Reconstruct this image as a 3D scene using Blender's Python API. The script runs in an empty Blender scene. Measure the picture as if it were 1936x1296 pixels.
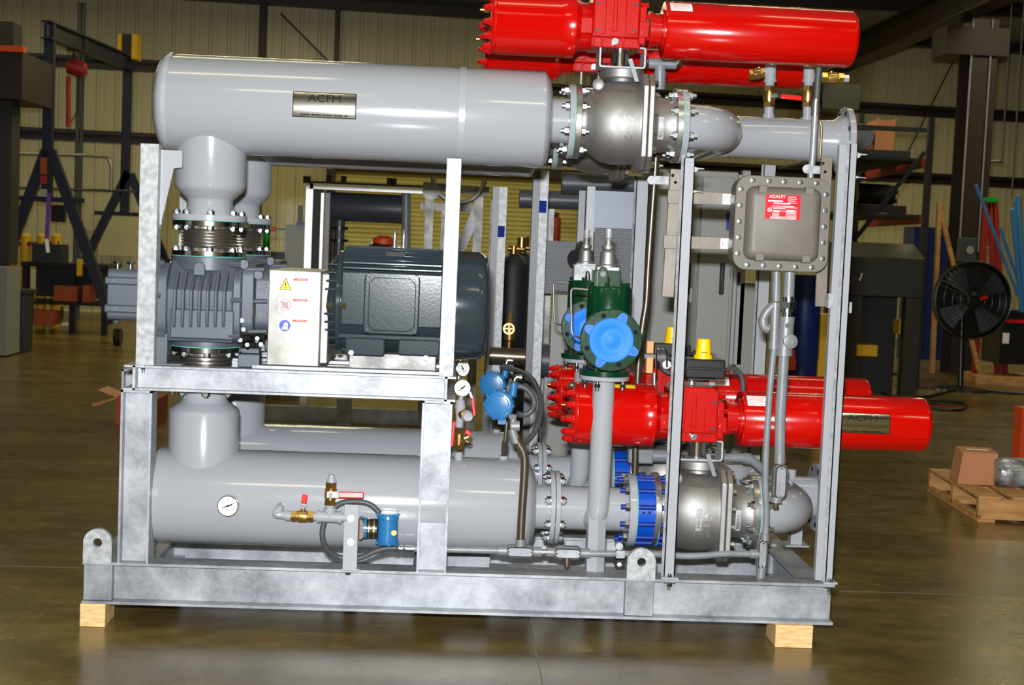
import bpy, bmesh, math, random
from mathutils import Vector, Matrix
random.seed(7)
sc = bpy.context.scene
COL = sc.collection
PI = math.pi
# ------------------------------------------------------------------ camera
FPX, YAW, PITCH, ROLL = 2700.0, .0474, .0694, .0414
CAM = Vector((0, -5.2, 1.4636))
FW = Vector((math.sin(YAW)*math.cos(PITCH), math.cos(YAW)*math.cos(PITCH), -math.sin(PITCH)))
_rt = Vector((math.cos(YAW), -math.sin(YAW), 0)); _up = _rt.cross(FW)
RT = _rt*math.cos(ROLL) + _up*math.sin(ROLL)
UP = -_rt*math.sin(ROLL) + _up*math.cos(ROLL)
cd = bpy.data.cameras.new('camera'); cam = bpy.data.objects.new('camera', cd); COL.objects.link(cam)
cam.matrix_world = Matrix((( RT.x, UP.x, -FW.x, CAM.x), (RT.y, UP.y, -FW.y, CAM.y), (RT.z, UP.z, -FW.z, CAM.z), (0, 0, 0, 1)))
cd.sensor_width = 36; cd.lens = FPX/1936*36
cd.clip_start = .05; cd.clip_end = 200
cd.dof.use_dof = True; cd.dof.focus_distance = 5.45; cd.dof.aperture_fstop = 6.3
sc.camera = cam
# ------------------------------------------------------------------ world, lamps, exposure
sc.view_settings.view_transform = 'Standard'; sc.view_settings.look = 'None'
sc.view_settings.exposure = 0.0; sc.view_settings.gamma = 1.0
w = bpy.data.worlds.new('hall_air'); sc.world = w; w.use_nodes = True
w.node_tree.nodes['Background'].inputs[0].default_value = (.55, .52, .40, 1)
w.node_tree.nodes['Background'].inputs[1].default_value = .008
def area(name, loc, target, sx, sy, power, col, spread=PI):
    l = bpy.data.lights.new(name, 'AREA'); l.shape = 'RECTANGLE'; l.size = sx; l.size_y = sy
    l.energy = power; l.color = col; l.spread = spread
    o = bpy.data.objects.new(name, l); COL.objects.link(o); o.location = loc
    d = Vector(target) - Vector(loc); o.rotation_euler = d.to_track_quat('-Z', 'Y').to_euler(); return o
# the photographer's flash, a hand above the lens and to its left
area('camera_flash', (-.05, -5.16, 1.66), (.15, .5, 1.2), .11, .06, 475, (.96, .98, 1.0))
# lamps hung in the roof: rows of long fixtures
LAMPC = (1.0, .90, .52)
for ix in (-7.5, -2.5, 2.5, 7.5):
    for iy in (-6.5, -1.2, 4.5, 10.5, 15.5):
        area('roof_lamp', (ix+.3, iy, 6.4 - .085*max(0, iy)), (ix+.3, iy, 0), 2.4, .16, (70 if iy < -2 else 24 if iy < 9 else 95)*(.36 if ix < -5 else 1), LAMPC)

# ------------------------------------------------------------------ pixel of the photograph -> metres on the plane Y
def at(px, py, Y):
    d = FW + RT*((px-968)/FPX) - UP*((py-648)/FPX)
    return CAM + d*((Y-CAM.y)/d.y)
def X(px, py, Y): return at(px, py, Y).x
def Z(px, py, Y): return at(px, py, Y).z
def ground(px, py, z=0.0):
    d = FW + RT*((px-968)/FPX) - UP*((py-648)/FPX)
    return CAM + d*((z-CAM.z)/d.z)
V = Vector
# ------------------------------------------------------------------ materials
def srgb(r, g, b):
    f = lambda c: c/12.92 if c <= .04045 else ((c+.055)/1.055)**2.4
    return (f(r/255), f(g/255), f(b/255), 1)
M = {}
def mat(name, col, metal=0., rough=.5, coat=0., bump=0., bscale=60., vary=0., vscale=6., col2=None, spec=.5, rvary=0., aniso=(1, 1, 1), detail=4.):
    m = bpy.data.materials.new(name); m.use_nodes = True; nt = m.node_tree; b = nt.nodes['Principled BSDF']
    if len(col) == 3: col = (*col, 1)
    b.inputs['Base Color'].default_value = col; b.inputs['Metallic'].default_value = metal
    b.inputs['Roughness'].default_value = rough; b.inputs['Specular IOR Level'].default_value = spec
    if coat: b.inputs['Coat Weight'].default_value = coat; b.inputs['Coat Roughness'].default_value = .06
    tc = mp = None
    if vary or bump or rvary or col2:
        tc = nt.nodes.new('ShaderNodeTexCoord'); mp = nt.nodes.new('ShaderNodeMapping'); mp.inputs['Scale'].default_value = aniso
        nt.links.new(tc.outputs['Object'], mp.inputs[0])
    if vary or col2:
        n = nt.nodes.new('ShaderNodeTexNoise'); n.inputs['Scale'].default_value = vscale; n.inputs['Detail'].default_value = detail; n.inputs['Roughness'].default_value = .72 if detail > 8 else .5
        nt.links.new(mp.outputs[0], n.inputs['Vector'])
        r = nt.nodes.new('ShaderNodeValToRGB'); r.color_ramp.elements[0].position = .35; r.color_ramp.elements[1].position = .65
        c2 = col2 if col2 else tuple(min(1, c*(1+vary)) for c in col[:3]); c1 = tuple(c*(1-vary) for c in col[:3])
        r.color_ramp.elements[0].color = (*c1[:3], 1); r.color_ramp.elements[1].color = (*c2[:3], 1)
        nt.links.new(n.outputs[0], r.inputs[0]); nt.links.new(r.outputs[0], b.inputs['Base Color'])
        if rvary:
            mr = nt.nodes.new('ShaderNodeMapRange'); mr.inputs[3].default_value = rough-rvary; mr.inputs[4].default_value = rough+rvary
            nt.links.new(n.outputs[0], mr.inputs[0]); nt.links.new(mr.outputs[0], b.inputs['Roughness'])
    if bump:
        n2 = nt.nodes.new('ShaderNodeTexNoise'); n2.inputs['Scale'].default_value = bscale; n2.inputs['Detail'].default_value = 2
        nt.links.new(mp.outputs[0], n2.inputs['Vector'])
        bp = nt.nodes.new('ShaderNodeBump'); bp.inputs['Strength'].default_value = bump; bp.inputs['Distance'].default_value = .01
        nt.links.new(n2.outputs[0], bp.inputs['Height']); nt.links.new(bp.outputs[0], b.inputs['Normal'])
    M[name] = m; return m
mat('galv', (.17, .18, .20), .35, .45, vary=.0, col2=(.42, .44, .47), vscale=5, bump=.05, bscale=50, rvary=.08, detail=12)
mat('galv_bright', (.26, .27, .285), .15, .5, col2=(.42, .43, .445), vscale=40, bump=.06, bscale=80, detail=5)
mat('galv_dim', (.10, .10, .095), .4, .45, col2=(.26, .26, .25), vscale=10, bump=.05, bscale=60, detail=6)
mat('joint', (.16, .14, .09), 0, .7)
mat('grey_paint', srgb(150, 153, 159), 0, .16, coat=.3, bump=.012, bscale=35)
mat('grey_tube', srgb(152, 155, 161), 0, .3, bump=.03, bscale=90)
mat('grey_conduit', srgb(116, 120, 125), .0, .38, vary=.12, vscale=14)
mat('cast_alu', srgb(124, 126, 128), .25, .45, bump=.05, bscale=120)
mat('steel', (.56, .56, .57), .9, .27, bump=.04, bscale=160, vary=.12, vscale=7)
mat('bellows_steel', (.36, .33, .30), .95, .34)
mat('tape_blue', srgb(20, 40, 120), 0, .8, spec=.1)
mat('steel_matt', (.34, .335, .33), .95, .56, bump=.015, bscale=200, vary=.1, vscale=14)
mat('steel_shiny', (.70, .70, .70), 1, .14)
mat('zinc', (.46, .52, .53), 1, .24)
mat('red', srgb(182, 5, 2), 0, .17, coat=.35, bump=.012, bscale=40, spec=.4)
mat('red_cast', srgb(176, 5, 3), 0, .25, coat=.3, bump=.035, bscale=90, spec=.4)
mat('red_plastic', srgb(222, 32, 28), 0, .35)
mat('dark_cast', srgb(74, 80, 90), .1, .45, bump=.03, bscale=150)
mat('motor', srgb(42, 52, 57), .0, .145, coat=.0, bump=.014, bscale=120, spec=.4)
mat('green', srgb(5, 50, 28), 0, .2, coat=.4, bump=.03, bscale=60)
mat('blue_cap', srgb(34, 118, 224), 0, .5, spec=.2)
mat('blue_disc', srgb(0, 68, 172), 0, .3, bump=.02, bscale=60)
mat('blue_navy', srgb(4, 40, 130), 0, .35)
mat('blue_box', srgb(36, 104, 156), 0, .3, coat=.2, bump=.03, bscale=60)
mat('blue_gantry', srgb(15, 20, 44), 0, .45)
mat('brass', (.62, .40, .13), .95, .26, bump=.03, bscale=100)
mat('bronze', (.42, .24, .09), .9, .3)
mat('brown_steel', (.15, .125, .095), .8, .33)
mat('black', (.012, .012, .013), 0, .3)
mat('rubber', (.055, .058, .065), 0, .5)
mat('black_matt', (.02, .02, .02), 0, .7)
mat('white', (.86, .86, .84), 0, .5)
mat('dial', (.82, .82, .80), 0, .35)
mat('print', (.012, .012, .012), 0, .85, spec=.1)
mat('teal', srgb(90, 190, 170), 0, .55)
mat('yellow', srgb(246, 198, 6), 0, .4)
mat('yellow_dull', srgb(205, 160, 12), 0, .5)
mat('orange', srgb(214, 70, 18), 0, .5)
mat('tan_plastic', srgb(226, 160, 96), 0, .5)
mat('junction', srgb(103, 98, 92), .15, .55, bump=.03, bscale=220, vary=.06, vscale=12)
mat('strut', srgb(116, 108, 98), .25, .45, bump=.03, bscale=60, vary=.12, vscale=9)
mat('wood', srgb(206, 165, 108), 0, .65, col2=srgb(226, 190, 134)[:3], vary=.12, vscale=14, aniso=(1, 1, 6), bump=.08, bscale=40)
mat('wood_old', srgb(176, 126, 72), 0, .65, col2=srgb(204, 152, 92)[:3], vary=.15, vscale=5, aniso=(1, 5, 5), bump=.08, bscale=30)
mat('card', srgb(186, 124, 82), 0, .75, vary=.06)
mat('guard', (.21, .205, .19), .35, .42, col2=(.44, .43, .41), vscale=5, bump=.02, bscale=20, vary=.1)
mat('plate_mirror', (.75, .74, .70), 1, .14)
mat('label_red', srgb(222, 26, 40), 0, .3)
mat('sticker_red', srgb(214, 60, 26), 0, .5)
mat('sticker_blue', srgb(36, 60, 190), 0, .5)
mat('sign_yellow', srgb(238, 216, 20), 0, .5)
mat('cabinet', srgb(128, 129, 125), 0, .45, bump=.02, bscale=20)
mat('alu', (.82, .83, .86), .4, .35)
mat('alu_sheet', (.105, .11, .12), .3, .5, aniso=(1, 1, 14), vary=.04, vscale=6)
mat('sheet', srgb(122, 128, 140), .2, .45)
mat('dark_pipe', srgb(62, 66, 74), 0, .4)
mat('maroon', srgb(40, 24, 19), 0, .5)
mat('iron_red', srgb(140, 26, 16), 0, .5)
mat('wall', srgb(190, 182, 142), 0, .35, vary=.04, vscale=.6)
mat('door_slat', srgb(196, 184, 110), 0, .45)
mat('card_dark', srgb(140, 62, 26), 0, .75)
mat('roof', srgb(150, 146, 138), 0, .7)
mat('blast', srgb(40, 40, 31), 0, .5)
mat('cloth_purple', srgb(96, 50, 150), 0, .7)
mat('dark_plastic', srgb(30, 34, 44), 0, .5)
mat('drum_blue', srgb(16, 34, 90), 0, .35)
mat('pipe_blue', srgb(54, 118, 180), 0, .4)
mat('wrap', (.10, .11, .12), .3, .2, bump=.6, bscale=18, col2=(.5, .52, .54), vscale=12)
mat('bottle_green', srgb(20, 150, 50), 0, .3)
mat('box_grey', srgb(146, 146, 140), 0, .5)
def floor_material():
    m = bpy.data.materials.new('floor_concrete'); m.use_nodes = True; nt = m.node_tree; b = nt.nodes['Principled BSDF']
    tc = nt.nodes.new('ShaderNodeTexCoord')
    def noise(s, d, sc3):
        mp = nt.nodes.new('ShaderNodeMapping'); mp.inputs['Scale'].default_value = sc3; nt.links.new(tc.outputs['Object'], mp.inputs[0])
        n = nt.nodes.new('ShaderNodeTexNoise'); n.inputs['Scale'].default_value = s; n.inputs['Detail'].default_value = d; n.inputs['Roughness'].default_value = .6
        nt.links.new(mp.outputs[0], n.inputs['Vector']); return n
    n1 = noise(1.6, 8, (.8, 1.6, 1)); n2 = noise(7, 6, (1, 1.6, 1))
    r1 = nt.nodes.new('ShaderNodeValToRGB')
    e = r1.color_ramp.elements; e[0].position = .30; e[0].color = (.072, .049, .013, 1); e[1].position = .72; e[1].color = (.19, .136, .042, 1)
    nt.links.new(n1.outputs[0], r1.inputs[0])
    mx = nt.nodes.new('ShaderNodeMix'); mx.data_type = 'RGBA'; mx.blend_type = 'OVERLAY'; mx.inputs[0].default_value = .55
    nt.links.new(r1.outputs[0], mx.inputs[6]); nt.links.new(n2.outputs[0], mx.inputs[7]); nt.links.new(mx.outputs[2], b.inputs['Base Color'])
    mr = nt.nodes.new('ShaderNodeMapRange'); mr.inputs[3].default_value = .16; mr.inputs[4].default_value = .34
    nt.links.new(n2.outputs[0], mr.inputs[0]); nt.links.new(mr.outputs[0], b.inputs['Roughness'])
    b.inputs['Specular IOR Level'].default_value = .4; M['floor'] = m
floor_material()
# ------------------------------------------------------------------ mesh builder
def frame(axis):
    a = V(axis).normalized(); t = V((0, 0, 1)) if abs(a.z) < .9 else V((1, 0, 0))
    u = t.cross(a).normalized(); return a, u, a.cross(u)
class MB:
    def __init__(s): s.bm = bmesh.new()
    def poly(s, co, faces):
        vs = [s.bm.verts.new(c) for c in co]
        for f in faces:
            try: s.bm.faces.new([vs[i] for i in f])
            except ValueError: pass
        return s
    def bx(s, x0, x1, y0, y1, z0, z1, R=None, o=None):
        c = [V((x, y, z)) for z in (z0, z1) for y in (y0, y1) for x in (x0, x1)]
        if R is not None: c = [o + R @ (p-o) for p in c]
        return s.poly(c, [(0, 2, 3, 1), (4, 5, 7, 6), (0, 1, 5, 4), (2, 6, 7, 3), (0, 4, 6, 2), (1, 3, 7, 5)])
    def bar(s, p0, p1, w, h, up=(0, 0, 1)):
        p0, p1 = V(p0), V(p1); a = (p1-p0).normalized(); u = V(up).cross(a)
        if u.length < 1e-4: u = V((1, 0, 0)).cross(a)
        u.normalize(); v = a.cross(u)
        c = [p+u*i*w/2+v*j*h/2 for p in (p0, p1) for j in (-1, 1) for i in (-1, 1)]
        return s.poly(c, [(0, 2, 3, 1), (4, 5, 7, 6), (0, 1, 5, 4), (2, 6, 7, 3), (0, 4, 6, 2), (1, 3, 7, 5)])
    def rev(s, o, axis, prof, n=32, start=0.):
        o = V(o); a, u, v = frame(axis); rings = []
        for t, r in prof:
            if r <= 1e-6: rings.append([s.bm.verts.new(o+a*t)])
            else: rings.append([s.bm.verts.new(o+a*t+(u*math.cos(start+2*PI*i/n)+v*math.sin(start+2*PI*i/n))*r) for i in range(n)])
        for A, B in zip(rings, rings[1:]):
            for i in range(n):
                j = (i+1) % n
                f = ([A[0], B[i], B[j]] if len(A) == 1 else [A[i], B[0], A[j]] if len(B) == 1 else [A[i], B[i], B[j], A[j]])
                if len(A) == 1 and len(B) == 1: continue
                s.bm.faces.new(f[::-1])
        for R_, flip in ((rings[0], 0), (rings[-1], 1)):
            if len(R_) > 1: s.bm.faces.new(R_[::-1] if not flip else R_)
        return s
    def cyl(s, p0, p1, r0, r1=None, n=24, start=0.):
        p0, p1 = V(p0), V(p1); return s.rev(p0, p1-p0, [(0, r0), ((p1-p0).length, r0 if r1 is None else r1)], n, start)
    def hex(s, p0, p1, r): return s.cyl(p0, p1, r, n=6)
    def ring(s, o, axis, R, r, t):     # washer: outer R, inner r, thickness t
        o = V(o); a, u, v = frame(axis); n = 40; L = []
        for (tt, rr) in ((0, r), (0, R), (t, R), (t, r)):
            L.append([s.bm.verts.new(o+a*tt+(u*math.cos(2*PI*i/n)+v*math.sin(2*PI*i/n))*rr) for i in range(n)])
        for A, B in zip(L, L[1:]+L[:1]):
            for i in range(n): s.bm.faces.new([A[i], A[(i+1) % n], B[(i+1) % n], B[i]])
        return s
    def tube(s, pts, r, n=12, cap=True):
        pts = [V(p) for p in pts]; rad = r if isinstance(r, (list, tuple)) else [r]*len(pts)
        T = [(pts[min(i+1, len(pts)-1)]-pts[max(i-1, 0)]).normalized() for i in range(len(pts))]
        a, u, v = frame(T[0]); rings = []
        for i, p in enumerate(pts):
            if i:
                q = T[i-1].rotation_difference(T[i]); u = q @ u
            v = T[i].cross(u).normalized()
            rings.append([s.bm.verts.new(p+(u*math.cos(2*PI*k/n)+v*math.sin(2*PI*k/n))*rad[i]) for k in range(n)])
        for A, B in zip(rings, rings[1:]):
            for k in range(n): s.bm.faces.new([A[k], A[(k+1) % n], B[(k+1) % n], B[k]])
        if cap: s.bm.faces.new(rings[0][::-1]); s.bm.faces.new(rings[-1])
        return s
    def prism(s, pts, axis, d0, d1):   # pts: 2-D polygon; axis 'y': (x,z), 'x': (y,z), 'z': (x,y)
        f = {'y': lambda p, d: V((p[0], d, p[1])), 'x': lambda p, d: V((d, p[0], p[1])), 'z': lambda p, d: V((p[0], p[1], d))}[axis]
        A = [s.bm.verts.new(f(p, d0)) for p in pts]; B = [s.bm.verts.new(f(p, d1)) for p in pts]; n = len(pts)
        s.bm.faces.new(A); s.bm.faces.new(B[::-1])
        for i in range(n): s.bm.faces.new([A[i], B[i], B[(i+1) % n], A[(i+1) % n]])
        return s
    def grid(s, f, nu, nv):            # open sheet f(u,v)
        g = [[s.bm.verts.new(f(i/nu, j/nv)) for j in range(nv+1)] for i in range(nu+1)]
        for i in range(nu):
            for j in range(nv): s.bm.faces.new([g[i][j], g[i+1][j], g[i+1][j+1], g[i][j+1]])
        return s
    def text(s, body, f, h, wfit=None, depth=.0, xs=1., bold=0.):     # f(x,y,z)->world, letter height h; centred
        c = bpy.data.curves.new('t', 'FONT'); c.body = body; c.size = h*1.4; c.align_x = 'CENTER'; c.align_y = 'CENTER'; c.extrude = depth; c.offset = bold
        o = bpy.data.objects.new('t', c); COL.objects.link(o)
        me = bpy.data.meshes.new_from_object(o.evaluated_get(bpy.context.evaluated_depsgraph_get()))
        xsz = [v.co.x for v in me.vertices] or [0]
        if wfit: xs = wfit/max(1e-6, max(xsz)-min(xsz))
        vs = [s.bm.verts.new(f(v.co.x*xs, v.co.y, v.co.z)) for v in me.vertices]
        for p in me.polygons:
            try: s.bm.faces.new([vs[i] for i in p.vertices])
            except ValueError: pass
        bpy.data.objects.remove(o); bpy.data.meshes.remove(me); bpy.data.curves.remove(c); return s
    def marks(s, f, n, w_, h):         # a line of small print: a row of n little bars
        p = w_/n
        for i in range(n):
            if i % 7 == 6: continue
            x = -w_/2+p*i; k = h*(.8+.2*((i*5) % 3)/2)
            s.poly([f(x, -k/2, 0), f(x+p*.72, -k/2, 0), f(x+p*.72, k/2, 0), f(x, k/2, 0)], [(0, 1, 2, 3)])
        return s
    def build(s, name, m, parent=None, bevel=0., ang=38, label=None, rec=True, sharp=False):
        if rec: bmesh.ops.recalc_face_normals(s.bm, faces=s.bm.faces)
        me = bpy.data.meshes.new(name)
        if parent is not None: org = V(ROOT[parent.name])
        else:
            xs = [v.co for v in s.bm.verts]; mn = [min(c[i] for c in xs) for i in range(3)]; mx = [max(c[i] for c in xs) for i in range(3)]
            org = V(((mn[0]+mx[0])/2, (mn[1]+mx[1])/2, mn[2]))
        for v in s.bm.verts: v.co -= org
        s.bm.to_mesh(me); s.bm.free()
        if not sharp:
            me.polygons.foreach_set('use_smooth', [True]*len(me.polygons)); me.set_sharp_from_angle(angle=math.radians(ang))
        me.materials.append(M[m] if isinstance(m, str) else m)
        o = bpy.data.objects.new(name, me); COL.objects.link(o)
        if parent is not None: o.parent = parent
        else: o.location = org
        ROOT[o.name] = org
        if bevel:
            b = o.modifiers.new('bevel', 'BEVEL'); b.width = bevel; b.segments = 2; b.limit_method = 'ANGLE'; b.angle_limit = math.radians(40); b.harden_normals = False
        if label: o['label'] = label
        return o
ROOT = {}
def tag(o, label, cat, group=None, kind=None):
    o['label'] = label; o['category'] = cat
    if group: o['group'] = group
    if kind: o['kind'] = kind
    return o
def thing(name, label, cat, loc, group=None):
    o = bpy.data.objects.new(name, None); COL.objects.link(o); o.location = loc; o.empty_display_size = .05
    ROOT[o.name] = V(loc); return tag(o, label, cat, group)
def struct(o):
    o['kind'] = 'structure'; return o
CH = {}
def kids(o): return [c for c in COL.objects if c.parent == o]
def dup(root, delta, label, group=None, skip=()):
    """a copy of a thing with copies of its parts and sub-parts, moved by delta"""
    r = root.copy(); COL.objects.link(r); r.location = root.location + V(delta); r['label'] = label
    ROOT[r.name] = V(ROOT[root.name]) + V(delta)
    if group: r['group'] = group
    for ch in kids(root):
        if ch.name.split('.')[0] in skip: continue
        c = ch.copy(); COL.objects.link(c); c.parent = r
        for g in kids(ch):
            d = g.copy(); COL.objects.link(d); d.parent = c
    return r
def inst(o_mesh, name, parent, M4):
    o = bpy.data.objects.new(name, o_mesh); COL.objects.link(o); o.parent = parent
    o.matrix_local = Matrix.Translation(-V(ROOT[parent.name])) @ M4; return o
BOLT = {}
def bolt_mesh(T, r, end, m, head):
    key = (round(T, 4), r, end, m, head)
    if key not in BOLT:
        b = MB(); h = r*.95
        b.hex((0, 0, T/2), (0, 0, T/2+h), r); b.hex((0, 0, -T/2-h), (0, 0, -T/2), r)
        b.cyl((0, 0, -T/2-.002), (0, 0, -T/2), r*1.25, n=16); b.cyl((0, 0, T/2), (0, 0, T/2+.002), r*1.25, n=16)
        b.cyl((0, 0, -T/2-h-end), (0, 0, T/2+h+(0 if head else end)), r*.58, n=10)
        bmesh.ops.recalc_face_normals(b.bm, faces=b.bm.faces)
        me = bpy.data.meshes.new('stud_bolt'); b.bm.to_mesh(me); b.bm.free(); me.materials.append(M[m]); BOLT[key] = me
    return BOLT[key]
def bolts(parent, o, axis, R, n, T, r=.0160, end=.007, m='zinc', phase=None, head=False, skip=()):
    """n stud bolts with nuts round a flange joint of thickness T centred on o"""
    me = bolt_mesh(T, r, end, m, head); a, u, v = frame(axis)
    if phase is None: phase = PI/n
    for i in range(n):
        if i in skip: continue
        p = V(o)+(u*math.cos(phase+2*PI*i/n)+v*math.sin(phase+2*PI*i/n))*R
        inst(me, 'bolt', parent, Matrix.Translation(p) @ Matrix((u, v, a)).transposed().to_4x4())
def arc(c, r, a0, a1, n, f):
    return [f(c[0]+r*math.cos(a0+(a1-a0)*i/n), c[1]+r*math.sin(a0+(a1-a0)*i/n)) for i in range(n+1)]
def spline(pts, n=8):
    pts = [V(p) for p in pts]; P = [2*pts[0]-pts[1]]+pts+[2*pts[-1]-pts[-2]]; out = []
    for i in range(1, len(P)-2):
        for k in range(n):
            t = k/n; a, b, c, d = P[i-1], P[i], P[i+1], P[i+2]
            out.append(.5*((2*b)+(c-a)*t+(2*a-5*b+4*c-d)*t*t+(3*b-a-3*c+d)*t**3))
    out.append(pts[-1]); return out
def rrect(x0, x1, z0, z1, r, n=6):
    p = []
    for cx, cz, a in ((x1-r, z1-r, 0), (x0+r, z1-r, PI/2), (x0+r, z0+r, PI), (x1-r, z0+r, 1.5*PI)):
        p += [(cx+r*math.cos(a+PI/2*i/n), cz+r*math.sin(a+PI/2*i/n)) for i in range(n+1)]
    return p
def ibeam(b, p0, p1, h, w, tf=.010, tw=.007, up=(0, 0, 1)):
    """I-section from p0 to p1 (centre line); flanges face +-up"""
    p0, p1, up = V(p0), V(p1), V(up).normalized()
    b.bar(p0, p1, tw, h-.002, up); b.bar(p0+up*(h/2-tf/2), p1+up*(h/2-tf/2), w, tf, up); b.bar(p0-up*(h/2-tf/2), p1-up*(h/2-tf/2), w, tf, up)
# ================================================================== the hall
WA = -.105                                  # the back wall is turned a little to the skid
WO = V((0, 20.0, 0))
def wp(x, z, off=0.): # point on the back wall, x along it, off towards the viewer
    return WO + V((math.cos(WA), math.sin(-WA), 0))*x + V((0, 0, z)) + V((math.sin(-WA), -math.cos(WA), 0))*off
def wx(px, py, off=0.):                     # along-wall coordinate and height seen at a pixel
    d = FW + RT*((px-968)/FPX) - UP*((py-648)/FPX); n = V((math.sin(-WA), -math.cos(WA), 0))
    p = CAM + d*(((WO+n*off)-CAM).dot(n)/d.dot(n)); q = p-WO
    return q.dot(V((math.cos(WA), math.sin(-WA), 0))), p.z
b = MB(); b.bx(-22, 22, -12, 34, -.25, 0); struct(b.build('floor', 'floor'))
# saw-cut joints of the slab
q1 = ground(1000, 1172); q2 = ground(1590, 1118)
b = MB(); b.bx(q1.x-.0025, q1.x+.0025, -4.8, 19, -.002, .0006); struct(b.build('trim_1', 'joint'))
b = MB(); b.bx(-16, 16, q2.y-.005, q2.y+.005, -.002, .0006); struct(b.build('trim_2', 'joint'))
EAVE = 5.34
DX0, DZ1 = wx(622, 600)[0], 2.62
DX1 = wx(1088, 600)[0]
def ribbed(b, x0, x1, z0, z1, pitch=.305):
    prof = []; x = x0
    while x < x1:
        for dx, o in ((0, 0), (.06, 0), (.075, .022), (.115, .022), (.13, 0), (.2, 0), (.206, .005), (.226, .005), (.232, 0)):
            if x+dx < x1: prof.append((x+dx, o))
        x += pitch
    prof.append((x1, 0))
    for (xa, oa), (xb, ob) in zip(prof, prof[1:]):
        b.poly([wp(xa, z0, oa), wp(xb, z0, ob), wp(xb, z1, ob), wp(xa, z1, oa)], [(0, 1, 2, 3)])
b = MB(); ribbed(b, -18, DX0, 0, EAVE); ribbed(b, DX1, 20, 0, EAVE); ribbed(b, DX0, DX1, DZ1, EAVE)
b.poly([wp(-18, 0, -.12), wp(20, 0, -.12), wp(20, EAVE+.2, -.12), wp(-18, EAVE+.2, -.12)], [(0, 1, 2, 3)])
struct(b.build('wall_back', 'wall', rec=False, ang=20))
b = MB(); z = 0
while z < DZ1:                             # roll-up door of curved slats
    for k in range(4):
        o0, o1 = .018*math.sin(PI*k/4), .018*math.sin(PI*(k+1)/4)
        b.poly([wp(DX0, z+.02*k, -.06+o0), wp(DX1, z+.02*k, -.06+o0), wp(DX1, z+.02*(k+1), -.06+o1), wp(DX0, z+.02*(k+1), -.06+o1)], [(0, 1, 2, 3)])
    z += .08
struct(b.build('door_1', 'door_slat', rec=False, ang=80))
b = MB()
for xx in (DX0-.06, DX1+.06): b.bar(wp(xx, 0, .05), wp(xx, DZ1+.15, .05), .12, .12, up=(0, 1, 0))
b.bar(wp(DX0-.12, DZ1+.09, .05), wp(DX1+.12, DZ1+.09, .05), .12, .18)
struct(b.build('trim_3', 'maroon'))
for i, zz in enumerate((4.27, 3.05)):       # girts
    b = MB(); b.bar(wp(-18, zz, .11), wp(20, zz, .11), .20, .02); b.bar(wp(-18, zz-.09, .03), wp(20, zz-.09, .03), .02, .18); b.bar(wp(-18, zz-.02, .2), wp(20, zz-.02, .2), .012, .06)
    struct(b.build('trim_%d' % (4+i), 'maroon'))
b = MB(); b.bar(wp(-18, EAVE+.06, .16), wp(20, EAVE+.06, .16), .3, .14); struct(b.build('trim_6', 'maroon'))
# roof slope over the hall with purlins and rafters
def rz(y): return EAVE+.12 + .085*(21.5-y)
b = MB(); b.poly([(-20, 24, rz(24)), (20, 24, rz(24)), (20, -12, rz(-12)), (-20, -12, rz(-12)), (-20, 24, rz(24)+.1), (20, 24, rz(24)+.1), (20, -12, rz(-12)+.1), (-20, -12, rz(-12)+.1)], [(0, 1, 2, 3), (7, 6, 5, 4), (0, 4, 5, 1), (2, 6, 7, 3), (1, 5, 6, 2), (0, 3, 7, 4)])
struct(b.build('ceiling', 'roof'))
for i in range(6):
    y = 18.2-i*1.6; b = MB(); b.bar((-18, y, rz(y)-.12), (18, y, rz(y)-.12), .07, .22); struct(b.build('trim_%d' % (7+i), 'maroon'))
for i, px in enumerate((497, 638)):         # wind columns on the back wall
    x0 = wx(px, 60, .3)[0]; b = MB(); wcol = .11 if i == 0 else .08
    b.bar(wp(x0, 0, .3), wp(x0, EAVE, .3), wcol, .2, up=(0, 1, 0)); struct(b.build('trim_%d' % (13+i), 'maroon'))
# side walls and the wall behind the photographer close the hall
for nm, x in (('wall_left', -15.5), ('wall_right', 17.5)):
    b = MB(); b.bx(x-.1, x+.1, -11, 24, 0, 6.8); struct(b.build(nm, 'maroon'))
b = MB(); b.bx(-16, 18, -11.2, -11, 0, 7.6); struct(b.build('wall_front', 'wall'))
# ================================================================== galvanised base of the skid
ZB, ZT = .086, .241
XL, XR = X(155, 1100, 0), X(1577, 1140, 0)
BW = .11
base = thing('skid_base', 'galvanized steel base frame of I-beams with lifting lugs, resting on wooden blocks', 'frame', ((XL+XR)/2, .75, ZB))
YM, YR = .74, 1.50
zc = (ZB+ZT)/2
b = MB(); ibeam(b, (XL, BW/2, zc), (XR, BW/2, zc), ZT-ZB, BW); b.build('front_beam', 'galv', base)
b = MB(); ibeam(b, (XL+.11, YM, zc), (XR-.06, YM, zc), ZT-ZB, .08); b.build('middle_beam', 'galv', base)
b = MB(); ibeam(b, (XL, YR, zc), (XR, YR, zc), ZT-ZB, BW); b.build('rear_beam', 'galv', base)
for xx in (XL+.055, X(262, 1050, .05), X(805, 1075, .05), XR-.055):
    b = MB(); ibeam(b, (xx, BW/2+.004, zc), (xx, YR-BW/2, zc), ZT-ZB-.024, .1); b.build('cross_beam', 'galv', base)
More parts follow.
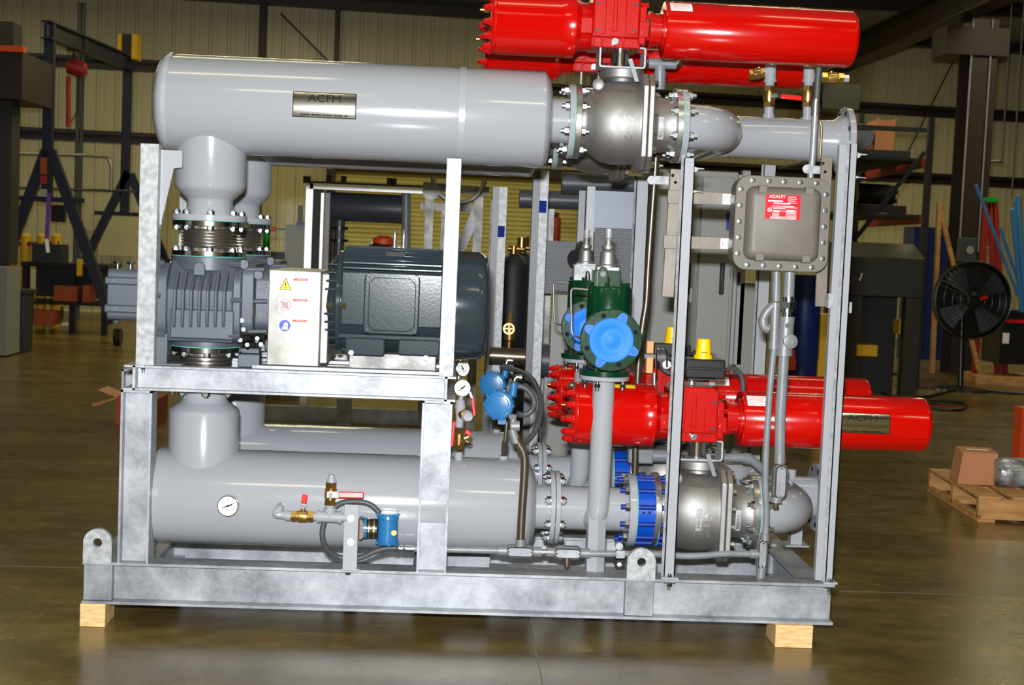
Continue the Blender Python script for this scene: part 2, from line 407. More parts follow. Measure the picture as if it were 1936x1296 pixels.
for (p0, p1, ptop, hy) in ((157, 211, 998, 1024), (1186, 1240, 1035, 1061)):
    x0, x1 = X(p0, 1060, .0), X(p1, 1060, .0); r = (x1-x0)/2; cx = (x0+x1)/2
    zt = Z((p0+p1)/2, ptop, .02); zh = Z((p0+p1)/2, hy, .02)
    b = MB(); n = 28; t0, t1 = -.004, .018; hr = .0165
    out = [(x1, ZT-.006)]+[(cx+r*math.cos(PI*i/n), zt-r+r*math.sin(PI*i/n)) for i in range(n+1)]+[(x0, ZT-.006)]
    # plate with a hole: front and back annular faces
    N = 48; hole = [(cx+hr*math.cos(2*PI*i/N), zh+hr*math.sin(2*PI*i/N)) for i in range(N)]
    def ray(a):
        dx, dz = math.cos(a), math.sin(a); best = 9
        pl = out+[out[0]]
        for (ax, az), (bx_, bz) in zip(pl, pl[1:]):
            ex, ez = bx_-ax, bz-az; det = dx*(-ez)+dz*ex
            if abs(det) < 1e-12: continue
            t = ((ax-cx)*(-ez)+(az-zh)*ex)/det; s_ = (dx*(az-zh)-dz*(ax-cx))/det
            if t > 0 and -1e-6 <= s_ <= 1+1e-6: best = min(best, t)
        return (cx+dx*best, zh+dz*best)
    rim = [ray(2*PI*i/N) for i in range(N)]
    rim = [min(((p, (p[0]-c[0])**2+(p[1]-c[1])**2) for p in [q_]), key=lambda k: k[1])[0] for q_, c in zip(rim, rim)]
    F_ = [[b.bm.verts.new((p[0], y, p[1])) for p in L] for y in (t0, t1) for L in (rim, hole)]
    for i in range(N):
        j = (i+1) % N
        b.bm.faces.new([F_[0][i], F_[0][j], F_[1][j], F_[1][i]]); b.bm.faces.new([F_[2][j], F_[2][i], F_[3][i], F_[3][j]])
        b.bm.faces.new([F_[0][j], F_[0][i], F_[2][i], F_[2][j]]); b.bm.faces.new([F_[1][i], F_[1][j], F_[3][j], F_[3][i]])
    lug = b.build('lifting_lug', 'galv_bright', base, ang=30)
    b = MB(); b.bx(x0, x1, .012, BW/2-.002, ZB+.011, ZT-.011); b.build('stiffener_plate', 'galv', base, bevel=.002)
# bright ledge plates lying behind the front beam
xa, xb_ = X(928, 1075, .12), X(1190, 1075, .12)
b = MB(); b.bx(xa, xb_, .13, .30, ZT-.035, ZT-.027); b.bx(xa+.05, xb_, .125, .133, ZT-.062, ZT-.02); b.build('support_plate', 'galv_bright', base)
b = MB(); b.bx(X(845, 1050, .5), X(925, 1050, .5), .42, .50, ZB+.02, ZT-.005); b.build('saddle_bracket', 'galv', base)
# wooden blocks
bl = []
for nm, p0, p1, lab, yy in (('left', 150, 198, 'square end-grain timber block under the front left corner of the skid', 0.), ('right', 1466, 1537, 'wider pale timber block under the front right end of the skid', -.015)):
    x0, x1 = X(p0, 1200, yy), X(p1, 1200, yy)
    b = MB(); b.bx(x0, x1, yy-.002, yy+.15, 0.0, ZB); o = b.build('timber_block', 'wood', bevel=.003)
    tag(o, lab, 'block', 'timber blocks under the skid'); bl.append(o)
b = MB(); b.bx(XL+.05, XL+.17, .62, .80, 0, ZB); tag(b.build('timber_block', 'wood', bevel=.003), 'shaded timber block under the skid behind the front left block', 'block', 'timber blocks under the skid')
b = MB(); b.bx(XR-.2, XR-.06, 1.42, 1.55, 0, ZB); tag(b.build('timber_block', 'wood', bevel=.003), 'timber block under the far right corner of the skid', 'block', 'timber blocks under the skid')
# ================================================================== platform that carries the blowers
PX0, PX1 = X(252, 715, 0), X(843, 735, 0)
PZ0, PZ1 = .8765, .9685
plat = thing('blower_platform', 'galvanized I-beam platform on posts carrying the blowers and motors', 'frame', ((PX0+PX1)/2, .6, ZT))
pz = (PZ0+PZ1)/2; ph = PZ1-PZ0
D = .7705
for xx, nm in ((PX0+.004, 'side_beam'), (PX1, 'side_beam')):
    b = MB(); ibeam(b, (xx, -.01, pz), (xx, 1.35, pz), ph, .072, .008, .010); b.build(nm, 'galv_bright', plat)
for k, y in enumerate((.035, .46, .035+D, 1.3)):
    b = MB(); ibeam(b, (PX0+.010, y, pz), (PX1-.006, y, pz), ph-.002, .075, .008, .007); b.build('cross_beam', 'galv', plat)
def leg(pl, pr, yy, nm='post'):
    x0, x1 = X(pl, 900, yy), X(pr, 900, yy); b = MB(); w_ = x1-x0
    b.bx(x0, x0+.008, yy-.05, yy+.05, ZT, PZ0); b.bx(x1-.008, x1, yy-.05, yy+.05, ZT, PZ0)
    b.bx(x0+.007, x1-.007, yy-.006+.0, yy+.006, ZT, PZ0); b.bx(x0, x1, yy-.05, yy+.05, PZ0-.009, PZ0-.0005)
    return b.build(nm, 'galv', plat)
leg(231, 289, .05); leg(794, 850, .05); leg(231, 289, .05+D); leg(794, 850, .05+D)
# angle-iron posts that hold up the upper silencers
for dy in (0, D):
    for p0, p1, pt, nm in ((266, 301, 271, 0), (845, 872, 299, 1)):
        x0 = X(p0, pt, .0); x1 = X(p1, pt, .0); zt = Z(p0, pt, .0)
        if nm: x0, x1 = X(845, 300, 0), X(873, 300, 0)
        b = MB(); b.bx(x0, x1, dy-.004, dy+.004, PZ1, zt); b.bx(x1-.008, x1, dy+.004, dy+.07, PZ1, zt)
        b.build('silencer_post', 'galv_bright', plat, bevel=.0015)
    # strap over the silencer end
x0, x1 = X(303, 285, .05), X(330, 285, .05); zs = Z(316, 300, .05)
b = MB(); b.prism([(x0-.02, zs+.03), (x1+.03, zs+.03), (x1+.03, zs-.03), (x1, zs-.035), (x0+.01, zs-.24), (x0-.02, zs-.24)], 'y', .04, .055); b.build('gusset', 'grey_tube', plat)
# motor and blower rails on top of the platform
for y in (.07, .37):
    b = MB(); b.bx(X(480, 685, y), PX1, y-.04, y+.04, PZ1+.0005, PZ1+.012); b.build('rail', 'galv', plat)
b = MB(); b.bx(PX0, X(350, 680, .1), .03, .42, PZ1, PZ1+.006); b.build('deck_plate', 'alu_sheet', plat)
for (px, py) in ((268, 692), (846, 710)):
    c = at(px, py, .0); b = MB(); b.hex((c.x, .028, PZ1-.018), (c.x, .028, PZ1-.008), .010); b.cyl((c.x, .028, PZ1-.03), (c.x, .028, PZ1+.012), .006, n=10); b.hex((c.x, .028, PZ1), (c.x, .028, PZ1+.01), .010); b.build('bolt', 'zinc', plat)
# ================================================================== process piping (unit at the front, then a copy behind)
YC = .22
U2 = V((0, D, 0))
# ---- upper silencer
HZ, HR = 1.932, .181
hx0, hx1 = X(314, 190, .15), X(1026, 230, .15)
NX, NR = -.897, .132
ups = thing('inlet_silencer', 'large glossy grey upper pipe silencer in front with a shiny nameplate, above the motor', 'silencer', (NX, YC, 1.51))
b = MB(); L = hx1-hx0
cap = [(-.056+.056*(1-math.cos(t)), HR*math.sin(t)) for t in [PI/2*i/10 for i in range(11)]]
prof = [(c[0], c[1]) for c in cap[:-1]] + [(0, HR), (.004, HR-.0012), (.008, HR), (L-.004, HR), (L, HR-.001), (L+.004, HR), (L+.012, HR-.006), (L+.026, HR-.03), (L+.034, .12), (L+.036, .0)]
b.rev((hx0, YC, HZ), (1, 0, 0), prof, 72); b.build('shell', 'grey_paint', ups, ang=25)
b = MB(); zr0, zr1 = Z(399, 372, .22), Z(399, 381, .22); nr = .085
b.rev((NX, YC, 1.52), (0, 0, 1), [(0, nr), (zr0-.014-1.52, nr), (zr0-.007-1.52, nr+.006), (zr0+.018-1.52, NR-.014), (zr0+.028-1.52, NR-.005), (zr0+.044-1.52, NR), (HZ-.03-1.52, NR)], 56); b.build('neck', 'grey_paint', ups, ang=50)
FZ = Z(393, 412, .22)
b = MB(); b.cyl((NX, YC, FZ-.011), (NX, YC, FZ+.011), .140, n=56); b.build('flange', 'grey_paint', ups, bevel=.002)
vx = X(1072, 230, .22)
b = MB(); b.cyl((hx1+.03, YC, HZ), (vx+.004, YC, HZ), .0845, n=48); b.build('outlet_pipe', 'grey_paint', ups)
b = MB(); vf0, vf1 = vx, vx+.020
b.cyl((vf0, YC, HZ), (vf1, YC, HZ), .140, n=56); b.build('outlet_flange', 'grey_paint', ups, bevel=.002)
# strap plate over the shell
for pa_, pb_ in ((866, 878), (303, 311)):
    x0, x1 = X(pa_, 250, .04), X(pb_, 250, .04)
    b = MB(); b.grid(lambda u, v: V((x0+(x1-x0)*v, YC-(HR+.004)*math.cos(-1.0+2.5*u), HZ+(HR+.004)*math.sin(-1.0+2.5*u))), 40, 1)
    b.build('strap', 'grey_tube', ups)
def curved_plate(root, name, cx, cz_ang, w, h, R, Yc, Zc, lines, m='plate_mirror'):
    """nameplate wrapped on a horizontal shell; cz_ang is the angle above the front of the shell"""
    f = lambda x, y, z: V((cx+x, Yc-(R+.0016+z)*math.cos(cz_ang+y/R), Zc+(R+.0016+z)*math.sin(cz_ang+y/R)))
    b = MB(); b.grid(lambda u, v: f((u-.5)*w, (v-.5)*h, 0), 2, 10)
    fr = b.build(name, 'print', root, rec=False)
    b = MB(); b.grid(lambda u, v: f((u-.5)*(w-.006), (v-.5)*(h-.006), .0006), 2, 10); b.build('plate_face', m, fr, rec=False)
    for body, yy, hh, wf, bold in lines:
        g_ = lambda x, y, z, yy=yy: f(x, y+yy, z+.0012)
        b = MB(); b.text(body, g_, hh, wfit=wf, bold=bold) if body else b.marks(g_, 30, wf, hh); b.build('lettering', 'print', fr, rec=False, sharp=True)
    return fr
pl = at(614, 200, .06)
ang = math.asin((pl.z-HZ)/HR)
curved_plate(ups, 'nameplate', X(614, 200, .05), ang, X(674, 203, .05)-X(554, 197, .05), .092, HR, YC, HZ, [('ACFM', .022, .026, .118, 0), (None, -.036, .006, .17, 0)])
# ---- expansion joints
def bellows(z0, z1, lab, grp, fl=.136):
    t = thing('expansion_joint', lab, 'expansion joint', (NX, YC, z0), grp)
    for z in (z0, z1-.019):
        b = MB(); b.ring((NX, YC, z), (0, 0, 1), fl, .080, .019); b.build('flange', 'steel_shiny', t, bevel=.0015)
    b = MB(); n = 6; a, c = z0+.019, z1-.019; pr = [(0, .088), (.008, .088)]
    cs = .010
    h = (c-a-2*cs)/n
    for i in range(n): pr += [(cs+h*(i+.05), .088), (cs+h*(i+.25), .101), (cs+h*(i+.5), .103), (cs+h*(i+.75), .101), (cs+h*(i+.95), .088)]
    pr += [(c-a, .088)]
    b.rev((NX, YC, a), (0, 0, 1), pr, 56); b.build('bellows', 'bellows_steel', t, ang=60)
    return t
BZ0 = Z(391, 484, .22); BZ1 = FZ-.0125
bj = bellows(BZ0, BZ1, 'steel bellows expansion joint between the front blower top and the upper silencer neck', 'bellows on top of the blowers')
b = MB(); b.ring((NX, YC, BZ1+.0001), (0, 0, 1), .138, .08, .0015); b.build('gasket', 'teal', bj)
b = MB(); b.ring((NX, YC, BZ0-.002), (0, 0, 1), .138, .08, .0018); b.build('gasket', 'teal', bj)
bolts(bj, (NX, YC, FZ-.010), (0, 0, 1), .119, 8, .044, r=.0135, end=.004, phase=.2)
bolts(bj, (NX, YC, BZ0+.003), (0, 0, 1), .119, 8, .030, r=.0135, end=.004, phase=.2)
# ---- lower silencer
LZ, LR = .458, .181
lx0, lx1 = X(296, 950, .12), X(992, 950, .12)
los = thing('discharge_silencer', 'large glossy grey lower pipe silencer in front with a round dial, under the blower', 'silencer', (NX, YC, LZ-LR))
b = MB(); L = lx1-lx0
prof = [(c[0], c[1]) for c in cap[:-1]] + [(0, LR), (L-.004, LR), (L, LR-.001), (L+.004, LR), (L+.012, LR-.006), (L+.028, LR-.03), (L+.042, .125), (L+.046, .0)]
b.rev((lx0, YC, LZ), (1, 0, 0), prof, 72); b.build('shell', 'grey_paint', los, ang=25)
z0 = Z(381, 777, .22); z1 = Z(381, 756, .22)
b = MB(); b.rev((NX, YC, LZ+.05), (0, 0, 1), [(0, NR), (z0-LZ-.05, NR), (z0-LZ-.038, NR-.006), (z1-LZ-.058, .094), (z1-LZ-.048, .0845), (.885-LZ-.05, .0845)], 56); b.build('neck', 'grey_paint', los, ang=50)
b = MB(); b.cyl((NX, YC, .868), (NX, YC, .888), .140, n=56); b.build('flange', 'grey_paint', los, bevel=.002)
bolts(los, (NX, YC, .878), (0, 0, 1), .119, 8, .02, phase=.2)
zb2 = LZ-LR
for xs_ in (X(262, 1040, .1), X(824, 1050, .1)):
    b = MB(); b.bx(xs_-.03, xs_+.03, YC-.09, YC+.09, ZT+.0005, zb2+.03); b.build('saddle', 'galv', los)
gf0 = X(1036, 960, .22); gf1 = X(1056, 960, .22); gm = (gf0+gf1)/2
b = MB(); b.cyl((lx1+.035, YC, LZ), (gm-.018, YC, LZ), .0845, n=48); b.build('outlet_pipe', 'grey_paint', los)
b = MB(); b.cyl((gm-.019, YC, LZ), (gm-.001, YC, LZ), .140, n=56); b.build('outlet_flange', 'grey_paint', los, bevel=.002)
bolts(los, (gm, YC, LZ), (1, 0, 0), .119, 8, .038)
# round dial set in the shell
def dial(root, c, r, n, name='gauge', tick=True, needle=.35, bezel='steel_shiny'):
    """a dial gauge: case, face and needle; c centre of the face, n direction it looks"""
    a, u, v = frame(n); c = V(c)
    if v.z < 0: u, v = -u, -v
    g = MB(); g.rev(c-a*.03, a, [(0, r*.9), (.012, r), (.034, r), (.036, r*.93), (.0315, r*.92), (.0315, 0)], 40); case = g.build(name, bezel, root, ang=30)
    g = MB(); g.rev(c+a*.0016, a, [(0, r*.92), (.0008, r*.92), (.0008, 0)], 36); g.build('face', 'dial', case)
    g = MB()
    P_ = lambda x, y, z=.0032: c+u*x+v*y+a*z
    e = V((math.cos(needle), math.sin(needle)))
    g.poly([P_(-e.x*r*.55-e.y*.0012, -e.y*r*.55+e.x*.0012), P_(-e.x*r*.55+e.y*.0012, -e.y*r*.55-e.x*.0012), P_(e.x*r*.42+e.y*.0028, e.y*r*.42-e.x*.0028), P_(e.x*r*.42-e.y*.0028, e.y*r*.42+e.x*.0028)], [(0, 1, 2, 3)])
    g.rev(P_(0, 0, .003), a, [(0, .004), (.002, .004), (.002, 0)], 12)
    for i in range(9):
        t = -.75+i*(PI+1.5)/8; ct, st = math.cos(t), math.sin(t); w_ = .0006
        g.poly([P_(ct*r*.78-st*w_, st*r*.78+ct*w_), P_(ct*r*.78+st*w_, st*r*.78-ct*w_), P_(ct*r*.86+st*w_, st*r*.86-ct*w_), P_(ct*r*.86-st*w_, st*r*.86+ct*w_)], [(0, 1, 2, 3)])
    for i in range(5):
        t = PI+.6-i*(PI+1.2)/4
        g.marks(lambda x, y, z, t=t: P_(math.cos(t)*r*.6+x, math.sin(t)*r*.6+y), 2, r*.16, r*.1)
    g.build('needle', 'print', case, rec=False, sharp=True)
    return case
c = at(431, 957, YC-LR-.03); th = thing('thermometer', 'round white dial with black needle on the front lower silencer', 'gauge', (c.x, c.y+.03, c.z))
dial(th, c, .0385, (-.03, -1, .0), 'case')
b = MB(); b.cyl((c.x, c.y+.025, c.z), (c.x, c.y+.085, c.z), .014); b.build('stem', 'steel', th)
# ---- pipe spool with the relief riser, blue check valve between flanges
jx0, jx1 = X(1183, 960, .22), X(1197, 960, .22); kx0, kx1 = X(1240, 965, .22), X(1254, 965, .22)
spool = thing('pipe_spool', 'grey pipe spool right of the front lower silencer with riser to the blue-capped relief valve', 'pipe', ((gm+jx0)/2, YC, LZ-.085))
b = MB(); b.cyl((gm+.018, YC, LZ), (jx0+.004, YC, LZ), .0845, n=48); b.build('pipe', 'grey_paint', spool)
b = MB(); b.cyl((gm+.001, YC, LZ), (gm+.019, YC, LZ), .140, n=56); b.build('flange', 'grey_paint', spool, bevel=.002)
b = MB(); b.cyl((jx0, YC, LZ), (jx1, YC, LZ), .140, n=56); b.build('flange', 'grey_paint', spool, bevel=.002)
YRV = YC-.10
rx = X(1141.5, 725, YRV); rr = .0415
rzt = Z(1145, 712, YRV)
el = arc((0, 0), .13, 0, PI/2, 10, lambda a_, b_: (a_, b_))
pts = [(rx, YRV, rzt-.01), (rx, YRV, LZ+.13)] + [(rx, YRV+.03*(i/8)**2, LZ+.13-.13*i/8) for i in range(1, 9)] + [(rx-.004, YRV+.08, LZ-.015)]
hx = rx-.004
pts = [(rx, YRV, rzt-.01), (rx, YRV, LZ+.10), (rx, YRV, LZ+.05), (rx-.001, YRV, LZ+.02), (rx-.006, YRV+.01, LZ-.012), (rx-.014, YRV+.045, LZ-.03), (rx-.018, YRV+.11, LZ-.035)]
b = MB(); b.tube(spline(pts, 6), rr, 32); b.build('riser', 'grey_paint', spool)
b = MB(); b.ring((rx, YRV, rzt-.012), (0, 0, 1), .094, .02, .016); b.build('riser_flange', 'grey_paint', spool, bevel=.002)
b = MB(); b.cyl((hx, YRV-.0, ZT-.02), (hx, YRV-.0, Z(1124, 958, YRV-.05)), .0385, n=6, start=0.1); b.build('support_leg', 'grey_tube', spool)
bw = thing('check_valve', 'blue wafer check valve with ribs clamped between flanges, left of the front lower ball valve', 'valve', ((jx1+kx0)/2, YC, LZ-.13))
b = MB(); w0, w1 = jx1+.003, kx0-.003
b.rev((w0, YC, LZ), (1, 0, 0), [(0, .118), (.004, .122), (w1-w0-.004, .122), (w1-w0, .118)], 64); b.build('disc_body', 'blue_disc', bw)
for i in range(12):
    t = PI/12+2*PI*i/12; b = MB(); p = V((0, math.cos(t)*.126, math.sin(t)*.126)); b.cyl(V((jx0-.035, YC, LZ))+p, V((kx1+.02, YC, LZ))+p, .0095, n=14)
    b.build('tie_rod', 'blue_navy', bw)
    b = MB(); b.hex(V((jx0-.017, YC, LZ))+p, V((jx0-.001, YC, LZ))+p, .0155); b.hex(V((kx1+.001, YC, LZ))+p, V((kx1+.016, YC, LZ))+p, .0155); b.build('nut', 'zinc', bw)
for xx in (jx1+.0005, w1+.0005):
    b = MB(); b.ring((xx, YC, LZ), (1, 0, 0), .137, .08, .0022); b.build('gasket', 'teal', bw)
for (px, py) in ((1217, 970), (1228, 970)):
    b = MB()
    t = math.asin((Z(px, py, .1)-LZ)/.122); o = V((X(px, py, .1), YC-.1225*math.cos(t), LZ+.1225*math.sin(t))); b.cyl(o, o+V((0, -.001, 0)), .0045, n=14); b.build('plug', 'print', bw)
# ---- ball valves
vx1 = X(1284, 235, .22)
VX = X(1161, 235, .22)
def ball_valve(lab):
    t = thing('ball_valve', lab, 'valve', (VX, YC, HZ-.16), 'cast ball valves under the red actuators')
    b = MB(); x = vf1+.002
    b.cyl((x, YC, HZ), (x+.024, YC, HZ), .140, n=56); b.build('flange', 'steel', t, bevel=.002)
    b = MB(); b.ring((vf1, YC, HZ), (1, 0, 0), .138, .08, .002); b.build('inlet_gasket', 'teal', t)
    xs = X(1205, 235, .22); xb = x+.02
    L = xs-xb
    b = MB(); b.rev((xb, YC, HZ), (1, 0, 0), [(0, .098), (.012, .094), (.028, .10), (.05, .122), (.085, .146), (.13, .156), (.175, .156), (L-.01, .150), (L, .150)], 56)
    b.build('body', 'steel_matt', t, ang=40)
    # bolted body joint: two stepped eight-sided plates
    for k, (xa, xb2) in enumerate(((xs-.002, xs+.019), (xs+.0215, xs+.042))):
        b = MB(); R_ = .178; c8 = .105
        oct_ = [(YC+p, HZ+q) for p, q in ((c8, R_), (-c8, R_), (-.155, .13), (-.155, -.13), (-c8, -R_), (c8, -R_), (.155, -.13), (.155, .13))]
        b.prism(oct_, 'x', xa, xb2); b.build('body_flange', 'steel_matt', t, bevel=.004)
    for (p, q) in ((-.09, .155), (.09, .155), (-.135, .095), (-.138, -.04), (-.135, -.105), (-.09, -.155), (.09, -.155), (-.14, .03)):
        b = MB(); b.hex((xs+.042, YC+p, HZ+q), (xs+.056, YC+p, HZ+q), .013); b.build('bolt', 'zinc', t)
    b = MB(); b.rev((xs+.042, YC, HZ), (1, 0, 0), [(0, .125), (.012, .112), (.03, .104), (vx1-.026-xs-.042-.02, .10), (vx1-.026-xs-.042, .106)], 48); b.build('tail_piece', 'steel_matt', t, ang=50)
    b = MB(); b.cyl((vx1-.026, YC, HZ), (vx1-.002, YC, HZ), .140, n=56); b.build('flange', 'steel', t, bevel=.002)
    b = MB(); b.ring((vx1-.002, YC, HZ), (1, 0, 0), .138, .08, .002); b.build('gasket', 'teal', t)
    bolts(t, (vf1-.0+.002, YC, HZ), (1, 0, 0), .119, 8, .046, end=.014)
    bolts(t, (vx1, YC, HZ), (1, 0, 0), .119, 8, .046, end=.014)
    # bonnet, stem pad
    zb = Z(1172, 150, .22); zp = Z(1175, 133, .22)
    b = MB(); b.rev((VX+.022, YC, HZ+.11), (0, 0, 1), [(0, .118), (.02, .092), (.04, .068), (zb-HZ-.11-.02, .052), (zb-HZ-.11, .050)], 40); b.build('bonnet', 'steel_matt', t, ang=60)
    b = MB(); b.cyl((VX+.022, YC, zb-.002), (VX+.022, YC, zp), .082, n=44); b.build('mounting_pad', 'steel_matt', t, bevel=.004)
    b = MB(); b.rev((VX-.066, YC-.04, HZ+.128), (-.2, -1, .1), [(0, .024), (.05, .022), (.053, .018), (.053, 0)], 20); b.build('lug', 'steel_matt', t)
    b = MB(); b.prism([(VX+.03, zp+.03), (VX+.045, zp+.034), (VX+.075, zp-.05), (VX+.06, zp-.052)], 'y', YC-.095, YC-.09); b.build('pointer', 'cast_alu', t)
    # bracket: a rectangular steel hoop, stem coupling inside
    zt = Z(1177, 88, .16); x0, x1 = X(1133, 110, .16), X(1221, 112, .16); z0 = zp+.001
    b = MB(); o_ = rrect(x0, x1, z0, zt, .010, 4); i_ = rrect(x0+.006, x1-.006, z0+.006, zt-.006, .006, 4); n = len(o_)
    y0, y1 = YC-.062, YC+.062
    R4 = [[b.bm.verts.new((p[0], y, p[1])) for p in L_] for y in (y0, y1) for L_ in (o_, i_)]
    for i in range(n):
        j = (i+1) % n
        for A, B in ((0, 1), (1, 3), (3, 2), (2, 0)): b.bm.faces.new([R4[A][i], R4[A][j], R4[B][j], R4[B][i]])
    b.build('actuator_bracket', 'galv_bright', t)
    sx = (x0+x1)/2-.003
    b = MB(); b.cyl((sx, YC, z0+.006), (sx, YC, zt-.006), .034, n=32); b.build('stem_coupling', 'steel_shiny', t)
    for dx in (-.058, .058, -.028, .03):
        for zz, sg in ((z0+.0065, 1), (zt-.0065, -1)):
            b = MB(); b.hex((sx+dx, YC-.04, zz), (sx+dx, YC-.04, zz+sg*.012), .0085); b.build('bolt', 'zinc', t)
    # cast lettering and data pads
    rb = .1595
    f = lambda x, y, z: V((VX+.038+y*0-.0+(-y)*-1*0+ -y, YC-(rb+z)*math.cos((-.028+x)/rb), HZ+(rb+z)*math.sin((-.028+x)/rb)))
    f = lambda x, y, z: V((VX+.036+y, YC-(rb+z)*math.cos((-.03-x)/rb), HZ+(rb+z)*math.sin((-.03-x)/rb)))
    b = MB(); b.text('KITZ', f, .028, wfit=.105, depth=.003); b.build('lettering', 'steel', t, rec=False, sharp=True)
    f = lambda x, y, z: V((VX+.004+y, YC-(rb+z)*math.cos((-.01-x)/rb), HZ+(rb+z)*math.sin((-.01-x)/rb)))
    b = MB(); b.grid(lambda u, v: f((u-.5)*.088, (v-.5)*.022, .001), 8, 1); b.grid(lambda u, v: f((u-.5)*.088, (v-.5)*.022, -.004), 8, 1); pad = b.build('data_pad', 'galv_bright', t, rec=False)
    b = MB(); b.marks(lambda x, y, z: f(x, y, .0016+z), 6, .07, .012); b.build('lettering', 'steel_matt', pad, rec=False, sharp=True)
    r2 = .105; x2 = X(1250, 235, .12); f = lambda x, y, z: V((x2+y, YC-(r2+z)*math.cos((-.02-x)/r2), HZ+(r2+z)*math.sin((-.02-x)/r2)))
    b = MB(); b.grid(lambda u, v: f((u-.5)*.085, (v-.5)*.022, .002), 8, 1); pad = b.build('data_pad', 'galv_bright', t, rec=False)
    b = MB(); b.marks(lambda x, y, z: f(x, y, .003+z), 6, .07, .012); b.build('lettering', 'steel_matt', pad, rec=False, sharp=True)
    return t
bv = ball_valve('upper front steel ball valve right of the upper silencer, below the red actuator')
# ---- red spring-return actuators
AZ = Z(1430, 66, YC); AR = .107
ax0, ax1 = X(1253, 55, YC), X(1611, 80, YC)+.004
def actuator(lab):
    hx0, hx1 = X(1117, 60, .15), X(1207, 60, .15)
    t = thing('actuator', lab, 'actuator', ((hx0+hx1)/2, YC, Z(1177, 87, .16)), 'red valve actuators')
    b = MB(); L = ax1-ax0
    b.rev((ax0, YC, AZ), (1, 0, 0), [(0, .085), (.0, AR-.004), (.006, AR), (L-.02, AR), (L-.008, AR-.004), (L-.001, AR-.016), (L, AR-.03), (L, 0)], 64); b.build('spring_can', 'red', t, ang=50)
    b = MB(); b.rev((ax0-.055, YC, AZ), (1, 0, 0), [(0, .068), (.012, .068), (.013, .060), (.046, .060), (.047, .076), (.058, .076)], 40); b.build('spring_neck', 'red_cast', t)
    # pressure cylinder with end cap and lobes
    CR = .119; cx0, cx1 = X(938, 60, .1), X(1090, 60, .1); L = cx1-cx0
    b = MB(); b.rev((cx0, YC, AZ), (1, 0, 0), [(0, CR-.003), (.003, CR), (L-.055, CR), (L-.054, CR+.001), (L, CR), (L, 0)], 64); b.build('cylinder', 'red', t, ang=50)
    b = MB(); b.rev((cx0-.026, YC, AZ), (1, 0, 0), [(.008, 0), (.008, CR-.012), (.013, CR-.004), (.026, CR-.002)], 64); b.build('end_cap', 'red_cast', t, ang=50)
    for i in range(12):
        a_ = 2*PI*i/12+.13; p = V((0, math.cos(a_)*.103, math.sin(a_)*.103))
        b = MB(); o = V((cx0-.026, YC, AZ))+p; b.rev(o+V((.012, 0, 0)), (-1, 0, 0), [(0, .018), (.010, .016), (.016, .012), (.027, .011), (.034, .006), (.036, 0)], 14); b.build('cap_bolt', 'red_cast', t)
    o = V((cx0-.026, YC-.055, AZ+.035)); b = MB(); b.hex(o, o+V((-.02, 0, 0)), .011); b.cyl(o+V((-.02, 0, 0)), o+V((-.034, 0, 0)), .006, n=12); b.build('vent_plug', 'brass', t)
    b = MB(); b.rev((cx1-.004, YC, AZ), (1, 0, 0), [(0, CR-.008), (.006, CR-.012), (.02, .095), (.03, .09), (hx0-cx1+.02, .088)], 48); b.build('cylinder_neck', 'red_cast', t, ang=40)
    # yoke housing
    zb_ = Z(1177, 72, .12); ztp = AZ+.125
    b = MB(); b.prism([(hx0, zb_+.0), (hx1, zb_+.0), (hx1, ztp-.02), (hx1-.02, ztp), (hx0+.02, ztp), (hx0, ztp-.02)], 'y', YC-.112, YC+.112); hs = b.build('housing', 'red_cast', t, bevel=.006)
    for s0, s1 in ((hx0+.006, hx0+.05), (hx1-.055, hx1-.006)):
        b = MB(); b.bx(s0, s1, YC-.120, YC-.110, zb_+.01, ztp-.012); b.build('face_rib', 'red_cast', hs, bevel=.003)
    for xx in (hx0+.018, hx1-.018):
        for zz in (zb_+.024, ztp-.055):
            b = MB(); b.hex((xx, YC-.119, zz), (xx, YC-.123, zz), .007); b.cyl((xx, YC-.122, zz), (xx, YC-.124, zz), .0035, n=10); b.build('screw', 'maroon', hs)
    b = MB(); b.prism([(hx0+.074, zb_+.02), (hx0+.094, zb_+.02), (hx0+.090, ztp-.03), (hx0+.078, ztp-.03)], 'y', YC-.117, YC-.111); b.build('cast_rib', 'red_cast', hs, bevel=.003)
    fl = zb_-.035
    b = MB(); b.bx(hx0+.0, hx1+.006, YC-.09, YC+.09, fl, zb_+.002); b.build('base_flange', 'red_cast', t, bevel=.004)
    b = MB()
    for k in (0, .03, .08, .11): b.bx(hx0+.006+k, hx0+.013+k, YC-.104, YC-.08, fl+.002, zb_+.004)
    b.build('base_ribs', 'red_cast', t, bevel=.002)
    o = V((hx0+.088, YC-.108, zb_-.014)); b = MB(); b.cyl(o+V((0, .03, 0)), o, .0125, n=20); b.hex(o, o+V((0, -.006, 0)), .0085); b.build('stop_screw', 'zinc', t)
    for xa, xb2, zz, hh in ((hx0-.042, hx0+.006, zb_+.01, .06), (hx1-.006, hx1+.036, zb_+.005, .06)):
        b = MB(); b.bx(xa, xb2, YC-.105, YC+.105, zz, zz+hh); ear = b.build('side_ear', 'red_cast', t, bevel=.004)
        b = MB(); xm = (xa+xb2)/2; b.hex((xm, YC-.104, zz+.022), (xm, YC-.112, zz+.022), .010); b.build('bolt', 'red_cast', ear)
    b = MB(); b.bx(hx1-.004, hx1+.026, YC-.098, YC+.098, AZ-.07, AZ+.07); b.build('spring_flange', 'red_cast', t, bevel=.006)
    for a_ in (.4, 1.3, -.5, -1.3, 2.4, -2.4):
        b = MB(); p = V((hx1+.026, YC-.088*math.cos(a_), AZ+.088*math.sin(a_))); b.hex(p-V((.02, 0, 0)), p+V((.014, 0, 0)), .010); b.build('bolt', 'red_cast', t)
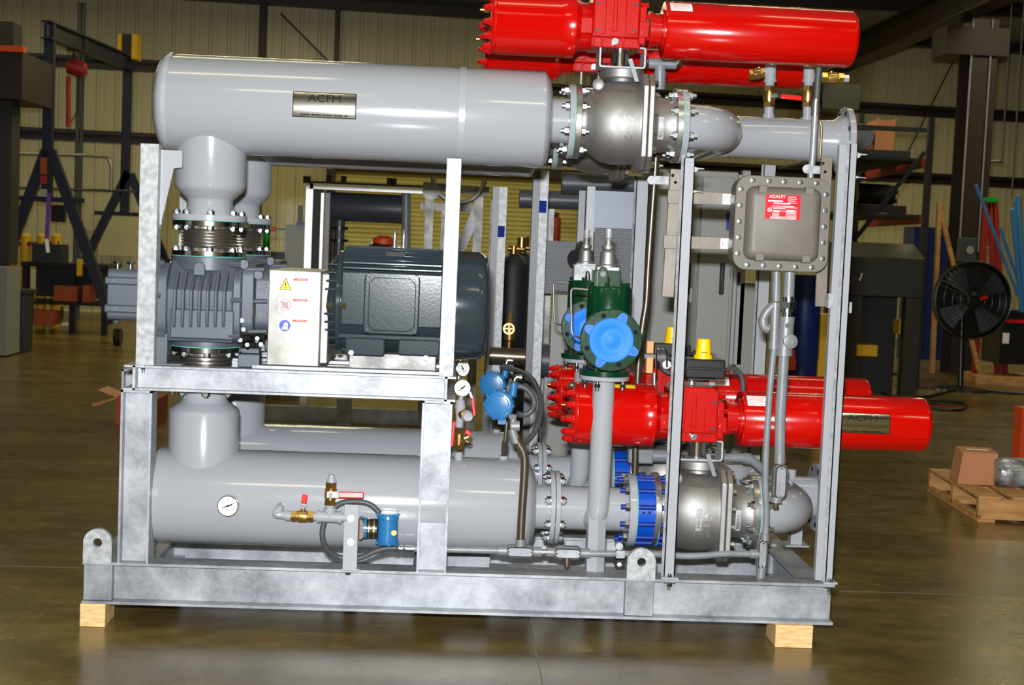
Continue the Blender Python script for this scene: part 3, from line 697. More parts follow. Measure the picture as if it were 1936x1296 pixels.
    # white sticker on the can
    f = lambda x, y, z: V((ax0+.055+x, YC-(AR+.001+z)*math.cos(.83+y/AR), AZ+(AR+.001+z)*math.sin(.83+y/AR)))
    b = MB(); b.grid(lambda u, v: f((u-.5)*.082, (v-.5)*.05, 0), 2, 6); st = b.build('sticker', 'white', t, rec=False)
    b = MB()
    for k in range(6):
        y_ = .018-k*.007; b.poly([f(-.034, y_, .0008), f(.034-.006*(k % 3), y_, .0008), f(.034-.006*(k % 3), y_-.0018, .0008), f(-.034, y_-.0018, .0008)], [(0, 1, 2, 3)])
    b.build('print_lines', 'sticker_red', st, rec=False)
    return t
ac = actuator('front upper red actuator on top of the upper ball valve')
# ---- upper elbow and tee manifold at the right
YT = YC+D/2
mx1 = X(1592, 260, YT)
man = thing('upper_manifold', 'grey upper pipe manifold with elbow and end flange, right of the upper ball valves', 'pipe', (1.2, YT, HZ-.09))
ex = vx1+.02
b = MB(); b.cyl((vx1, YC, HZ), (vx1+.020, YC, HZ), .140, n=56); b.build('flange', 'grey_paint', man, bevel=.002)
b = MB(); b.cyl((vx1, YC+D, HZ), (vx1+.020, YC+D, HZ), .140, n=56); b.build('flange', 'grey_paint', man, bevel=.002)
er = .172; tx = X(1408, 245, YC+.1)-.0845
for s_ in (0, 1):
    yy = YC+s_*D; sg = 1-2*s_; xc = tx-er
    P_ = [(ex-.004, yy, HZ), (xc-.02, yy, HZ)] + [(xc+er*math.sin(t), yy+sg*(er-er*math.cos(t)), HZ) for t in [PI/2*i/14 for i in range(15)]] + [(tx, YT, HZ)]
    b = MB(); b.tube(P_, .0845, 40); b.build('elbow', 'grey_paint', man, ang=60)
b = MB(); b.rev((tx-.0, YT, HZ), (1, 0, 0), [(0, .0845), (.06, .0845), (.063, .0862), (.068, .0862), (.071, .0845), (mx1-.05-tx, .0845), (mx1-.047-tx, .0862), (mx1-.04-tx, .0862), (mx1-.02-tx, .10), (mx1-tx, .108)], 48); b.build('header_pipe', 'grey_paint', man)
b = MB(); b.cyl((mx1-.002, YT, HZ), (mx1+.022, YT, HZ), .140, n=56); ef = b.build('end_flange', 'grey_paint', man, bevel=.002)
b = MB(); b.ring((mx1+.022, YT, HZ), (1, 0, 0), .135, .08, .003); b.build('gasket', 'iron_red', man)
for i in range(8):
    a_ = PI/8+2*PI*i/8; b = MB(); p = V((mx1-.003, YT+.119*math.cos(a_), HZ+.119*math.sin(a_))); b.cyl(p, p+V((.0012, 0, 0)), .011, n=16); b.build('bolt_hole', 'print', ef)
# ---- lower elbow and manifold
lo = thing('lower_manifold', 'grey lower pipe manifold with elbow and end flange, right of the lower ball valves', 'pipe', (1.5, YT, .36))
VD = V((.366, 0, -1.460)); VDV = V((.366, 0, -1.466))                      # upper valve -> lower valve
lvx = vx1+VD.x; lz = HZ+VDV.z
for s_ in (0, 1):
    yy = YC+s_*D; sg = 1-2*s_
    b = MB(); b.cyl((lvx, yy, lz), (lvx+.020, yy, lz), .140, n=56); b.build('flange', 'grey_paint', lo, bevel=.002)
    tx2 = X(1541, 965, YC+.1)-.0845; xc = tx2-er
    P_ = [(lvx+.016, yy, lz), (min(xc-.004, lvx+.05), yy, lz)] + [(xc+er*math.sin(t), yy+sg*(er-er*math.cos(t)), lz) for t in [PI/2*i/14 for i in range(15)]] + [(tx2, YT, lz)]
    b = MB(); b.tube(P_, .0845, 40); b.build('elbow', 'grey_paint', lo, ang=60)
m2 = X(1538, 945, YT)
b = MB(); b.cyl((tx2, YT, lz), (m2+.004, YT, lz), .0845, n=48); b.build('header_pipe', 'grey_paint', lo)
b = MB(); b.cyl((m2, YT, lz), (m2+.022, YT, lz), .140, n=56); ef = b.build('end_flange', 'grey_paint', lo, bevel=.002)
for i in range(8):
    a_ = PI/8+2*PI*i/8; b = MB(); p = V((m2-.001, YT+.119*math.cos(a_), lz+.119*math.sin(a_))); b.cyl(p, p+V((.0012, 0, 0)), .011, n=16); b.build('bolt_hole', 'print', ef)
px = X(1503, 1020, YT+.1); b = MB(); b.bx(px-.024, px+.024, YT+.1-.024, YT+.1+.024, ZT, lz-.06); b.bx(px-.05, px+.05, YT+.05, YT+.15, ZT, ZT+.006); b.build('support_leg', 'grey_tube', lo)
b = MB(); c = at(1503, 908, YT-.08); b.cyl((c.x, YT-.02, lz+.07), (c.x, YT-.02, lz+.115), .018, n=16); b.build('plug', 'grey_paint', lo)
# ---- green relief valves
gz = rzt+.004
rv = thing('relief_valve', 'front green relief valve with a blue flange cap facing the camera, on a grey riser', 'valve', (rx, YRV, gz), 'green relief valves')
b = MB(); b.cyl((rx, YRV, gz), (rx, YRV, gz+.022), .094, n=48); b.build('inlet_flange', 'green', rv, bevel=.002)
for i in range(4):
    a_ = PI/4+PI/2*i+.35; p = V((rx+.075*math.cos(a_), YRV+.075*math.sin(a_), gz-.04)); b = MB(); b.hex(p, p+V((0, 0, .012)), .012); b.cyl(p-V((0, 0, .012)), p+V((0, 0, .075)), .007, n=10); b.hex(p+V((0, 0, .062)), p+V((0, 0, .074)), .012); b.build('bolt', 'zinc', rv)
gt = Z(1133, 540, YRV+.02)
b = MB(); bx0, bx1 = X(1109, 580, YRV+.03), X(1192, 580, YRV+.03); bc = (bx0+bx1)/2; br = (bx1-bx0)/2
b.rev((bc, YRV+.03, gz+.02), (0, 0, 1), [(0, .05), (.03, .065), (.07, br*.97), (.12, br), (gt-gz-.03, br), (gt-gz-.02, br-.006), (gt-gz-.02, 0)], 48); b.build('body', 'green', rv, ang=40)
fx, fz = X(1156, 644, -.03), Z(1156, 644, -.03); fR = (X(1215, 645, -.03)-X(1097, 645, -.03))/2
b = MB(); b.cyl((fx, -.025, fz), (fx, .0, fz), fR, n=56); of = b.build('outlet_flange', 'green', rv, bevel=.003)
b = MB(); b.rev((fx, .0, fz), (0, 1, 0), [(0, fR*.8), (.03, fR*.68), (.12, fR*.7)], 40); b.build('outlet_neck', 'green', rv)
for i in range(8):
    a_ = 1.135+2*PI*i/8; p = V((fx+fR*.82*math.cos(a_), -.0255, fz+fR*.82*math.sin(a_)))
    if i % 2 == 1:
        b = MB(); b.cyl(p, p+V((0, -.0008, 0)), .0095, n=18); b.build('bolt_hole', 'print', of)
cpt = MB(); cr = fR*.715
cpt.rev((fx, -.0255, fz), (0, -1, 0), [(0, cr), (.006, cr), (.009, cr-.003), (.0095, cr*.62), (.0085, cr*.60), (.0085, cr*.30), (.0095, cr*.28), (.0095, 0)], 64)
cap_ = cpt.build('flange_cap', 'blue_cap', rv)
for i in (0, 2, 4, 6):
    a_ = 1.135+2*PI*i/8; e = V((math.cos(a_), 0, math.sin(a_))); q = V((-e.z, 0, e.x)); b = MB(); c0 = V((fx, -.0255, fz))
    o_ = [c0+e*(cr*.95)+q*.021, c0+e*(cr*.95)-q*.021] + [c0+e*(fR*.82)+(-q*math.cos(t)+e*math.sin(t))*.0165 for t in [PI*k/8 for k in range(9)]]
    A = [b.bm.verts.new(p) for p in o_]; B = [b.bm.verts.new(p+V((0, -.006, 0))) for p in o_]; n = len(o_)
    b.bm.faces.new(A); b.bm.faces.new(B[::-1])
    for k in range(n): b.bm.faces.new([A[k], B[k], B[(k+1) % n], A[(k+1) % n]])
    b.build('tab', 'blue_cap', cap_, bevel=.0015)
    p = c0+e*(fR*.82)+V((0, -.0062, 0)); b = MB(); b.ring(p, (0, -1, 0), .009, .0055, .002); b.build('tab_eyelet', 'blue_navy', cap_)
# pilot block, regulator stems, tubing on the relief valve
for i in range(6):
    a_ = 2*PI*i/6+.2; p = V((bc+br*.86*math.cos(a_), YRV+.03+br*.86*math.sin(a_), gt)); b = MB(); b.hex(p-V((0, 0, .004)), p+V((0, 0, .012)), .010); b.build('cover_bolt', 'green', rv)
x0, x1 = X(1122, 520, YRV-.01), X(1173, 520, YRV-.01); z0, z1 = Z(1150, 541, YRV), Z(1150, 512, YRV)
b = MB(); b.bx(x0, x1, YRV-.03, YRV+.06, gt-.004, z1); b.build('pilot_base', 'green', rv, bevel=.003)
b = MB(); xx = X(1140, 530, YRV-.05); b.prism([(xx-.02, gt-.004), (xx+.02, gt-.004), (xx+.018, z1-.004)]+[(xx+.018*math.cos(t), z1-.004+.018*math.sin(t)) for t in [PI*k/8 for k in range(1, 8)]]+[(xx-.018, z1-.004)], 'y', YRV-.045, YRV-.035); b.build('lifting_eye', 'green', rv, bevel=.002)
b = MB(); b.cyl((xx, YRV-.0452, z1-.012), (xx, YRV-.046, z1-.012), .011, n=20); b.build('eye_hole', 'alu_sheet', rv)
b = MB(); b.bx(X(1128, 505, YRV), X(1170, 505, YRV), YRV-.02, YRV+.05, z1, Z(1150, 505, YRV)); b.build('pilot_block', 'galv_bright', rv, bevel=.002)
def regulator(px, pyb, pyt, y, r):
    xx = X(px, (pyb+pyt)/2, y); zb_ = Z(px, pyb, y); zt = Z(px, pyt, y); H_ = zt-zb_
    b = MB(); b.rev((xx, y, zb_), (0, 0, 1), [(0, r*1.25), (.006, r*1.25), (.01, r), (H_*.38, r*.9), (H_*.46, r*.6), (H_*.47, r*.75), (H_*.56, r*.75), (H_*.57, r*.5), (H_*.66, r*.42), (H_*.67, 0)], 28); g = b.build('regulator', 'steel_matt', rv, ang=30)
    b = MB(); b.rev((xx, y, zb_+H_*.66), (0, 0, 1), [(0, r*.22), (H_*.08, r*.22), (H_*.1, r*.4), (H_*.34, r*.40), (H_*.34, 0)], 14); b.build('adjusting_screw', 'galv_bright', g, ang=30)
regulator(1150, 505, 433, YRV+.01, .031)
t0 = [at(1112, 548, YRV-.04), at(1085, 546, YRV-.05), at(1081, 549, YRV-.055), at(1079.5, 556, YRV-.055), at(1080, 600, YRV-.05), at(1081, 625, YRV-.05), at(1083, 632, YRV-.05), at(1088, 636, YRV-.045), at(1100, 640, YRV-.02)]
b = MB(); b.tube(spline(t0, 5), .0042, 10); b.build('sensing_tube', 'steel_matt', rv)
for pts in ([(1151, 543), (1151, 530), (1150, 524)],):
    b = MB(); b.tube(spline([at(x_, y_, YRV-.035) for x_, y_ in pts], 5), .0036, 8); b.build('pilot_tube', 'steel_shiny', rv)
# ---- copies
lowbv = dup(bv, VDV, 'lower front steel ball valve right of the blue check valve, behind the grey upright')
for ch in kids(lowbv):
    if ch.name.startswith('inlet_gasket'): bpy.data.objects.remove(ch); continue
    if ch.name.startswith('bolt') and (ch.matrix_local.translation+V(ROOT[lowbv.name])).x < vf1+VD.x+.03: bpy.data.objects.remove(ch)
lowac = dup(ac, VD, 'front lower red actuator, its can carrying a shiny nameplate, nearest the camera')
AX = VD
curved_plate(lowac, 'nameplate', X(1632, 797, YC-.09)-.006, .10, X(1682, 800, YC-.09)-X(1578, 800, YC-.09), .078, AR, YC, AZ+VD.z, [('ACFM', .018, .022, .115, 0), (None, -.031, .005, .17, 0)])
dup(ups, U2, 'rear upper grey pipe silencer showing below and behind the front upper silencer', skip=('nameplate', 'strap'))
dup(bj, U2, 'rear steel bellows expansion joint, right of the front one and partly behind it')
dup(los, U2, 'rear lower grey pipe silencer seen above the front lower silencer')
dup(spool, U2, 'rear grey pipe spool with riser, behind the front relief riser')
dup(bw, U2, 'rear blue wafer check valve, seen above and behind the front one')
dup(bv, U2, 'rear upper steel ball valve, its underside showing below the front upper one')
dup(lowbv, U2, 'rear lower steel ball valve, behind the front lower one')
dup(ac, U2, 'rear upper red actuator, showing below the front upper actuator')
dup(lowac, U2, 'rear lower red actuator, showing above and behind the front lower actuator', skip=('nameplate',))
rv2 = dup(rv, U2+V((-.008, 0, 0)), 'rear green relief valve, half hidden left of the front one', skip=('pilot_base', 'lifting_eye', 'eye_hole'))
yb_ = YRV+D; pa, pb = X(1084, 520, yb_), X(1124, 520, yb_)
b = MB(); b.bx(pa, pb, yb_-.03, yb_+.06, gt-.002, Z(1104, 501, yb_)); b.build('pilot_block', 'galv_bright', rv2, bevel=.002)
b = MB(); b.tube(spline([at(x_, y_, yb_-.05) for x_, y_ in ((1106, 545), (1108, 520), (1111, 514), (1114, 520), (1114, 543))], 5), .0036, 8); b.build('pilot_tube', 'steel_shiny', rv2)
# ================================================================== blower
bz = (Z(391, 572, .1))                      # shaft height
bx0, bx1 = X(305, 570, .06), X(452, 570, .06)
blo = thing('blower', 'dark grey cast blower with vertical cooling ribs, in front between the steel bellows', 'blower', (NX, YC, PZ1))
top = BZ0-.002; bot = Z(390, 655, .15)
oc = lambda k, y0: [(YC-.175*k, bz-.05), (YC-.175*k, bz+.045), (YC-.10*k, top-.03), (YC-.08*k, top-.012), (YC+.08*k, top-.012), (YC+.10*k, top-.03), (YC+.175*k, bz+.045), (YC+.175*k, bz-.05), (YC+.15*k, bot+.02), (YC-.15*k, bot+.02)]
b = MB(); b.prism(oc(1, 0), 'x', bx0+.02, bx1-.02); b.build('casing', 'dark_cast', blo, bevel=.006)
b = MB(); b.cyl((NX, YC, top-.05), (NX, YC, top), .137, n=48); b.build('top_flange', 'dark_cast', blo, bevel=.002)
b = MB(); b.cyl((NX, YC, bot), (NX, YC, bot+.05), .137, n=48); b.build('bottom_flange', 'dark_cast', blo, bevel=.002)
bx_ = X(333, 600, .04), X(432, 600, .04)
b = MB(); b.bx(bx_[0]-.02, bx_[1]+.02, YC-.188, YC, Z(390, 642, .03), Z(390, 586, .03)); b.build('lower_pad', 'dark_cast', blo, bevel=.005)
for i in range(7):
    px = 328+i*15.6; x = X(px+2, 560, .02); b = MB()
    zt = Z(px, 512 if i in (0, 1, 5, 6) else 522, .05); zb_ = Z(px, 619, .02); yf = YC-.205
    b.prism([(yf+.004, zb_+.008), (yf+.008, zb_), (YC-.12, zb_), (YC-.12, top-.06), (YC-.145, zt), (yf, bz+.045), (yf, zb_+.02)], 'x', x-.0055, x+.0055); b.build('cooling_rib', 'dark_cast', blo, bevel=.003)
x = X(378, 505, .09); b = MB(); o_ = [(x-.021, Z(378, 521, .1)), (x+.021, Z(378, 521, .1)), (x+.021, Z(378, 506, .1))]+[(x+.021*math.cos(t), Z(378, 506, .1)+.021*math.sin(t)) for t in [PI*k/8 for k in range(1, 8)]]+[(x-.021, Z(378, 506, .1))]
b.prism(o_, 'y', YC-.146, YC-.09); b.build('name_boss', 'dark_cast', blo, bevel=.003)
# end plates, gear cover on the left, drive cover on the right
pl_ = lambda r, k: [(YC+r*math.cos(2*PI*i/16)*(1 if k else .85), bz+r*math.sin(2*PI*i/16)*1.05) for i in range(16)]
for xa, xb2 in ((bx0-.012, bx0+.022), (bx1-.022, bx1+.008)):
    b = MB(); b.prism(rrect(YC-.178, YC+.178, Z(300, 645, .06), top-.03, .07), 'x', xa, xb2); b.build('end_plate', 'dark_cast', blo, bevel=.004)
for (px, py) in ((293, 559), (447, 568), (301, 498), (444, 500), (301, 632), (443, 636)):
    c = at(px, py, YC-.18); b = MB(); b.hex(c-V((.02, 0, 0)), c+V((.02, 0, 0)), .011); b.build('bolt', 'dark_cast', blo)
gx0, gx1 = X(206, 560, .12), bx0-.01; gzt, gzb = Z(206, 508, .12), Z(206, 604, .12)
b = MB(); b.prism(rrect(YC-.135, YC+.135, gzb, gzt, .02), 'x', gx0, gx1); gc = b.build('gear_cover', 'dark_cast', blo, bevel=.005)
for p0, p1 in ((523, 538), (576, 591)):
    b = MB(); b.bx(gx0-.007, gx1, YC-.147, YC+.147, Z(206, p1, .08), Z(206, p0, .08)); b.build('cover_rib', 'dark_cast', gc, bevel=.006)
    c = at(217, (p0+p1)/2, YC-.148); b = MB(); b.hex(c, c+V((0, -.006, 0)), .0085); b.build('bolt', 'zinc', gc)
for px in (222, 247):
    c = at(px, 505, YC-.06); b = MB(); b.cyl((c.x, c.y, gzt-.003), (c.x, c.y, gzt+.02), .008, n=12); b.hex((c.x, c.y, gzt+.018), (c.x, c.y, gzt+.027), .016); b.build('oil_plug', 'zinc', gc)
c = at(219, 604, YC-.05); b = MB(); b.hex((c.x, c.y, gzb-.016), (c.x, c.y, gzb+.002), .011); b.build('drain_plug', 'dark_cast', gc)
dx0, dx1 = bx1+.006, X(512, 570, .1)
b = MB(); b.prism(rrect(YC-.15, YC+.15, bz-.115, bz+.15, .05), 'x', dx0, dx0+.045); b.build('drive_plate', 'dark_cast', blo, bevel=.004)
b = MB(); b.prism(rrect(YC-.125, YC+.125, bz-.10, bz+.12, .04), 'x', dx0+.045, dx1); dc = b.build('drive_cover', 'dark_cast', blo, bevel=.006)
for (px, py) in ((496, 543), (496, 596), (462, 500), (489, 520), (470, 570)):
    c = at(px, py, YC-.128); b = MB(); b.cyl((c.x, YC-.09, c.z), (c.x, c.y-.012, c.z), .016, n=18); b.hex((c.x, c.y-.012, c.z), (c.x, c.y-.02, c.z), .009); b.build('cover_boss', 'dark_cast', dc)
for (px0, px1, py) in ((466, 500, 510), (440, 505, 570), (470, 505, 627)):
    p0, p1 = at(px0, py, YC-.135), at(px1, py, YC-.135); b = MB(); b.cyl(p0, p1, .009, n=14); b.build('tie_bolt', 'dark_cast', dc)
c = at(478, 597, YC-.135); b = MB(); b.cyl(c, c+V((0, 0, .035)), .010, n=14); b.build('oil_plug', 'brown_steel', dc)
for (px, py) in ((458, 606), (461, 623), (455, 643), (468, 652), (487, 640), (494, 651)):
    c = at(px, py, YC-.15); b = MB(); b.hex(c, c+V((0, -.012, 0)), .009); b.cyl(c+V((0, .05, 0)), c, .006, n=8); b.build('bolt', 'zinc', blo)
for y in (YC-.14, YC+.14):
    for px in (296, 470):
        x = X(px, 665, y); b = MB(); b.bx(x-.035, x+.045, y-.03, y+.03, PZ1+.001, bot+.05 if px < 400 else PZ1+.05); b.build('foot', 'dark_cast', blo, bevel=.004)
t2 = thing('lower_expansion_joint', 'short steel bellows under the front blower, half hidden by the platform beam', 'expansion joint', (NX, YC, .89), 'bellows below the blowers')
b = MB(); b.cyl((NX, YC, bot-.024), (NX, YC, bot-.003), .128, n=48); b.build('flange', 'steel_shiny', t2, bevel=.0015)
b = MB(); pr = []; h = (bot-.024-.905)/7
for i in range(7): pr += [(h*(i+.05), .084), (h*(i+.3), .097), (h*(i+.7), .097), (h*(i+.95), .084)]
b.rev((NX, YC, .905), (0, 0, 1), pr, 48); b.build('bellows', 'bellows_steel', t2, ang=60)
b = MB(); b.ring((NX, YC, bot-.003), (0, 0, 1), .134, .08, .0025); b.build('gasket', 'teal', t2)
b = MB(); b.cyl((NX, YC, .889), (NX, YC, .906), .139, n=48); b.build('flange', 'steel_shiny', t2)
bolts(t2, (NX, YC, bot-.012), (0, 0, 1), .116, 8, .022, r=.0135, end=.004, phase=.2)
dup(blo, U2, 'rear dark grey blower, a sliver of it seen right of the front blower')
dup(t2, U2, 'rear short steel bellows under the rear blower')
# ================================================================== belt guard
YG = .045
g0, g1 = X(504, 690, YG), X(602, 690, YG); gt_, gb_ = Z(555, 512, YG), PZ1+.014
bg = thing('belt_guard', 'stainless steel belt guard box with three safety stickers, left of the motor', 'guard', ((g0+g1)/2, .25, gb_))
b = MB(); b.bx(g0, g1, YG, .50, gb_, gt_); b.build('cover', 'guard', bg, bevel=.003)
b = MB(); b.bx(g1+.001, g1+.028, YG+.03, .50, gb_+.01, gt_-.008); b.build('back_cover', 'guard', bg, bevel=.003)
for py, kind in ((538, 0), (577, 1), (616, 2)):
    c = at(540-(py-538)*.02, py, YG); y = YG-.0015; q = lambda x, z, d=0.: V((c.x+x, y-d, c.z+z))
    b = MB(); b.bx(c.x-.024, c.x+.087, y, y+.001, c.z-.026, c.z+.026); s_ = b.build('safety_sticker', 'white', bg)
    b = MB(); b.poly([q(.028, .012+.003, .0006), q(.080, .012+.003, .0006), q(.080, .021+.003, .0006), q(.028, .021+.003, .0006)], [(0, 1, 2, 3)]); b.build('banner', 'sticker_red', s_, rec=False)
    b = MB()
    for k in range(5 if kind == 2 else 3):
        zz = .008-k*(.0052 if kind == 2 else .009); wd = .050-.012*(k % 2)
        b.poly([q(.03, zz, .0006), q(.03+wd, zz, .0006), q(.03+wd, zz-.0016, .0006), q(.03, zz-.0016, .0006)], [(0, 1, 2, 3)])
    b.marks(lambda x, y_, z: q(.058+x, .0195+y_, .0009), 6, .03, .0045); b.build('print_lines', 'box_grey', s_, rec=False)
    if kind == 0:
        b = MB(); b.poly([q(-.019, -.018, .0006), q(.019, -.018, .0006), q(0, .02, .0006)], [(0, 1, 2)]); b.build('symbol', 'sign_yellow', s_, rec=False)
        b = MB()
        for (p, r_) in (((-.021, -.0195), (.021, -.0195)), ((.021, -.0195), (0, .0225)), ((0, .0225), (-.021, -.0195))): b.bar(q(*p, .0007), q(*r_, .0007), .0022, .0004, (0, 1, 0))
        b.text('!', lambda x, y_, z: q(x, -.004+y_, .0009), .02, bold=.0005); b.build('symbol_mark', 'print', s_, rec=False)
    elif kind == 1:
        b = MB(); b.bx(c.x-.012, c.x+.012, y-.0006, y-.0004, c.z-.013, c.z+.013); b.build('symbol', 'box_grey', s_)
        b = MB(); b.ring(q(0, 0, .0006), (0, -1, 0), .0215, .019, .0004); b.bar(q(-.014, .014, .001), q(.014, -.014, .001), .003, .0004, (0, 1, 0)); b.build('symbol_mark', 'label_red', s_)
    else:
        b = MB(); b.rev(q(0, 0, .0002), (0, -1, 0), [(0, .021), (.0006, .021), (.0006, 0)], 32); b.build('symbol', 'sticker_blue', s_)
        b = MB(); b.rev(q(.004, .004, .0009), (0, -1, 0), [(0, .008), (.0003, .008), (.0003, 0)], 18); b.prism([(c.x-.012, c.z-.014), (c.x+.012, c.z-.014), (c.x+.010, c.z-.002), (c.x-.006, c.z-.002)], 'y', y-.0012, y-.0009); b.build('symbol_mark', 'white', s_)
# ================================================================== motor
mz = Z(740, 578, .05); MR = .185
m0, m1, m2_ = X(640, 580, .06), X(838, 580, .06), X(922, 580, .22)
mo = thing('electric_motor', 'dark slate electric motor with horizontal cooling fins and square terminal box', 'motor', ((m0+m1)/2, YC, PZ1+.012))
b = MB(); b.cyl((m0, YC, mz), (m1+.02, YC, mz), MR, n=64); b.build('stator', 'motor', mo)
i = 0
for a_ in [math.radians(d) for d in (35, 43, 51, 59, 67, 75, 83, 91, 99, 107, 115, 123, 131, 139)]:
    b = MB(); d = V((0, -math.cos(a_), math.sin(a_))); c = V((0, YC, mz)); t = V((0, math.sin(a_), math.cos(a_)))
    p = [c+d*(MR-.01)+t*.004, c+d*(MR+.028)+t*.0025, c+d*(MR+.028)-t*.0025, c+d*(MR-.01)-t*.004]
    A = [b.bm.verts.new(q+V((m0+.01, 0, 0))) for q in p]; B = [b.bm.verts.new(q+V((m1-.005, 0, 0))) for q in p]
    b.bm.faces.new(A); b.bm.faces.new(B[::-1])
    for k in range(4): b.bm.faces.new([A[k], B[k], B[(k+1) % 4], A[(k+1) % 4]])
    b.build('cooling_fin', 'motor', mo, bevel=.0015)
# drive-end shield with ribs
s0 = X(613, 580, .1)
b = MB(); b.rev((s0, YC, mz), (1, 0, 0), [(0, .0), (0, .10), (.01, .145), (.02, .165), (m0-s0+.004, .183), (m0-s0+.006, 0)], 56); b.build('end_shield', 'motor', mo, ang=40)
for k in range(11):
    zz = Z(620, 500+k*15.5, .06); h = zz-mz
    if abs(h) > .17 or abs(h) < .025: continue
    yy = YC-math.sqrt(max(.0001, .178**2-h*h))-.008
    b = MB(); b.bx(s0+.004+.1*abs(h)**1.5, m0-.004, yy, yy+.05, zz-.004, zz+.004); b.build('shield_rib', 'motor', mo, bevel=.003)
for px in (622, 648):
    c = at(px, 578, YC-.19); b = MB(); b.hex(c+V((-.01, 0, 0)), c+V((.014, 0, 0)), .014); b.build('bolt', 'zinc', mo)
b = MB(); b.cyl((m0-.012, YC, mz), (m0+.008, YC, mz), MR+.008, n=64); b.build('clamp_ring', 'motor', mo, bevel=.004)
b = MB(); b.cyl((m1-.008, YC, mz), (m1+.016, YC, mz), MR+.012, n=64); b.build('clamp_ring', 'motor', mo, bevel=.004)
# fan cowl on the right
FR = .205; fz_ = Z(880, 582, .06)
b = MB(); L = m2_-m1-.012
b.rev((m1+.012, YC, fz_), (1, 0, 0), [(0, FR-.006), (.004, FR), (L-.045, FR), (L-.02, FR-.006), (L-.008, FR-.018), (L-.002, FR-.04), (L, FR-.06), (L, 0)], 64); b.build('fan_cowl', 'motor', mo, ang=50)
# side flat with terminal box
tb0, tb1, tz0, tz1 = X(686, 630, .0), X(791, 630, .0), Z(740, 633, .0), Z(740, 516, .0)
b = MB(); b.bx(m0+.012, m1-.006, YC-.196, YC-.06, Z(740, 618, .02), Z(740, 517, .02)); b.build('side_pad', 'motor', mo, bevel=.004)
b = MB(); b.prism(rrect(tb0, tb1, tz0, tz1, .025), 'y', YC-.235, YC-.18); tb = b.build('terminal_box', 'motor', mo, bevel=.005)
k = .014; c_ = .02; xa, xb2, za, zb2 = tb0+k+.004, tb1-k, tz0+k, tz1-k-.004
oct_ = [(xa+c_, za), (xb2-c_, za), (xb2, za+c_), (xb2, zb2-c_), (xb2-c_, zb2), (xa+c_, zb2), (xa, zb2-c_), (xa, za+c_)]
b = MB(); b.prism(oct_, 'y', YC-.246, YC-.234); b.build('lid', 'motor', tb, bevel=.003)
b = MB()
for (x, z) in ((tb0+.012, tz0+.012), (tb1-.012, tz0+.012), (tb0+.012, tz1-.012), (tb1-.012, tz1-.012)): b.cyl((x, YC-.235, z), (x, YC-.239, z), .006, n=12)
b.build('lid_screws', 'motor', tb)
for (za, zb2, xa, xb2) in ((Z(740, 512, .04), Z(740, 507, .04), m0+.012, m1-.008), (Z(740, 502, .06), Z(740, 497, .06), m0+.012, m1-.008), (Z(740, 643, .03), Z(740, 634, .03), m0+.004, m1-.004)):
    b = MB(); b.bx(xa, xb2, YC-.196, YC-.1, za, zb2); b.build('long_rib', 'motor', mo, bevel=.003)
fzt, fzb = Z(740, 640, .03), PZ1+.013
for (p0, p1) in ((652, 728), (752, 832)):
    x0, x1 = X(p0, 660, .03), X(p1, 660, .03); zb_ = Z(p0, 672, .03)
    b = MB(); b.prism(rrect(x0, x1, zb_, fzt, .012), 'y', YC-.20, YC+.2); b.build('foot', 'motor', mo, bevel=.006)
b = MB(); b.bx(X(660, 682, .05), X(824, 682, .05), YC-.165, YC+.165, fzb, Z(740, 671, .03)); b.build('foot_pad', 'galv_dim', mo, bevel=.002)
for (px, py) in ((664, 667), (805, 677)):
    c = at(px, py, YC-.202); b = MB(); b.hex(c+V((0, .004, 0)), c+V((0, -.01, 0)), .010); b.build('bolt', 'zinc', mo)
for px in (746, 763):
    c = at(px, 468, YC); pts = [V((c.x+.0, YC+.013*math.cos(t), mz+MR+.028+.045+.012*0+.022*math.sin(t))) for t in [PI*k/8 for k in range(9)]]
    pts = [V((c.x, YC+.016, mz+MR+.005))]+pts+[V((c.x, YC-.016, mz+MR+.005))]
    b = MB(); b.tube(pts, .0065, 10); b.cyl((c.x, YC, mz+MR+.01), (c.x, YC, mz+MR+.03), .02, n=18); b.build('lifting_eye', 'steel', mo)
b = MB(); c = at(748, 480, YC-.1); b.bx(c.x-.035, c.x+.035, c.y-.012, c.y+.06, c.z-.01, c.z+.006); b.build('type_plate', 'black_matt', mo)
# ================================================================== small fittings
def brass_valve(root, p0, p1, r, handle=None, name='brass_valve', hm='red_plastic', hw=.018):
    """ball valve body between p0 and p1; handle: (base, tip) of the lever"""
    p0, p1 = V(p0), V(p1); L = (p1-p0).length; d = (p1-p0)/L
    b = MB(); b.cyl(p0, p0+d*L*.24, r, n=6); b.cyl(p1-d*L*.24, p1, r, n=6); b.rev(p0+d*L*.2, d, [(0, r*.8), (L*.06, r*.8), (L*.08, r), (L*.25, r*1.08), (L*.5, r*1.05), (L*.53, r*.8), (L*.6, r*.8)], 20); o = b.build(name, 'brass', root, ang=30)
    if handle:
        a, e = V(handle[0]), V(handle[1]); h = (e-a); n = h.length; h.normalize()
        b = MB(); b.bar(a-h*.012, a+h*n*.3, hw*.8, .003, up=(0, -1, .2)); b.hex(a+V((0, .012, 0)), a+V((0, -.008, 0)), .010); b.build('lever', 'zinc', o)
        b = MB(); b.bar(a+h*n*.22, e, hw, .008, up=(0, -1, .2)); b.build('grip', hm, o, bevel=.004)
    return o
def fit(root, pts, name, m='grey_paint'):       # stepped pipe fitting: [(point, radius)...]
    b = MB()
    for (a, c, r) in pts: b.cyl(a, c, r, n=20)
    return b.build(name, m, root)
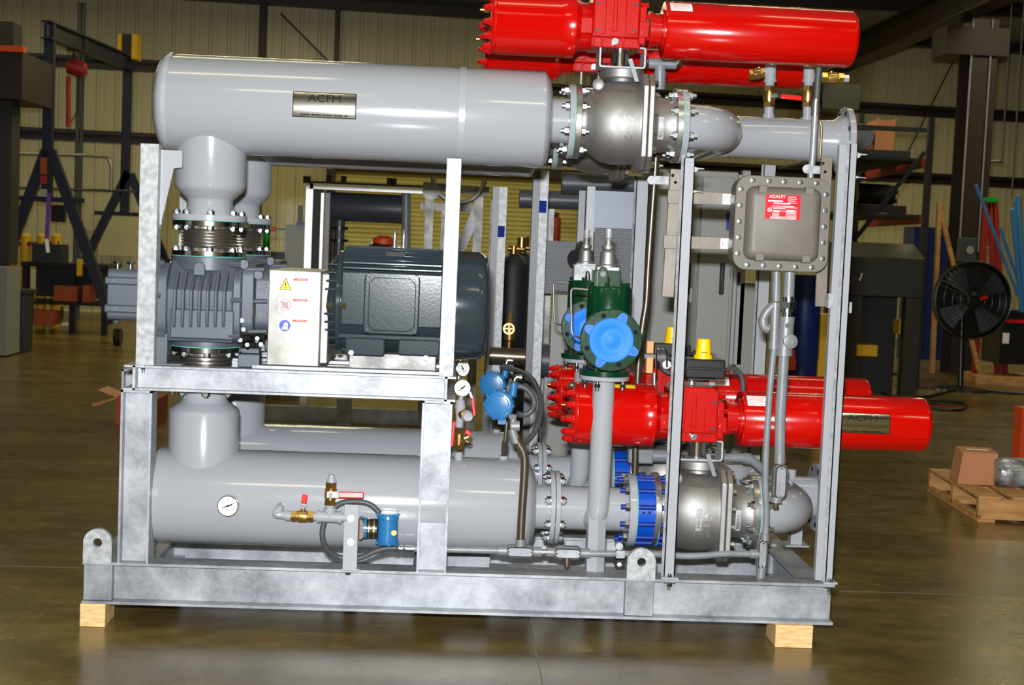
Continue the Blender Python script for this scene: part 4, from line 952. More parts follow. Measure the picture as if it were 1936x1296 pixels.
# valve set on the front of the lower silencer
YV = YC-LR-.045
vs = thing('drain_valve_set', 'brass ball valves and grey tee with red levers on the front lower silencer', 'valve', at(590, 990, YV), None)
P = lambda x, y: at(x, y, YV)
b = MB(); b.tube(spline([at(530, 955, YC-LR+.02), at(529, 962, YV+.015), at(522, 972, YV), at(533, 974, YV), at(552, 976, YV)], 5), .0145, 16); b.ring(at(532, 957, YC-LR+.012), (0, -1, 0), .024, .012, .01); b.cyl(P(540, 975), P(549, 976), .019, n=18); b.build('elbow', 'grey_paint', vs)
brass_valve(vs, P(551, 976), P(593, 977.5), .021, (P(573, 958), P(577, 936)), hw=.02)
b = MB(); b.cyl(P(573, 973), P(573.5, 958), .008, n=12); b.build('stem', 'brass', vs)
b = MB(); b.cyl(P(592, 977), P(602, 977), .016, n=18); b.cyl(P(601, 977), P(646, 979), .021, n=20); b.cyl(P(599, 977), P(605, 977), .024, n=20); b.cyl(P(640, 979), P(646, 979), .024, n=20); b.cyl(P(645, 979), P(656, 979), .016, n=18); b.cyl(P(624, 978), P(624, 962), .021, n=20); b.cyl(P(624, 966), P(624, 961), .024, n=20); b.cyl(P(624, 961), P(624, 954), .016, n=18); b.build('tee', 'grey_paint', vs)
brass_valve(vs, P(624, 955), P(626.5, 912), .022, (at(625, 936, YV-.03), at(688, 937, YV-.03)), hw=.024)
b = MB(); b.rev(P(626.5, 912), P(627, 898)-P(626.5, 912), [(0, .018), (.006, .018), (.018, .012), (.027, .011), (.027, 0)], 18); b.build('plug', 'grey_paint', vs)
# transmitter on its bracket post
tr = thing('pressure_transmitter', 'blue pressure transmitter on a grey post standing on the front base beam', 'transmitter', at(664, 1078, .03))
x0, x1 = X(650, 1000, -.015), X(677, 1000, -.015); zt = Z(664, 955, -.015)
b = MB(); b.bx(x0, x1, -.015, -.007, ZT+.002, zt); b.bx(x0, x0+.005, -.007, .0, ZT+.002, zt); b.bx(X(646, 1070, .0), X(681, 1070, .0), -.016, .055, ZT+.0005, ZT+.007); pst = b.build('bracket_post', 'grey_tube', tr, bevel=.001)
for py in (981, 1026):
    c = at(663, py, -.015); b = MB(); b.rev((c.x, -.015, c.z), (0, -1, 0), [(0, .0135), (.003, .0135), (.006, .010), (.006, 0)], 20); b.build('bolt', 'white', pst)
c = at(657, 1083, .0); b = MB(); b.hex((c.x, .03, ZT-.024), (c.x, .03, ZT-.011), .011); b.build('bolt', 'zinc', pst)
P = lambda x, y, d=0: at(x, y, YV+d)
b = MB(); b.prism([(P(679, 977).x, P(679, 980).z), (P(686, 975).x, P(686, 978).z), (P(690, 990).x, P(690, 988).z), (P(692, 1000).x, P(692, 1000).z), (P(690, 1012).x, P(690, 1012).z), (P(684, 1022).x, P(684, 1020).z), (P(678, 1018).x, P(678, 1018).z)], 'y', YV-.03, YV+.03); b.build('manifold_block', 'brown_steel', tr, bevel=.004)
b = MB(); b.cyl(P(688, 999), P(694, 999), .040, n=28); b.build('module', 'blue_box', tr)
b = MB(); b.cyl(P(694, 999.5), P(713, 1000), .0355, n=28); b.cyl(P(700, 999.5), P(705, 999.5), .0365, n=28); b.build('collar', 'black', tr)
b = MB(); b.ring(P(697, 999.5), (1, 0, .0), .0368, .03, .004); b.ring(P(706, 999.5), (1, 0, .0), .0368, .03, .006); b.build('collar_ring', 'brass', tr)
ca, cb_ = P(734, 1027), P(734, 972); 
ax = V((0, 0, 1)); hc = P(733, 1000); hr = (P(754, 1000).x-P(712, 1000).x)/2; hh = P(733, 970).z-P(733, 1029).z
b = MB(); b.rev((hc.x, YV, hc.z-hh/2), ax, [(0, 0), (0, hr-.008), (.006, hr-.002), (.018, hr), (.02, hr-.003), (.024, hr-.003), (hh-.024, hr-.003), (hh-.02, hr-.003), (hh-.018, hr), (hh-.006, hr-.002), (hh, hr-.008), (hh, 0)], 36); hs = b.build('housing', 'blue_box', tr, ang=30)
for k in range(8):
    t = 2*PI*k/8+.2
    for zz in (-hh/2+.001, hh/2-.009):
        b = MB(); b.bx(-.006, .006, -.006, .004, 0, .008, Matrix.Rotation(t, 3, 'Z'), V((0, 0, 0))); 
        for v in b.bm.verts: v.co += V((hc.x+math.cos(t)*hr*.93, YV+math.sin(t)*hr*.93, hc.z+zz))
        b.build('cap_lug', 'blue_box', hs)
c = at(745, 1007, YV-hr+.01); b = MB(); b.hex(c, c+V((0, -.014, 0)), .011); b.cyl(c+V((0, -.014, 0)), c+V((0, -.02, 0)), .006, n=12); b.build('plug', 'brass', hs)
# flexible hose looping behind the bracket post to the conduit line
cable = thing('flexible_conduit', 'dark grey flexible hose looping behind the blue pressure transmitter post', 'hose', at(620, 1010, .05))
hp = [(724, 985), (715, 968), (697, 953), (672, 949), (645, 952), (625, 968), (612, 992), (610, 1018), (620, 1040), (640, 1054), (668, 1058), (690, 1052), (712, 1042), (732, 1037), (748, 1037)]
b = MB(); b.tube(spline([at(x, y, .010 if y < 1030 else .03 if y < 1050 and i < 10 else .05) for i, (x, y) in enumerate(hp)], 6), .0105, 14); b.build('hose', 'rubber', cable)
b = MB(); b.hex(at(745, 1037, .06), at(754, 1037, .06), .0155); b.cyl(at(753, 1037, .06), at(758, 1037, .06), .011); b.cyl(at(758, 1037, .06), at(783, 1037.5, .06), .0125, n=20); b.hex(at(762, 1037, .06), at(766, 1037, .06), .0145); b.build('connector', 'zinc', cable)
# ---- rigid conduit along the front with its fittings
def conduit_body(root, c, half_w, half_h, axis, depth=.03, name='conduit_body'):
    """oval cast fitting with a screwed cover; axis 'x' lies flat, 'z' stands"""
    c = V(c); w_, h_ = (half_w, half_h) if axis == 'x' else (half_h, half_w)
    def oval(k, y0, y1, m, nm, par):
        ww, hh_ = w_*k, h_*k; 
        if axis == 'x': ww = w_-(h_-hh_)
        else: hh_ = h_-(w_-ww)
        b = MB(); b.prism(rrect(c.x-ww, c.x+ww, c.z-hh_, c.z+hh_, min(ww, hh_)*.98, 8), 'y', c.y+y0, c.y+y1); return b.build(nm, m, par, bevel=.0015)
    o = oval(1, -.012, depth, 'cast_alu', name, root); oval(.9, -.016, -.011, 'black_matt', 'gasket', o); cv = oval(.68, -.0195, -.0155, 'galv', 'cover', o)
    e = V((1, 0, 0)) if axis == 'x' else V((0, 0, 1)); b = MB()
    for s_ in (-1, 1): p = c+e*s_*(max(w_, h_)*.78)+V((0, -.0195, 0)); b.cyl(p, p+V((0, -.0012, 0)), .003, n=10)
    b.build('cover_screws', 'print', o); return o
YK = .065
cl = thing('conduit_run', 'grey rigid conduit with two flat oval fittings along the front base beam', 'conduit', at(1000, 1060, YK))
P = lambda x, y, d=0.: at(x, y, YK+d)
b = MB(); b.tube([P(782, 1038), P(800, 1038.5), P(946, 1042)], .0122, 14); b.build('conduit', 'grey_conduit', cl)
conduit_body(cl, P(983, 1043), .058/2+.0, .0225, 'x') if 0 else conduit_body(cl, P(983, 1043), .055, .0225, 'x')
conduit_body(cl, P(1073, 1046), .055, .0225, 'x')
for a, c in ((942, 958), (1008, 1024), (1033, 1048), (1098, 1115)):
    b = MB(); b.cyl(P(a, 1042+(a-950)*.03), P(c, 1042+(c-950)*.03), .0185, n=20); b.build('hub', 'cast_alu', cl)
b = MB(); b.cyl(P(1022, 1044), P(1036, 1044.5), .0115, n=14); b.build('nipple', 'steel', cl)
b = MB(); b.cyl(P(1072, 1053), P(1072, 1064), .0185, n=18); b.cyl(P(1072, 1062), P(1072, 1071), .011, n=14); b.hex(P(1072, 1071), P(1072, 1075), .012); b.build('drain', 'brown_steel', cl)
pts = [P(1112, 1047.5), P(1180, 1048), P(1250, 1049), P(1290, 1052), P(1330, 1051), P(1370, 1048), P(1420, 1048)]
b = MB(); b.tube(spline(pts, 5), .0122, 14); b.build('conduit', 'grey_conduit', cl)
c = P(1172, 1047); b = MB(); b.bx(c.x-.016, c.x+.016, YK-.02, YK+.005, c.z-.014, c.z+.014); b.rev(at(1171, 1034, YK-.02), (0, 1, 0), [(0, .014), (.02, .014), (.02, 0)], 20); b.build('strap', 'galv_bright', cl)
c = P(1172, 1064); b = MB(); b.bx(c.x-.018, c.x+.018, YK-.02, YK+.06, c.z-.017, c.z+.013); b.build('strut_stub', 'black', cl)
b = MB(); b.hex(at(1171, 1068, YK-.021), at(1171, 1068, YK-.026), .007); b.build('bolt', 'zinc', cl)
conduit_body(cl, P(1440.5, 1048), .057, .0195, 'z', name='corner_body')
b = MB(); b.cyl(P(1417, 1048), P(1434, 1048), .018, n=18); b.build('hub', 'cast_alu', cl)
b = MB(); b.cyl(P(1440, 1072), P(1438, 1092), .0185, n=18); b.hex(P(1438, 1090), P(1438, 1094), .016); b.build('hub', 'cast_alu', cl)
b = MB(); b.cyl(P(1446, 1022), P(1447, 1008), .0175, n=18); b.build('hub', 'cast_alu', cl)
# bare steel conduit rising from the first fitting to the temperature heads
YK = .018; P = lambda x, y, d=0.: at(x, y, YK+d)
em = thing('riser_conduit', 'bare steel conduit rising in front of the lower silencer end to the blue heads', 'conduit', P(984, 1030))
pts = [P(984, 1024), P(986, 980), P(990, 920), P(992, 880), P(991, 862), P(987, 850), P(982, 842), P(976, 830)]
b = MB(); b.tube(spline(pts, 5), .0155, 18); b.build('conduit', 'brown_steel', em)
b = MB(); b.cyl(P(984, 1033), P(984, 1020), .0195, n=18); b.build('hub', 'cast_alu', em)
b = MB(); b.cyl(P(976, 838), P(968, 812), .016, n=16); b.cyl(P(966, 806), P(982, 806), .02, n=18); b.cyl(P(970, 826), P(970, 790), .0125, n=16); b.hex(P(969, 792), P(969, 784), .016); b.build('tee', 'cast_alu', em)
# ---- temperature heads on the lower silencer
th1 = thing('temperature_transmitter', 'front blue round transmitter head on a steel stem above the lower silencer', 'transmitter', (X(951, 860, YC), YC, LZ+LR), 'round blue transmitter heads')
xx = X(952, 860, YC); zz0 = Z(952, 868, YC); zc_ = Z(948, 768, YC)
b = MB(); b.cyl((xx, YC, zz0-.02), (xx, YC, zz0+.012), .017, n=16); b.build('weld_boss', 'grey_paint', th1)
b = MB(); b.cyl((xx, YC, zz0), (xx+.008, YC, zc_-.06), .0075, n=14); b.cyl((xx+.0015, YC, zz0+.03), (xx+.004, YC, zz0+.068), .0135, n=6); b.cyl((xx+.001, YC, zz0+.012), (xx+.002, YC, zz0+.03), .0115, n=6); b.build('stem', 'brown_steel', th1)
hx = X(947, 768, YC-.06); hz_ = Z(947, 768, YC-.06)
b = MB(); n_ = V((-.22, -1, -.0)).normalized(); o = V((hx, YC-.005, hz_))
b.rev(o, n_, [(-.06, 0), (-.06, .038), (-.05, .044), (-.01, .047), (.0, .047), (.004, .056), (.038, .056), (.042, .053), (.045, .046), (.045, 0)], 40); hd = b.build('housing', 'blue_box', th1, ang=30)
a, u, v = frame(n_)
for k in range(10):
    t = 2*PI*k/10; p = o+(u*math.cos(t)+v*math.sin(t))*.055+a*.022; b = MB(); b.bar(p-a*.017, p+a*.017, .010, .008, up=(u*math.cos(t)+v*math.sin(t))); b.build('cap_lug', 'blue_box', hd)
for k in range(6):
    t0 = 2*PI*k/6; b = MB(); pts = [o+(u*math.cos(t0+.75*s_/6)+v*math.sin(t0+.75*s_/6))*.040+a*.045 for s_ in range(7)]; b.tube(pts, .0022, 6); b.build('cap_ridge', 'blue_box', hd)
b = MB(); b.bar(o-V((-.008, 0, .05)), o-V((-.008, 0, .075)), .03, .03, up=(0, 1, 0)); b.build('neck', 'blue_box', hd)
b = MB(); b.cyl(o+V((.045, .01, .03)), o+V((.050, .01, .085)), .016, n=16); b.build('conduit_entry', 'blue_box', hd)
b = MB(); b.tube(spline([o+V((.05, .01, .08)), o+V((.052, .01, .098)), o+V((.062, .01, .106)), o+V((.078, .01, .104))], 5), .011, 12); b.hex(o+V((.05, .01, .08)), o+V((.05, .01, .09)), .0165); b.build('elbow', 'zinc', hd)
th2 = dup(th1, U2, 'rear blue round transmitter head, upper left of the front one')
def hose(pts, r, lab, m='rubber', cat='hose'):
    Pp = spline([at(x, y, d) for x, y, d in pts], 8); b = MB(); b.tube(Pp, r, 12); return tag(b.build('flexible_hose', m), lab, cat, 'dark flexible hoses beside the blue heads')
hose([(973, 730, .24), (990, 733, .24), (1004, 745, .24), (1010, 762, .24), (1004, 778, .23), (990, 785, .23), (978, 783, .22)], .0115, 'dark grey hose curling from the front blue head back to the conduit tee')
hose([(948, 695, .99), (975, 700, .9), (1000, 712, .7), (1016, 735, .5), (1023, 765, .4), (1018, 800, .3), (1003, 828, .25), (985, 840, .2), (972, 832, .12)], .0115, 'long dark grey hose sweeping right from the rear blue head down to the conduit tee')
# ---- pressure gauge stand on the lower silencer
gs = thing('gauge_stand', 'pressure gauge on a brass valve stack with red levers above the lower silencer', 'gauge', (X(868, 865, YC-.03), YC-.03, LZ+LR))
P = lambda x, y, d=0.: at(x, y, YC-.03+d)
b = MB(); b.cyl(P(867, 872), P(867, 855), .0155, n=18); b.cyl(P(867, 864), P(867, 860), .018, n=18); b.build('nipple', 'grey_paint', gs)
b = MB(); b.cyl(P(868, 808), P(869, 795), .0155, n=16); b.build('nipple', 'grey_paint', gs)
bvv = brass_valve(gs, P(867, 850), P(869, 810), .020)
b = MB(); b.bar(P(858, 797), P(854, 845), .012, .008, up=(0, -1, 0)); b.build('lever', 'red_plastic', gs, bevel=.003)
b = MB(); b.bar(P(880, 815), P(890, 822), .016, .012, up=(0, -1, 0)); b.build('side_lever', 'red_plastic', gs, bevel=.003)
b = MB(); b.cyl(P(876, 830), P(886, 826), .010, n=12); b.tube(spline([P(884, 824), P(889, 830), P(887, 836), P(880, 834)], 4), .004, 8); b.build('side_cock', 'brass', gs)
b = MB(); b.cyl(P(869, 797), P(869, 780), .015, n=16); b.cyl(P(870, 782), P(870, 757), .0185, n=18); b.cyl(P(870, 772), P(870, 766), .021, n=18); b.cyl(P(871, 757), P(872, 750), .009, n=12); b.build('cross_fitting', 'grey_paint', gs)
b = MB(); b.cyl(P(872, 782), P(880, 785, -.03), .018, n=18); b.cyl(P(876, 784, -.01), P(884, 786, -.035), .021, n=18); b.build('relief_body', 'brass', gs)
b = MB(); b.rev(P(883, 786.5, -.03), (.25, -1, -.1), [(0, .022), (.008, .022), (.012, .019), (.02, .017), (.02, 0)], 22); b.build('relief_cap', 'galv_bright', gs)
b = MB(); b.bar(P(893, 752), P(897, 787), .012, .006, up=(0, -1, 0)); b.build('lever', 'red_plastic', gs, bevel=.003)
b = MB(); b.bar(P(888, 742), P(894, 756), .008, .003, up=(0, -1, 0)); b.build('lever_arm', 'zinc', gs)
dial(gs, P(874, 734, -.03), .0325, (.05, -1, 0), 'gauge', needle=.7)
g2 = thing('rear_gauge', 'small steel pressure gauge seen edge-on above the front gauge stand', 'gauge', at(868, 700, YC+D-.1))
P = lambda x, y, d=0.: at(x, y, .6+d)
dial(g2, P(874, 697), .034, (.75, -1, .1), 'gauge', needle=2.)
b = MB(); b.cyl(P(868, 706), P(866, 730), .009, n=12); b.build('stem', 'steel', g2)
# ================================================================== valve position switches on the lower actuators
hxm = (X(1117, 60, .15)+X(1207, 60, .15))/2+VD.x; htop = AZ+.125+VD.z
def switch_box(lab):
    t = thing('position_switch', lab, 'switch', (hxm, YC, htop), 'valve position switches')
    x0, x1 = X(1300, 730, YC-.06), X(1354, 730, YC-.06); zt = Z(1327, 717, YC-.06)
    b = MB(); b.bx(x0, x1, YC-.06, YC+.06, zt-.004, zt); b.bx(x0, x0+.004, YC-.06, YC+.06, htop, zt); b.bx(x1-.004, x1, YC-.06, YC+.06, htop, zt); b.bx(x0-.004, x1+.004, YC-.06, YC+.06, htop, htop+.004); b.build('bracket', 'steel_shiny', t)
    b = MB(); b.cyl((hxm, YC, htop-.01), (hxm, YC, zt), .007, n=12); b.cyl((hxm, YC, htop), (hxm, YC, htop+.012), .017, n=16); b.build('spindle', 'steel', t)
    xa, xb2 = X(1297, 698, YC-.06), X(1372, 698, YC-.06); z1 = Z(1335, 680, YC-.05)
    b = MB(); b.bx(xa, xb2, YC-.055, YC+.055, zt+.001, z1); bxx = b.build('box', 'black', t, bevel=.006)
    b = MB(); b.bx(xa-.004, xb2+.004, YC-.06, YC+.06, zt+.034, zt+.044); b.build('lid_seam', 'black', bxx, bevel=.002)
    xm = X(1330, 660, YC); zy = Z(1330, 641, YC)
    b = MB(); b.rev((xm, YC, z1), (0, 0, 1), [(0, .036), (.012, .036), (.013, .030), (zy-z1-.003, .0255), (zy-z1, .023), (zy-z1, 0)], 32); yd = b.build('indicator', 'yellow', t, ang=30)
    b = MB(); f = lambda x, y, z: V((xm+.0285*math.sin(x/.0285), YC-.0295*math.cos(x/.0285)-z, z1+.024+y)); b.marks(f, 4, .022, .005); b.build('lettering', 'print', yd, rec=False)
    b = MB(); c = V((xb2, YC-.01, zt+.03)); b.hex(c, c+V((.02, 0, .005)), .013); b.hex(c+V((.02, 0, .005)), c+V((.034, 0, .008)), .0165); b.build('cable_gland', 'zinc', t)
    b = MB(); b.tube(spline([c+V((.03, 0, .007)), c+V((.055, .01, .004)), c+V((.075, .015, -.02)), c+V((.085, .02, -.06)), c+V((.083, .03, -.11))], 6), .010, 12); b.build('cable', 'rubber', t)
    return t
sw = switch_box('front black position switch box with yellow dome on the lower red actuator')
sw2 = dup(sw, U2, 'rear black position switch box with yellow dome, left of the grey upright')
sl = thing('solenoid_valve', 'tan and steel solenoid valve block on the rear lower actuator, right of the green valve', 'valve', at(1245, 720, .78))
P = lambda x, y, d=0.: at(x, y, .78+d)
b = MB(); b.bx(P(1221, 690).x, P(1234, 690).x, .765, .80, P(1228, 706).z, P(1228, 675).z); b.bx(P(1222, 660).x, P(1235, 660).x, .765, .80, P(1228, 668).z, P(1228, 645).z); b.build('coil', 'tan_plastic', sl, bevel=.003)
b = MB(); b.bx(P(1236, 665).x, P(1290, 665).x, .77, .83, P(1260, 672).z, P(1260, 650).z); b.build('valve_body', 'black', sl, bevel=.004)
b = MB(); b.bx(.915, .955, .80, .99, AZ+VD.z+.1255, AZ+VD.z+.20); b.build('mounting_bracket', 'black', sl)
b = MB(); b.cyl(P(1218, 674), P(1240, 674), .012, n=14); b.cyl(P(1238, 676), P(1262, 676), .017, n=14); b.build('conduit_hub', 'grey_conduit', sl)
for pts in ([(1241, 720), (1241, 668), (1243, 662), (1246, 660)], [(1246, 668), (1254, 660), (1260, 665), (1261, 695)]):
    b = MB(); b.tube(spline([P(x, y, -.02) for x, y in pts], 5), .0042, 8); b.build('air_tube', 'steel_shiny', sl)
b = MB(); b.rev(P(1259, 690), (0, -1, .1), [(0, .018), (.02, .018), (.02, 0)], 18); b.build('filter', 'steel', sl)
b = MB(); b.cyl(P(1237, 705), P(1237, 745), .012, n=12); b.build('exhaust', 'steel', sl)
b = MB(); b.tube(spline([P(1248, 676), P(1256, 700), P(1272, 706), P(1290, 705)], 5), .012, 10); b.build('cable', 'rubber', sl)
c = at(1175, 728, YC-.02); b = MB(); b.tube([(c.x, YC, AZ+VD.z+.118), (c.x+.078, YC, AZ+VD.z+.1185)], .004, 8)
b = MB(); f = lambda x, y: V((c.x+.01+x, YC-.118*math.cos(1.22+y/.118)-.0012, AZ+VD.z+.1195*math.sin(1.22+y/.118))); b.grid(lambda u, v: f((u-.5)*.078, (v-.5)*.03), 2, 6); b.build('sticker', 'sign_yellow', lowac, rec=False)
b = MB(); o = at(1088, 729, YC-.06); b.hex(o, o+V((-.012, 0, 0)), .014); b.rev(o+V((-.01, 0, 0)), (-1, 0, 0), [(0, .013), (.012, .012), (.018, .008), (.018, 0)], 16); b.build('vent_plug', 'brown_steel', lowac)
# ================================================================== grey uprights, struts and junction box
YU = .02
def upright(lab, pt, pb_, pxl, dx, y, top_py, tabs=True, foot=True):
    xa = X(pxl, 700, y); zt = Z(pt, top_py, y)
    t = thing('grey_upright', lab, 'post', (xa+dx/2, y+.02, ZT), 'grey channel uprights')
    b = MB(); b.bx(xa, xa+.004, y, y+.045, ZT+.006, zt+(.004 if not tabs else .012)); b.bx(xa, xa+dx, y, y+.004, ZT+.006, zt); b.bx(xa+dx-.004, xa+dx, y, y+.045, ZT+.006, zt); b.build('channel', 'grey_tube', t)
    b = MB(); b.poly([(xa-.0005, y+.0005, ZT+.006), (xa-.009, y+.008, ZT+.006), (xa-.009, y+.011, ZT+.006), (xa-.0005, y+.011, ZT+.006), (xa-.0005, y+.0005, zt+.01), (xa-.009, y+.008, zt+.01), (xa-.009, y+.011, zt+.01), (xa-.0005, y+.011, zt+.01)], [(0, 1, 5, 4), (1, 2, 6, 5), (2, 3, 7, 6), (3, 0, 4, 7), (0, 3, 2, 1), (4, 5, 6, 7)]); b.build('edge_lip', 'galv_bright', t)
    if foot:
        b = MB(); b.bx(xa-.012, xa+dx+.012, y-.02, y+.055, ZT+.0005, ZT+.007); b.build('foot_plate', 'grey_tube', t)
        xm = xa+dx/2; b = MB(); b.hex((xm, y-.008, ZT+.007), (xm, y-.008, ZT+.015), .010); b.cyl((xm, y-.008, ZT-.04), (xm, y-.008, ZT+.02), .006, n=10); b.hex((xm, y-.008, ZT-.028), (xm, y-.008, ZT-.016), .011); b.bx(xm-.022, xm+.022, y-.019, y+.01, ZT-.0145, ZT-.0105); b.build('anchor_bolt', 'zinc', t)
    if tabs:    # ends of a strut channel poking out to the right
        for k, dz in ((0, -.045), (1, -.12)):
            b = MB(); z = zt+dz; b.prism([(xa+dx-.002, z-.006), (xa+dx+.006, z-.004), (xa+dx+.012, z+.006-.008*k), (xa+dx+.034, z+.006-.010*k), (xa+dx+.034, z+.009-.010*k), (xa+dx+.008, z+.011-.010*k), (xa+dx-.002, z+.014-.01*k)], 'y', y-.004, y+.04); b.build('strut_end', 'galv_bright', t)
    return t
up1 = upright('grey channel upright left of the junction box, in front of the lower ball valve', 1304, 0, 1274, .041, YU, 299)
xr = X(1577, 700, YU)
up2 = upright('grey channel upright at the right front corner, right of the junction box', 1606, 0, 1583, .03, YU, 272)
b = MB(); b.bx(xr-.022, xr+.010, YU+.018, YU+.05, ZT+.006, Z(1597, 274, YU+.02)); b.build('back_channel', 'grey_tube', up2)
b = MB(); c = at(1607, 582, YU); b.bx(c.x-.002, c.x+.006, YU-.002, YU+.03, c.z-.02, c.z+.02); b.bx(at(1562, 570, .05).x, at(1572, 570, .05).x, .02, .06, at(1567, 582, .05).z, at(1567, 555, .05).z); b.build('strap_clip', 'galv_bright', up2)
YUR = 1.33
upright('rear grey upright behind the upper ball valves, standing left of the electrical enclosure', 1211, 0, 1187, .058, YUR, 337, tabs=False, foot=False)
upright('rear grey upright behind the junction box conduits', 1450, 0, 1424, .058, YUR, 312, tabs=False, foot=False)
# stainless strut frame for the box
YS = .07
fr = thing('strut_frame', 'stainless strut channel frame bolted to the uprights, holding the junction box', 'bracket', (X(1415, 560, YS), YS, Z(1265, 560, YS)))
def strut(p0, p1, w_, nm='strut_channel', y=YS, holes=()):
    a, c = at(*p0, y), at(*p1, y); b = MB(); b.bar(a, c, w_, .012, up=(0, -1, 0)) ; o = b.build(nm, 'strut', fr, bevel=.002)
    for h in holes:
        q = at(*h, y-.0065); b = MB(); b.rev(q, (0, -1, 0), [(0, .006), (.0006, .006), (.0006, 0)], 14); b.build('slot', 'print', o)
    return o
strut((1279, 320), (1262, 562), .045, holes=((1272, 332), (1277, 345)), y=YU+.055)
b = MB(); a = at(1279, 320, .085); 
strut((1563, 297), (1551, 580), .042, holes=((1556, 309), (1560, 325)), y=YU+.06)
for (p0, p1) in (((1262, 372), (1400, 378)), ((1254, 457), (1400, 462))):
    strut(p0, p1, .048, y=YU+.085)
    strut((p0[0], p0[1]), (p0[0]+26, p0[1]+1), .050, nm='strut_joint', y=YU+.047)
for (x, y) in ((1375, 377), (1371, 461)):
    c = at(x, y, YU+.07); b = MB(); b.bx(c.x-.019, c.x+.02, YU+.062, YU+.078, c.z-.02, c.z+.02); cl_ = b.build('clamp', 'white', fr, bevel=.003)
    b = MB(); b.hex((c.x, YU+.062, c.z), (c.x, YU+.054, c.z), .0105); b.ring((c.x, YU+.062, c.z), (0, -1, 0), .015, .006, .002); b.build('bolt', 'zinc', cl_)
YJ = -.045
j0, j1 = X(1384, 425, YJ), X(1575, 425, YJ)
jx0, jx1, jz0, jz1 = X(1388, 425, YJ), X(1572, 425, YJ), Z(1475, 513, YJ), Z(1480, 334, YJ)
jx0 = X(1388.5, 425, YJ); jx1 = X(1568.5, 425, YJ)
jb = thing('junction_box', 'grey-brown cast explosion-proof junction box with red label, right of centre', 'box', ((jx0+jx1)/2, YJ+.06, jz0))
b = MB(); b.prism(rrect(jx0, jx1, jz0, jz1, .05, 8), 'y', YJ, YJ+.022); b.build('cover_flange', 'junction', jb, bevel=.003)
b = MB(); b.prism(rrect(jx0+.004, jx1-.004, jz0+.004, jz1-.004, .05, 8), 'y', YJ+.024, YJ+.12); b.build('body', 'junction', jb, bevel=.006)
b = MB(); q0, q1, r0, r1 = jx0+.036, jx1-.036, jz0+.036, jz1-.038
rings = []
for (k, y) in ((0, YJ+.002), (.002, YJ-.008), (.007, YJ-.022), (.016, YJ-.034), (.030, YJ-.040)):
    rings.append([b.bm.verts.new((p[0], y, p[1])) for p in rrect(q0+k, q1-k, r0+k, r1-k, max(.004, .032-k*.6), 8)])
for A, B in zip(rings, rings[1:]):
    n = len(A)
    for i in range(n): b.bm.faces.new([A[i], A[(i+1) % n], B[(i+1) % n], B[i]])
b.bm.faces.new(rings[-1]); b.build('cover_dome', 'junction', jb, ang=50)
for fx_ in (.20, .815):
    for top_ in (0, 1):
        x = q0+(q1-q0)*fx_; b = MB(); z = (r1-.018) if top_ else (r0+.018)
        b.bx(x-.016, x+.016, YJ-.037, YJ-.002, z-.02, z+.02); b.build('dome_rib', 'junction', jb, bevel=.003)
scr = [(jx0+(jx1-jx0)*f_, jz1-.018) for f_ in (.17, .34, .5, .67, .84)] + [(jx0+(jx1-jx0)*f_, jz0+.018) for f_ in (.16, .33, .5, .67, .84)] + [(jx0+.018, jz0+(jz1-jz0)*f_) for f_ in (.17, .34, .51, .68, .85)] + [(jx1-.018, jz0+(jz1-jz0)*f_) for f_ in (.15, .32, .49, .66, .83)]
for (x, z) in scr:
    b = MB(); b.rev((x, YJ, z), (0, -1, 0), [(0, .009), (.001, .009), (.0015, .0065), (.006, .0055), (.0065, 0)], 16); b.build('cover_screw', 'zinc', jb)
la, lb_ = X(1447, 391, YJ-.04), X(1513, 391, YJ-.04); lz0, lz1 = Z(1480, 415, YJ-.04), Z(1480, 368.5, YJ-.04)
b = MB(); b.bx(la, lb_, YJ-.0425, YJ-.041, lz0, lz1); lb = b.build('label_plate', 'label_red', jb)
lw = lb_-la; lh = lz1-lz0; q = lambda x, y, z=0: V((la+lw*.5+x, YJ-.0430, lz0+lh*.5+y))
b = MB(); b.text('ADALET', lambda x, y, z: q(-.022+x, .036+y), .0105, wfit=.060)
def dash(x0, x1, y, h=.0022): b.poly([q(x0, y), q(x1, y), q(x1, y+h), q(x0, y+h)], [(0, 1, 2, 3)])
for k in range(4): dash(.016, .016+.030+.004*(k % 2), .036-k*.007, .0016)
dash(-.055, -.002, .018, .005); dash(-.035, .026, .010, .0045)
for k, (a0, a1) in enumerate(((-.04, .04), (-.045, .052), (-.035, .01), (.014, .046), (-.03, .04))): dash(a0, a1, .002-.0045*k, .0015)
for k in range(5): dash(-.038, -.012, -.014-.0045*k, .0014); dash(.012, .05, -.014-.0045*k, .0014)
for k in range(3): dash(-.045, .05, -.036-.0035*k, .0013)
b.ring(q(-.048, -.012), (0, -1, 0), .0075, .0058, .0003); b.marks(lambda x, y, z: q(-.048+x, -.012+y), 2, .007, .005)
b.build('lettering', 'white', lb, rec=False, sharp=True)
for py in (385,):
    c = at(1572, py, .03); b = MB(); b.cyl((jx1-.002, .03, c.z), (jx1+.018, .03, c.z), .016, n=18); b.build('hub', 'junction', jb, bevel=.003)
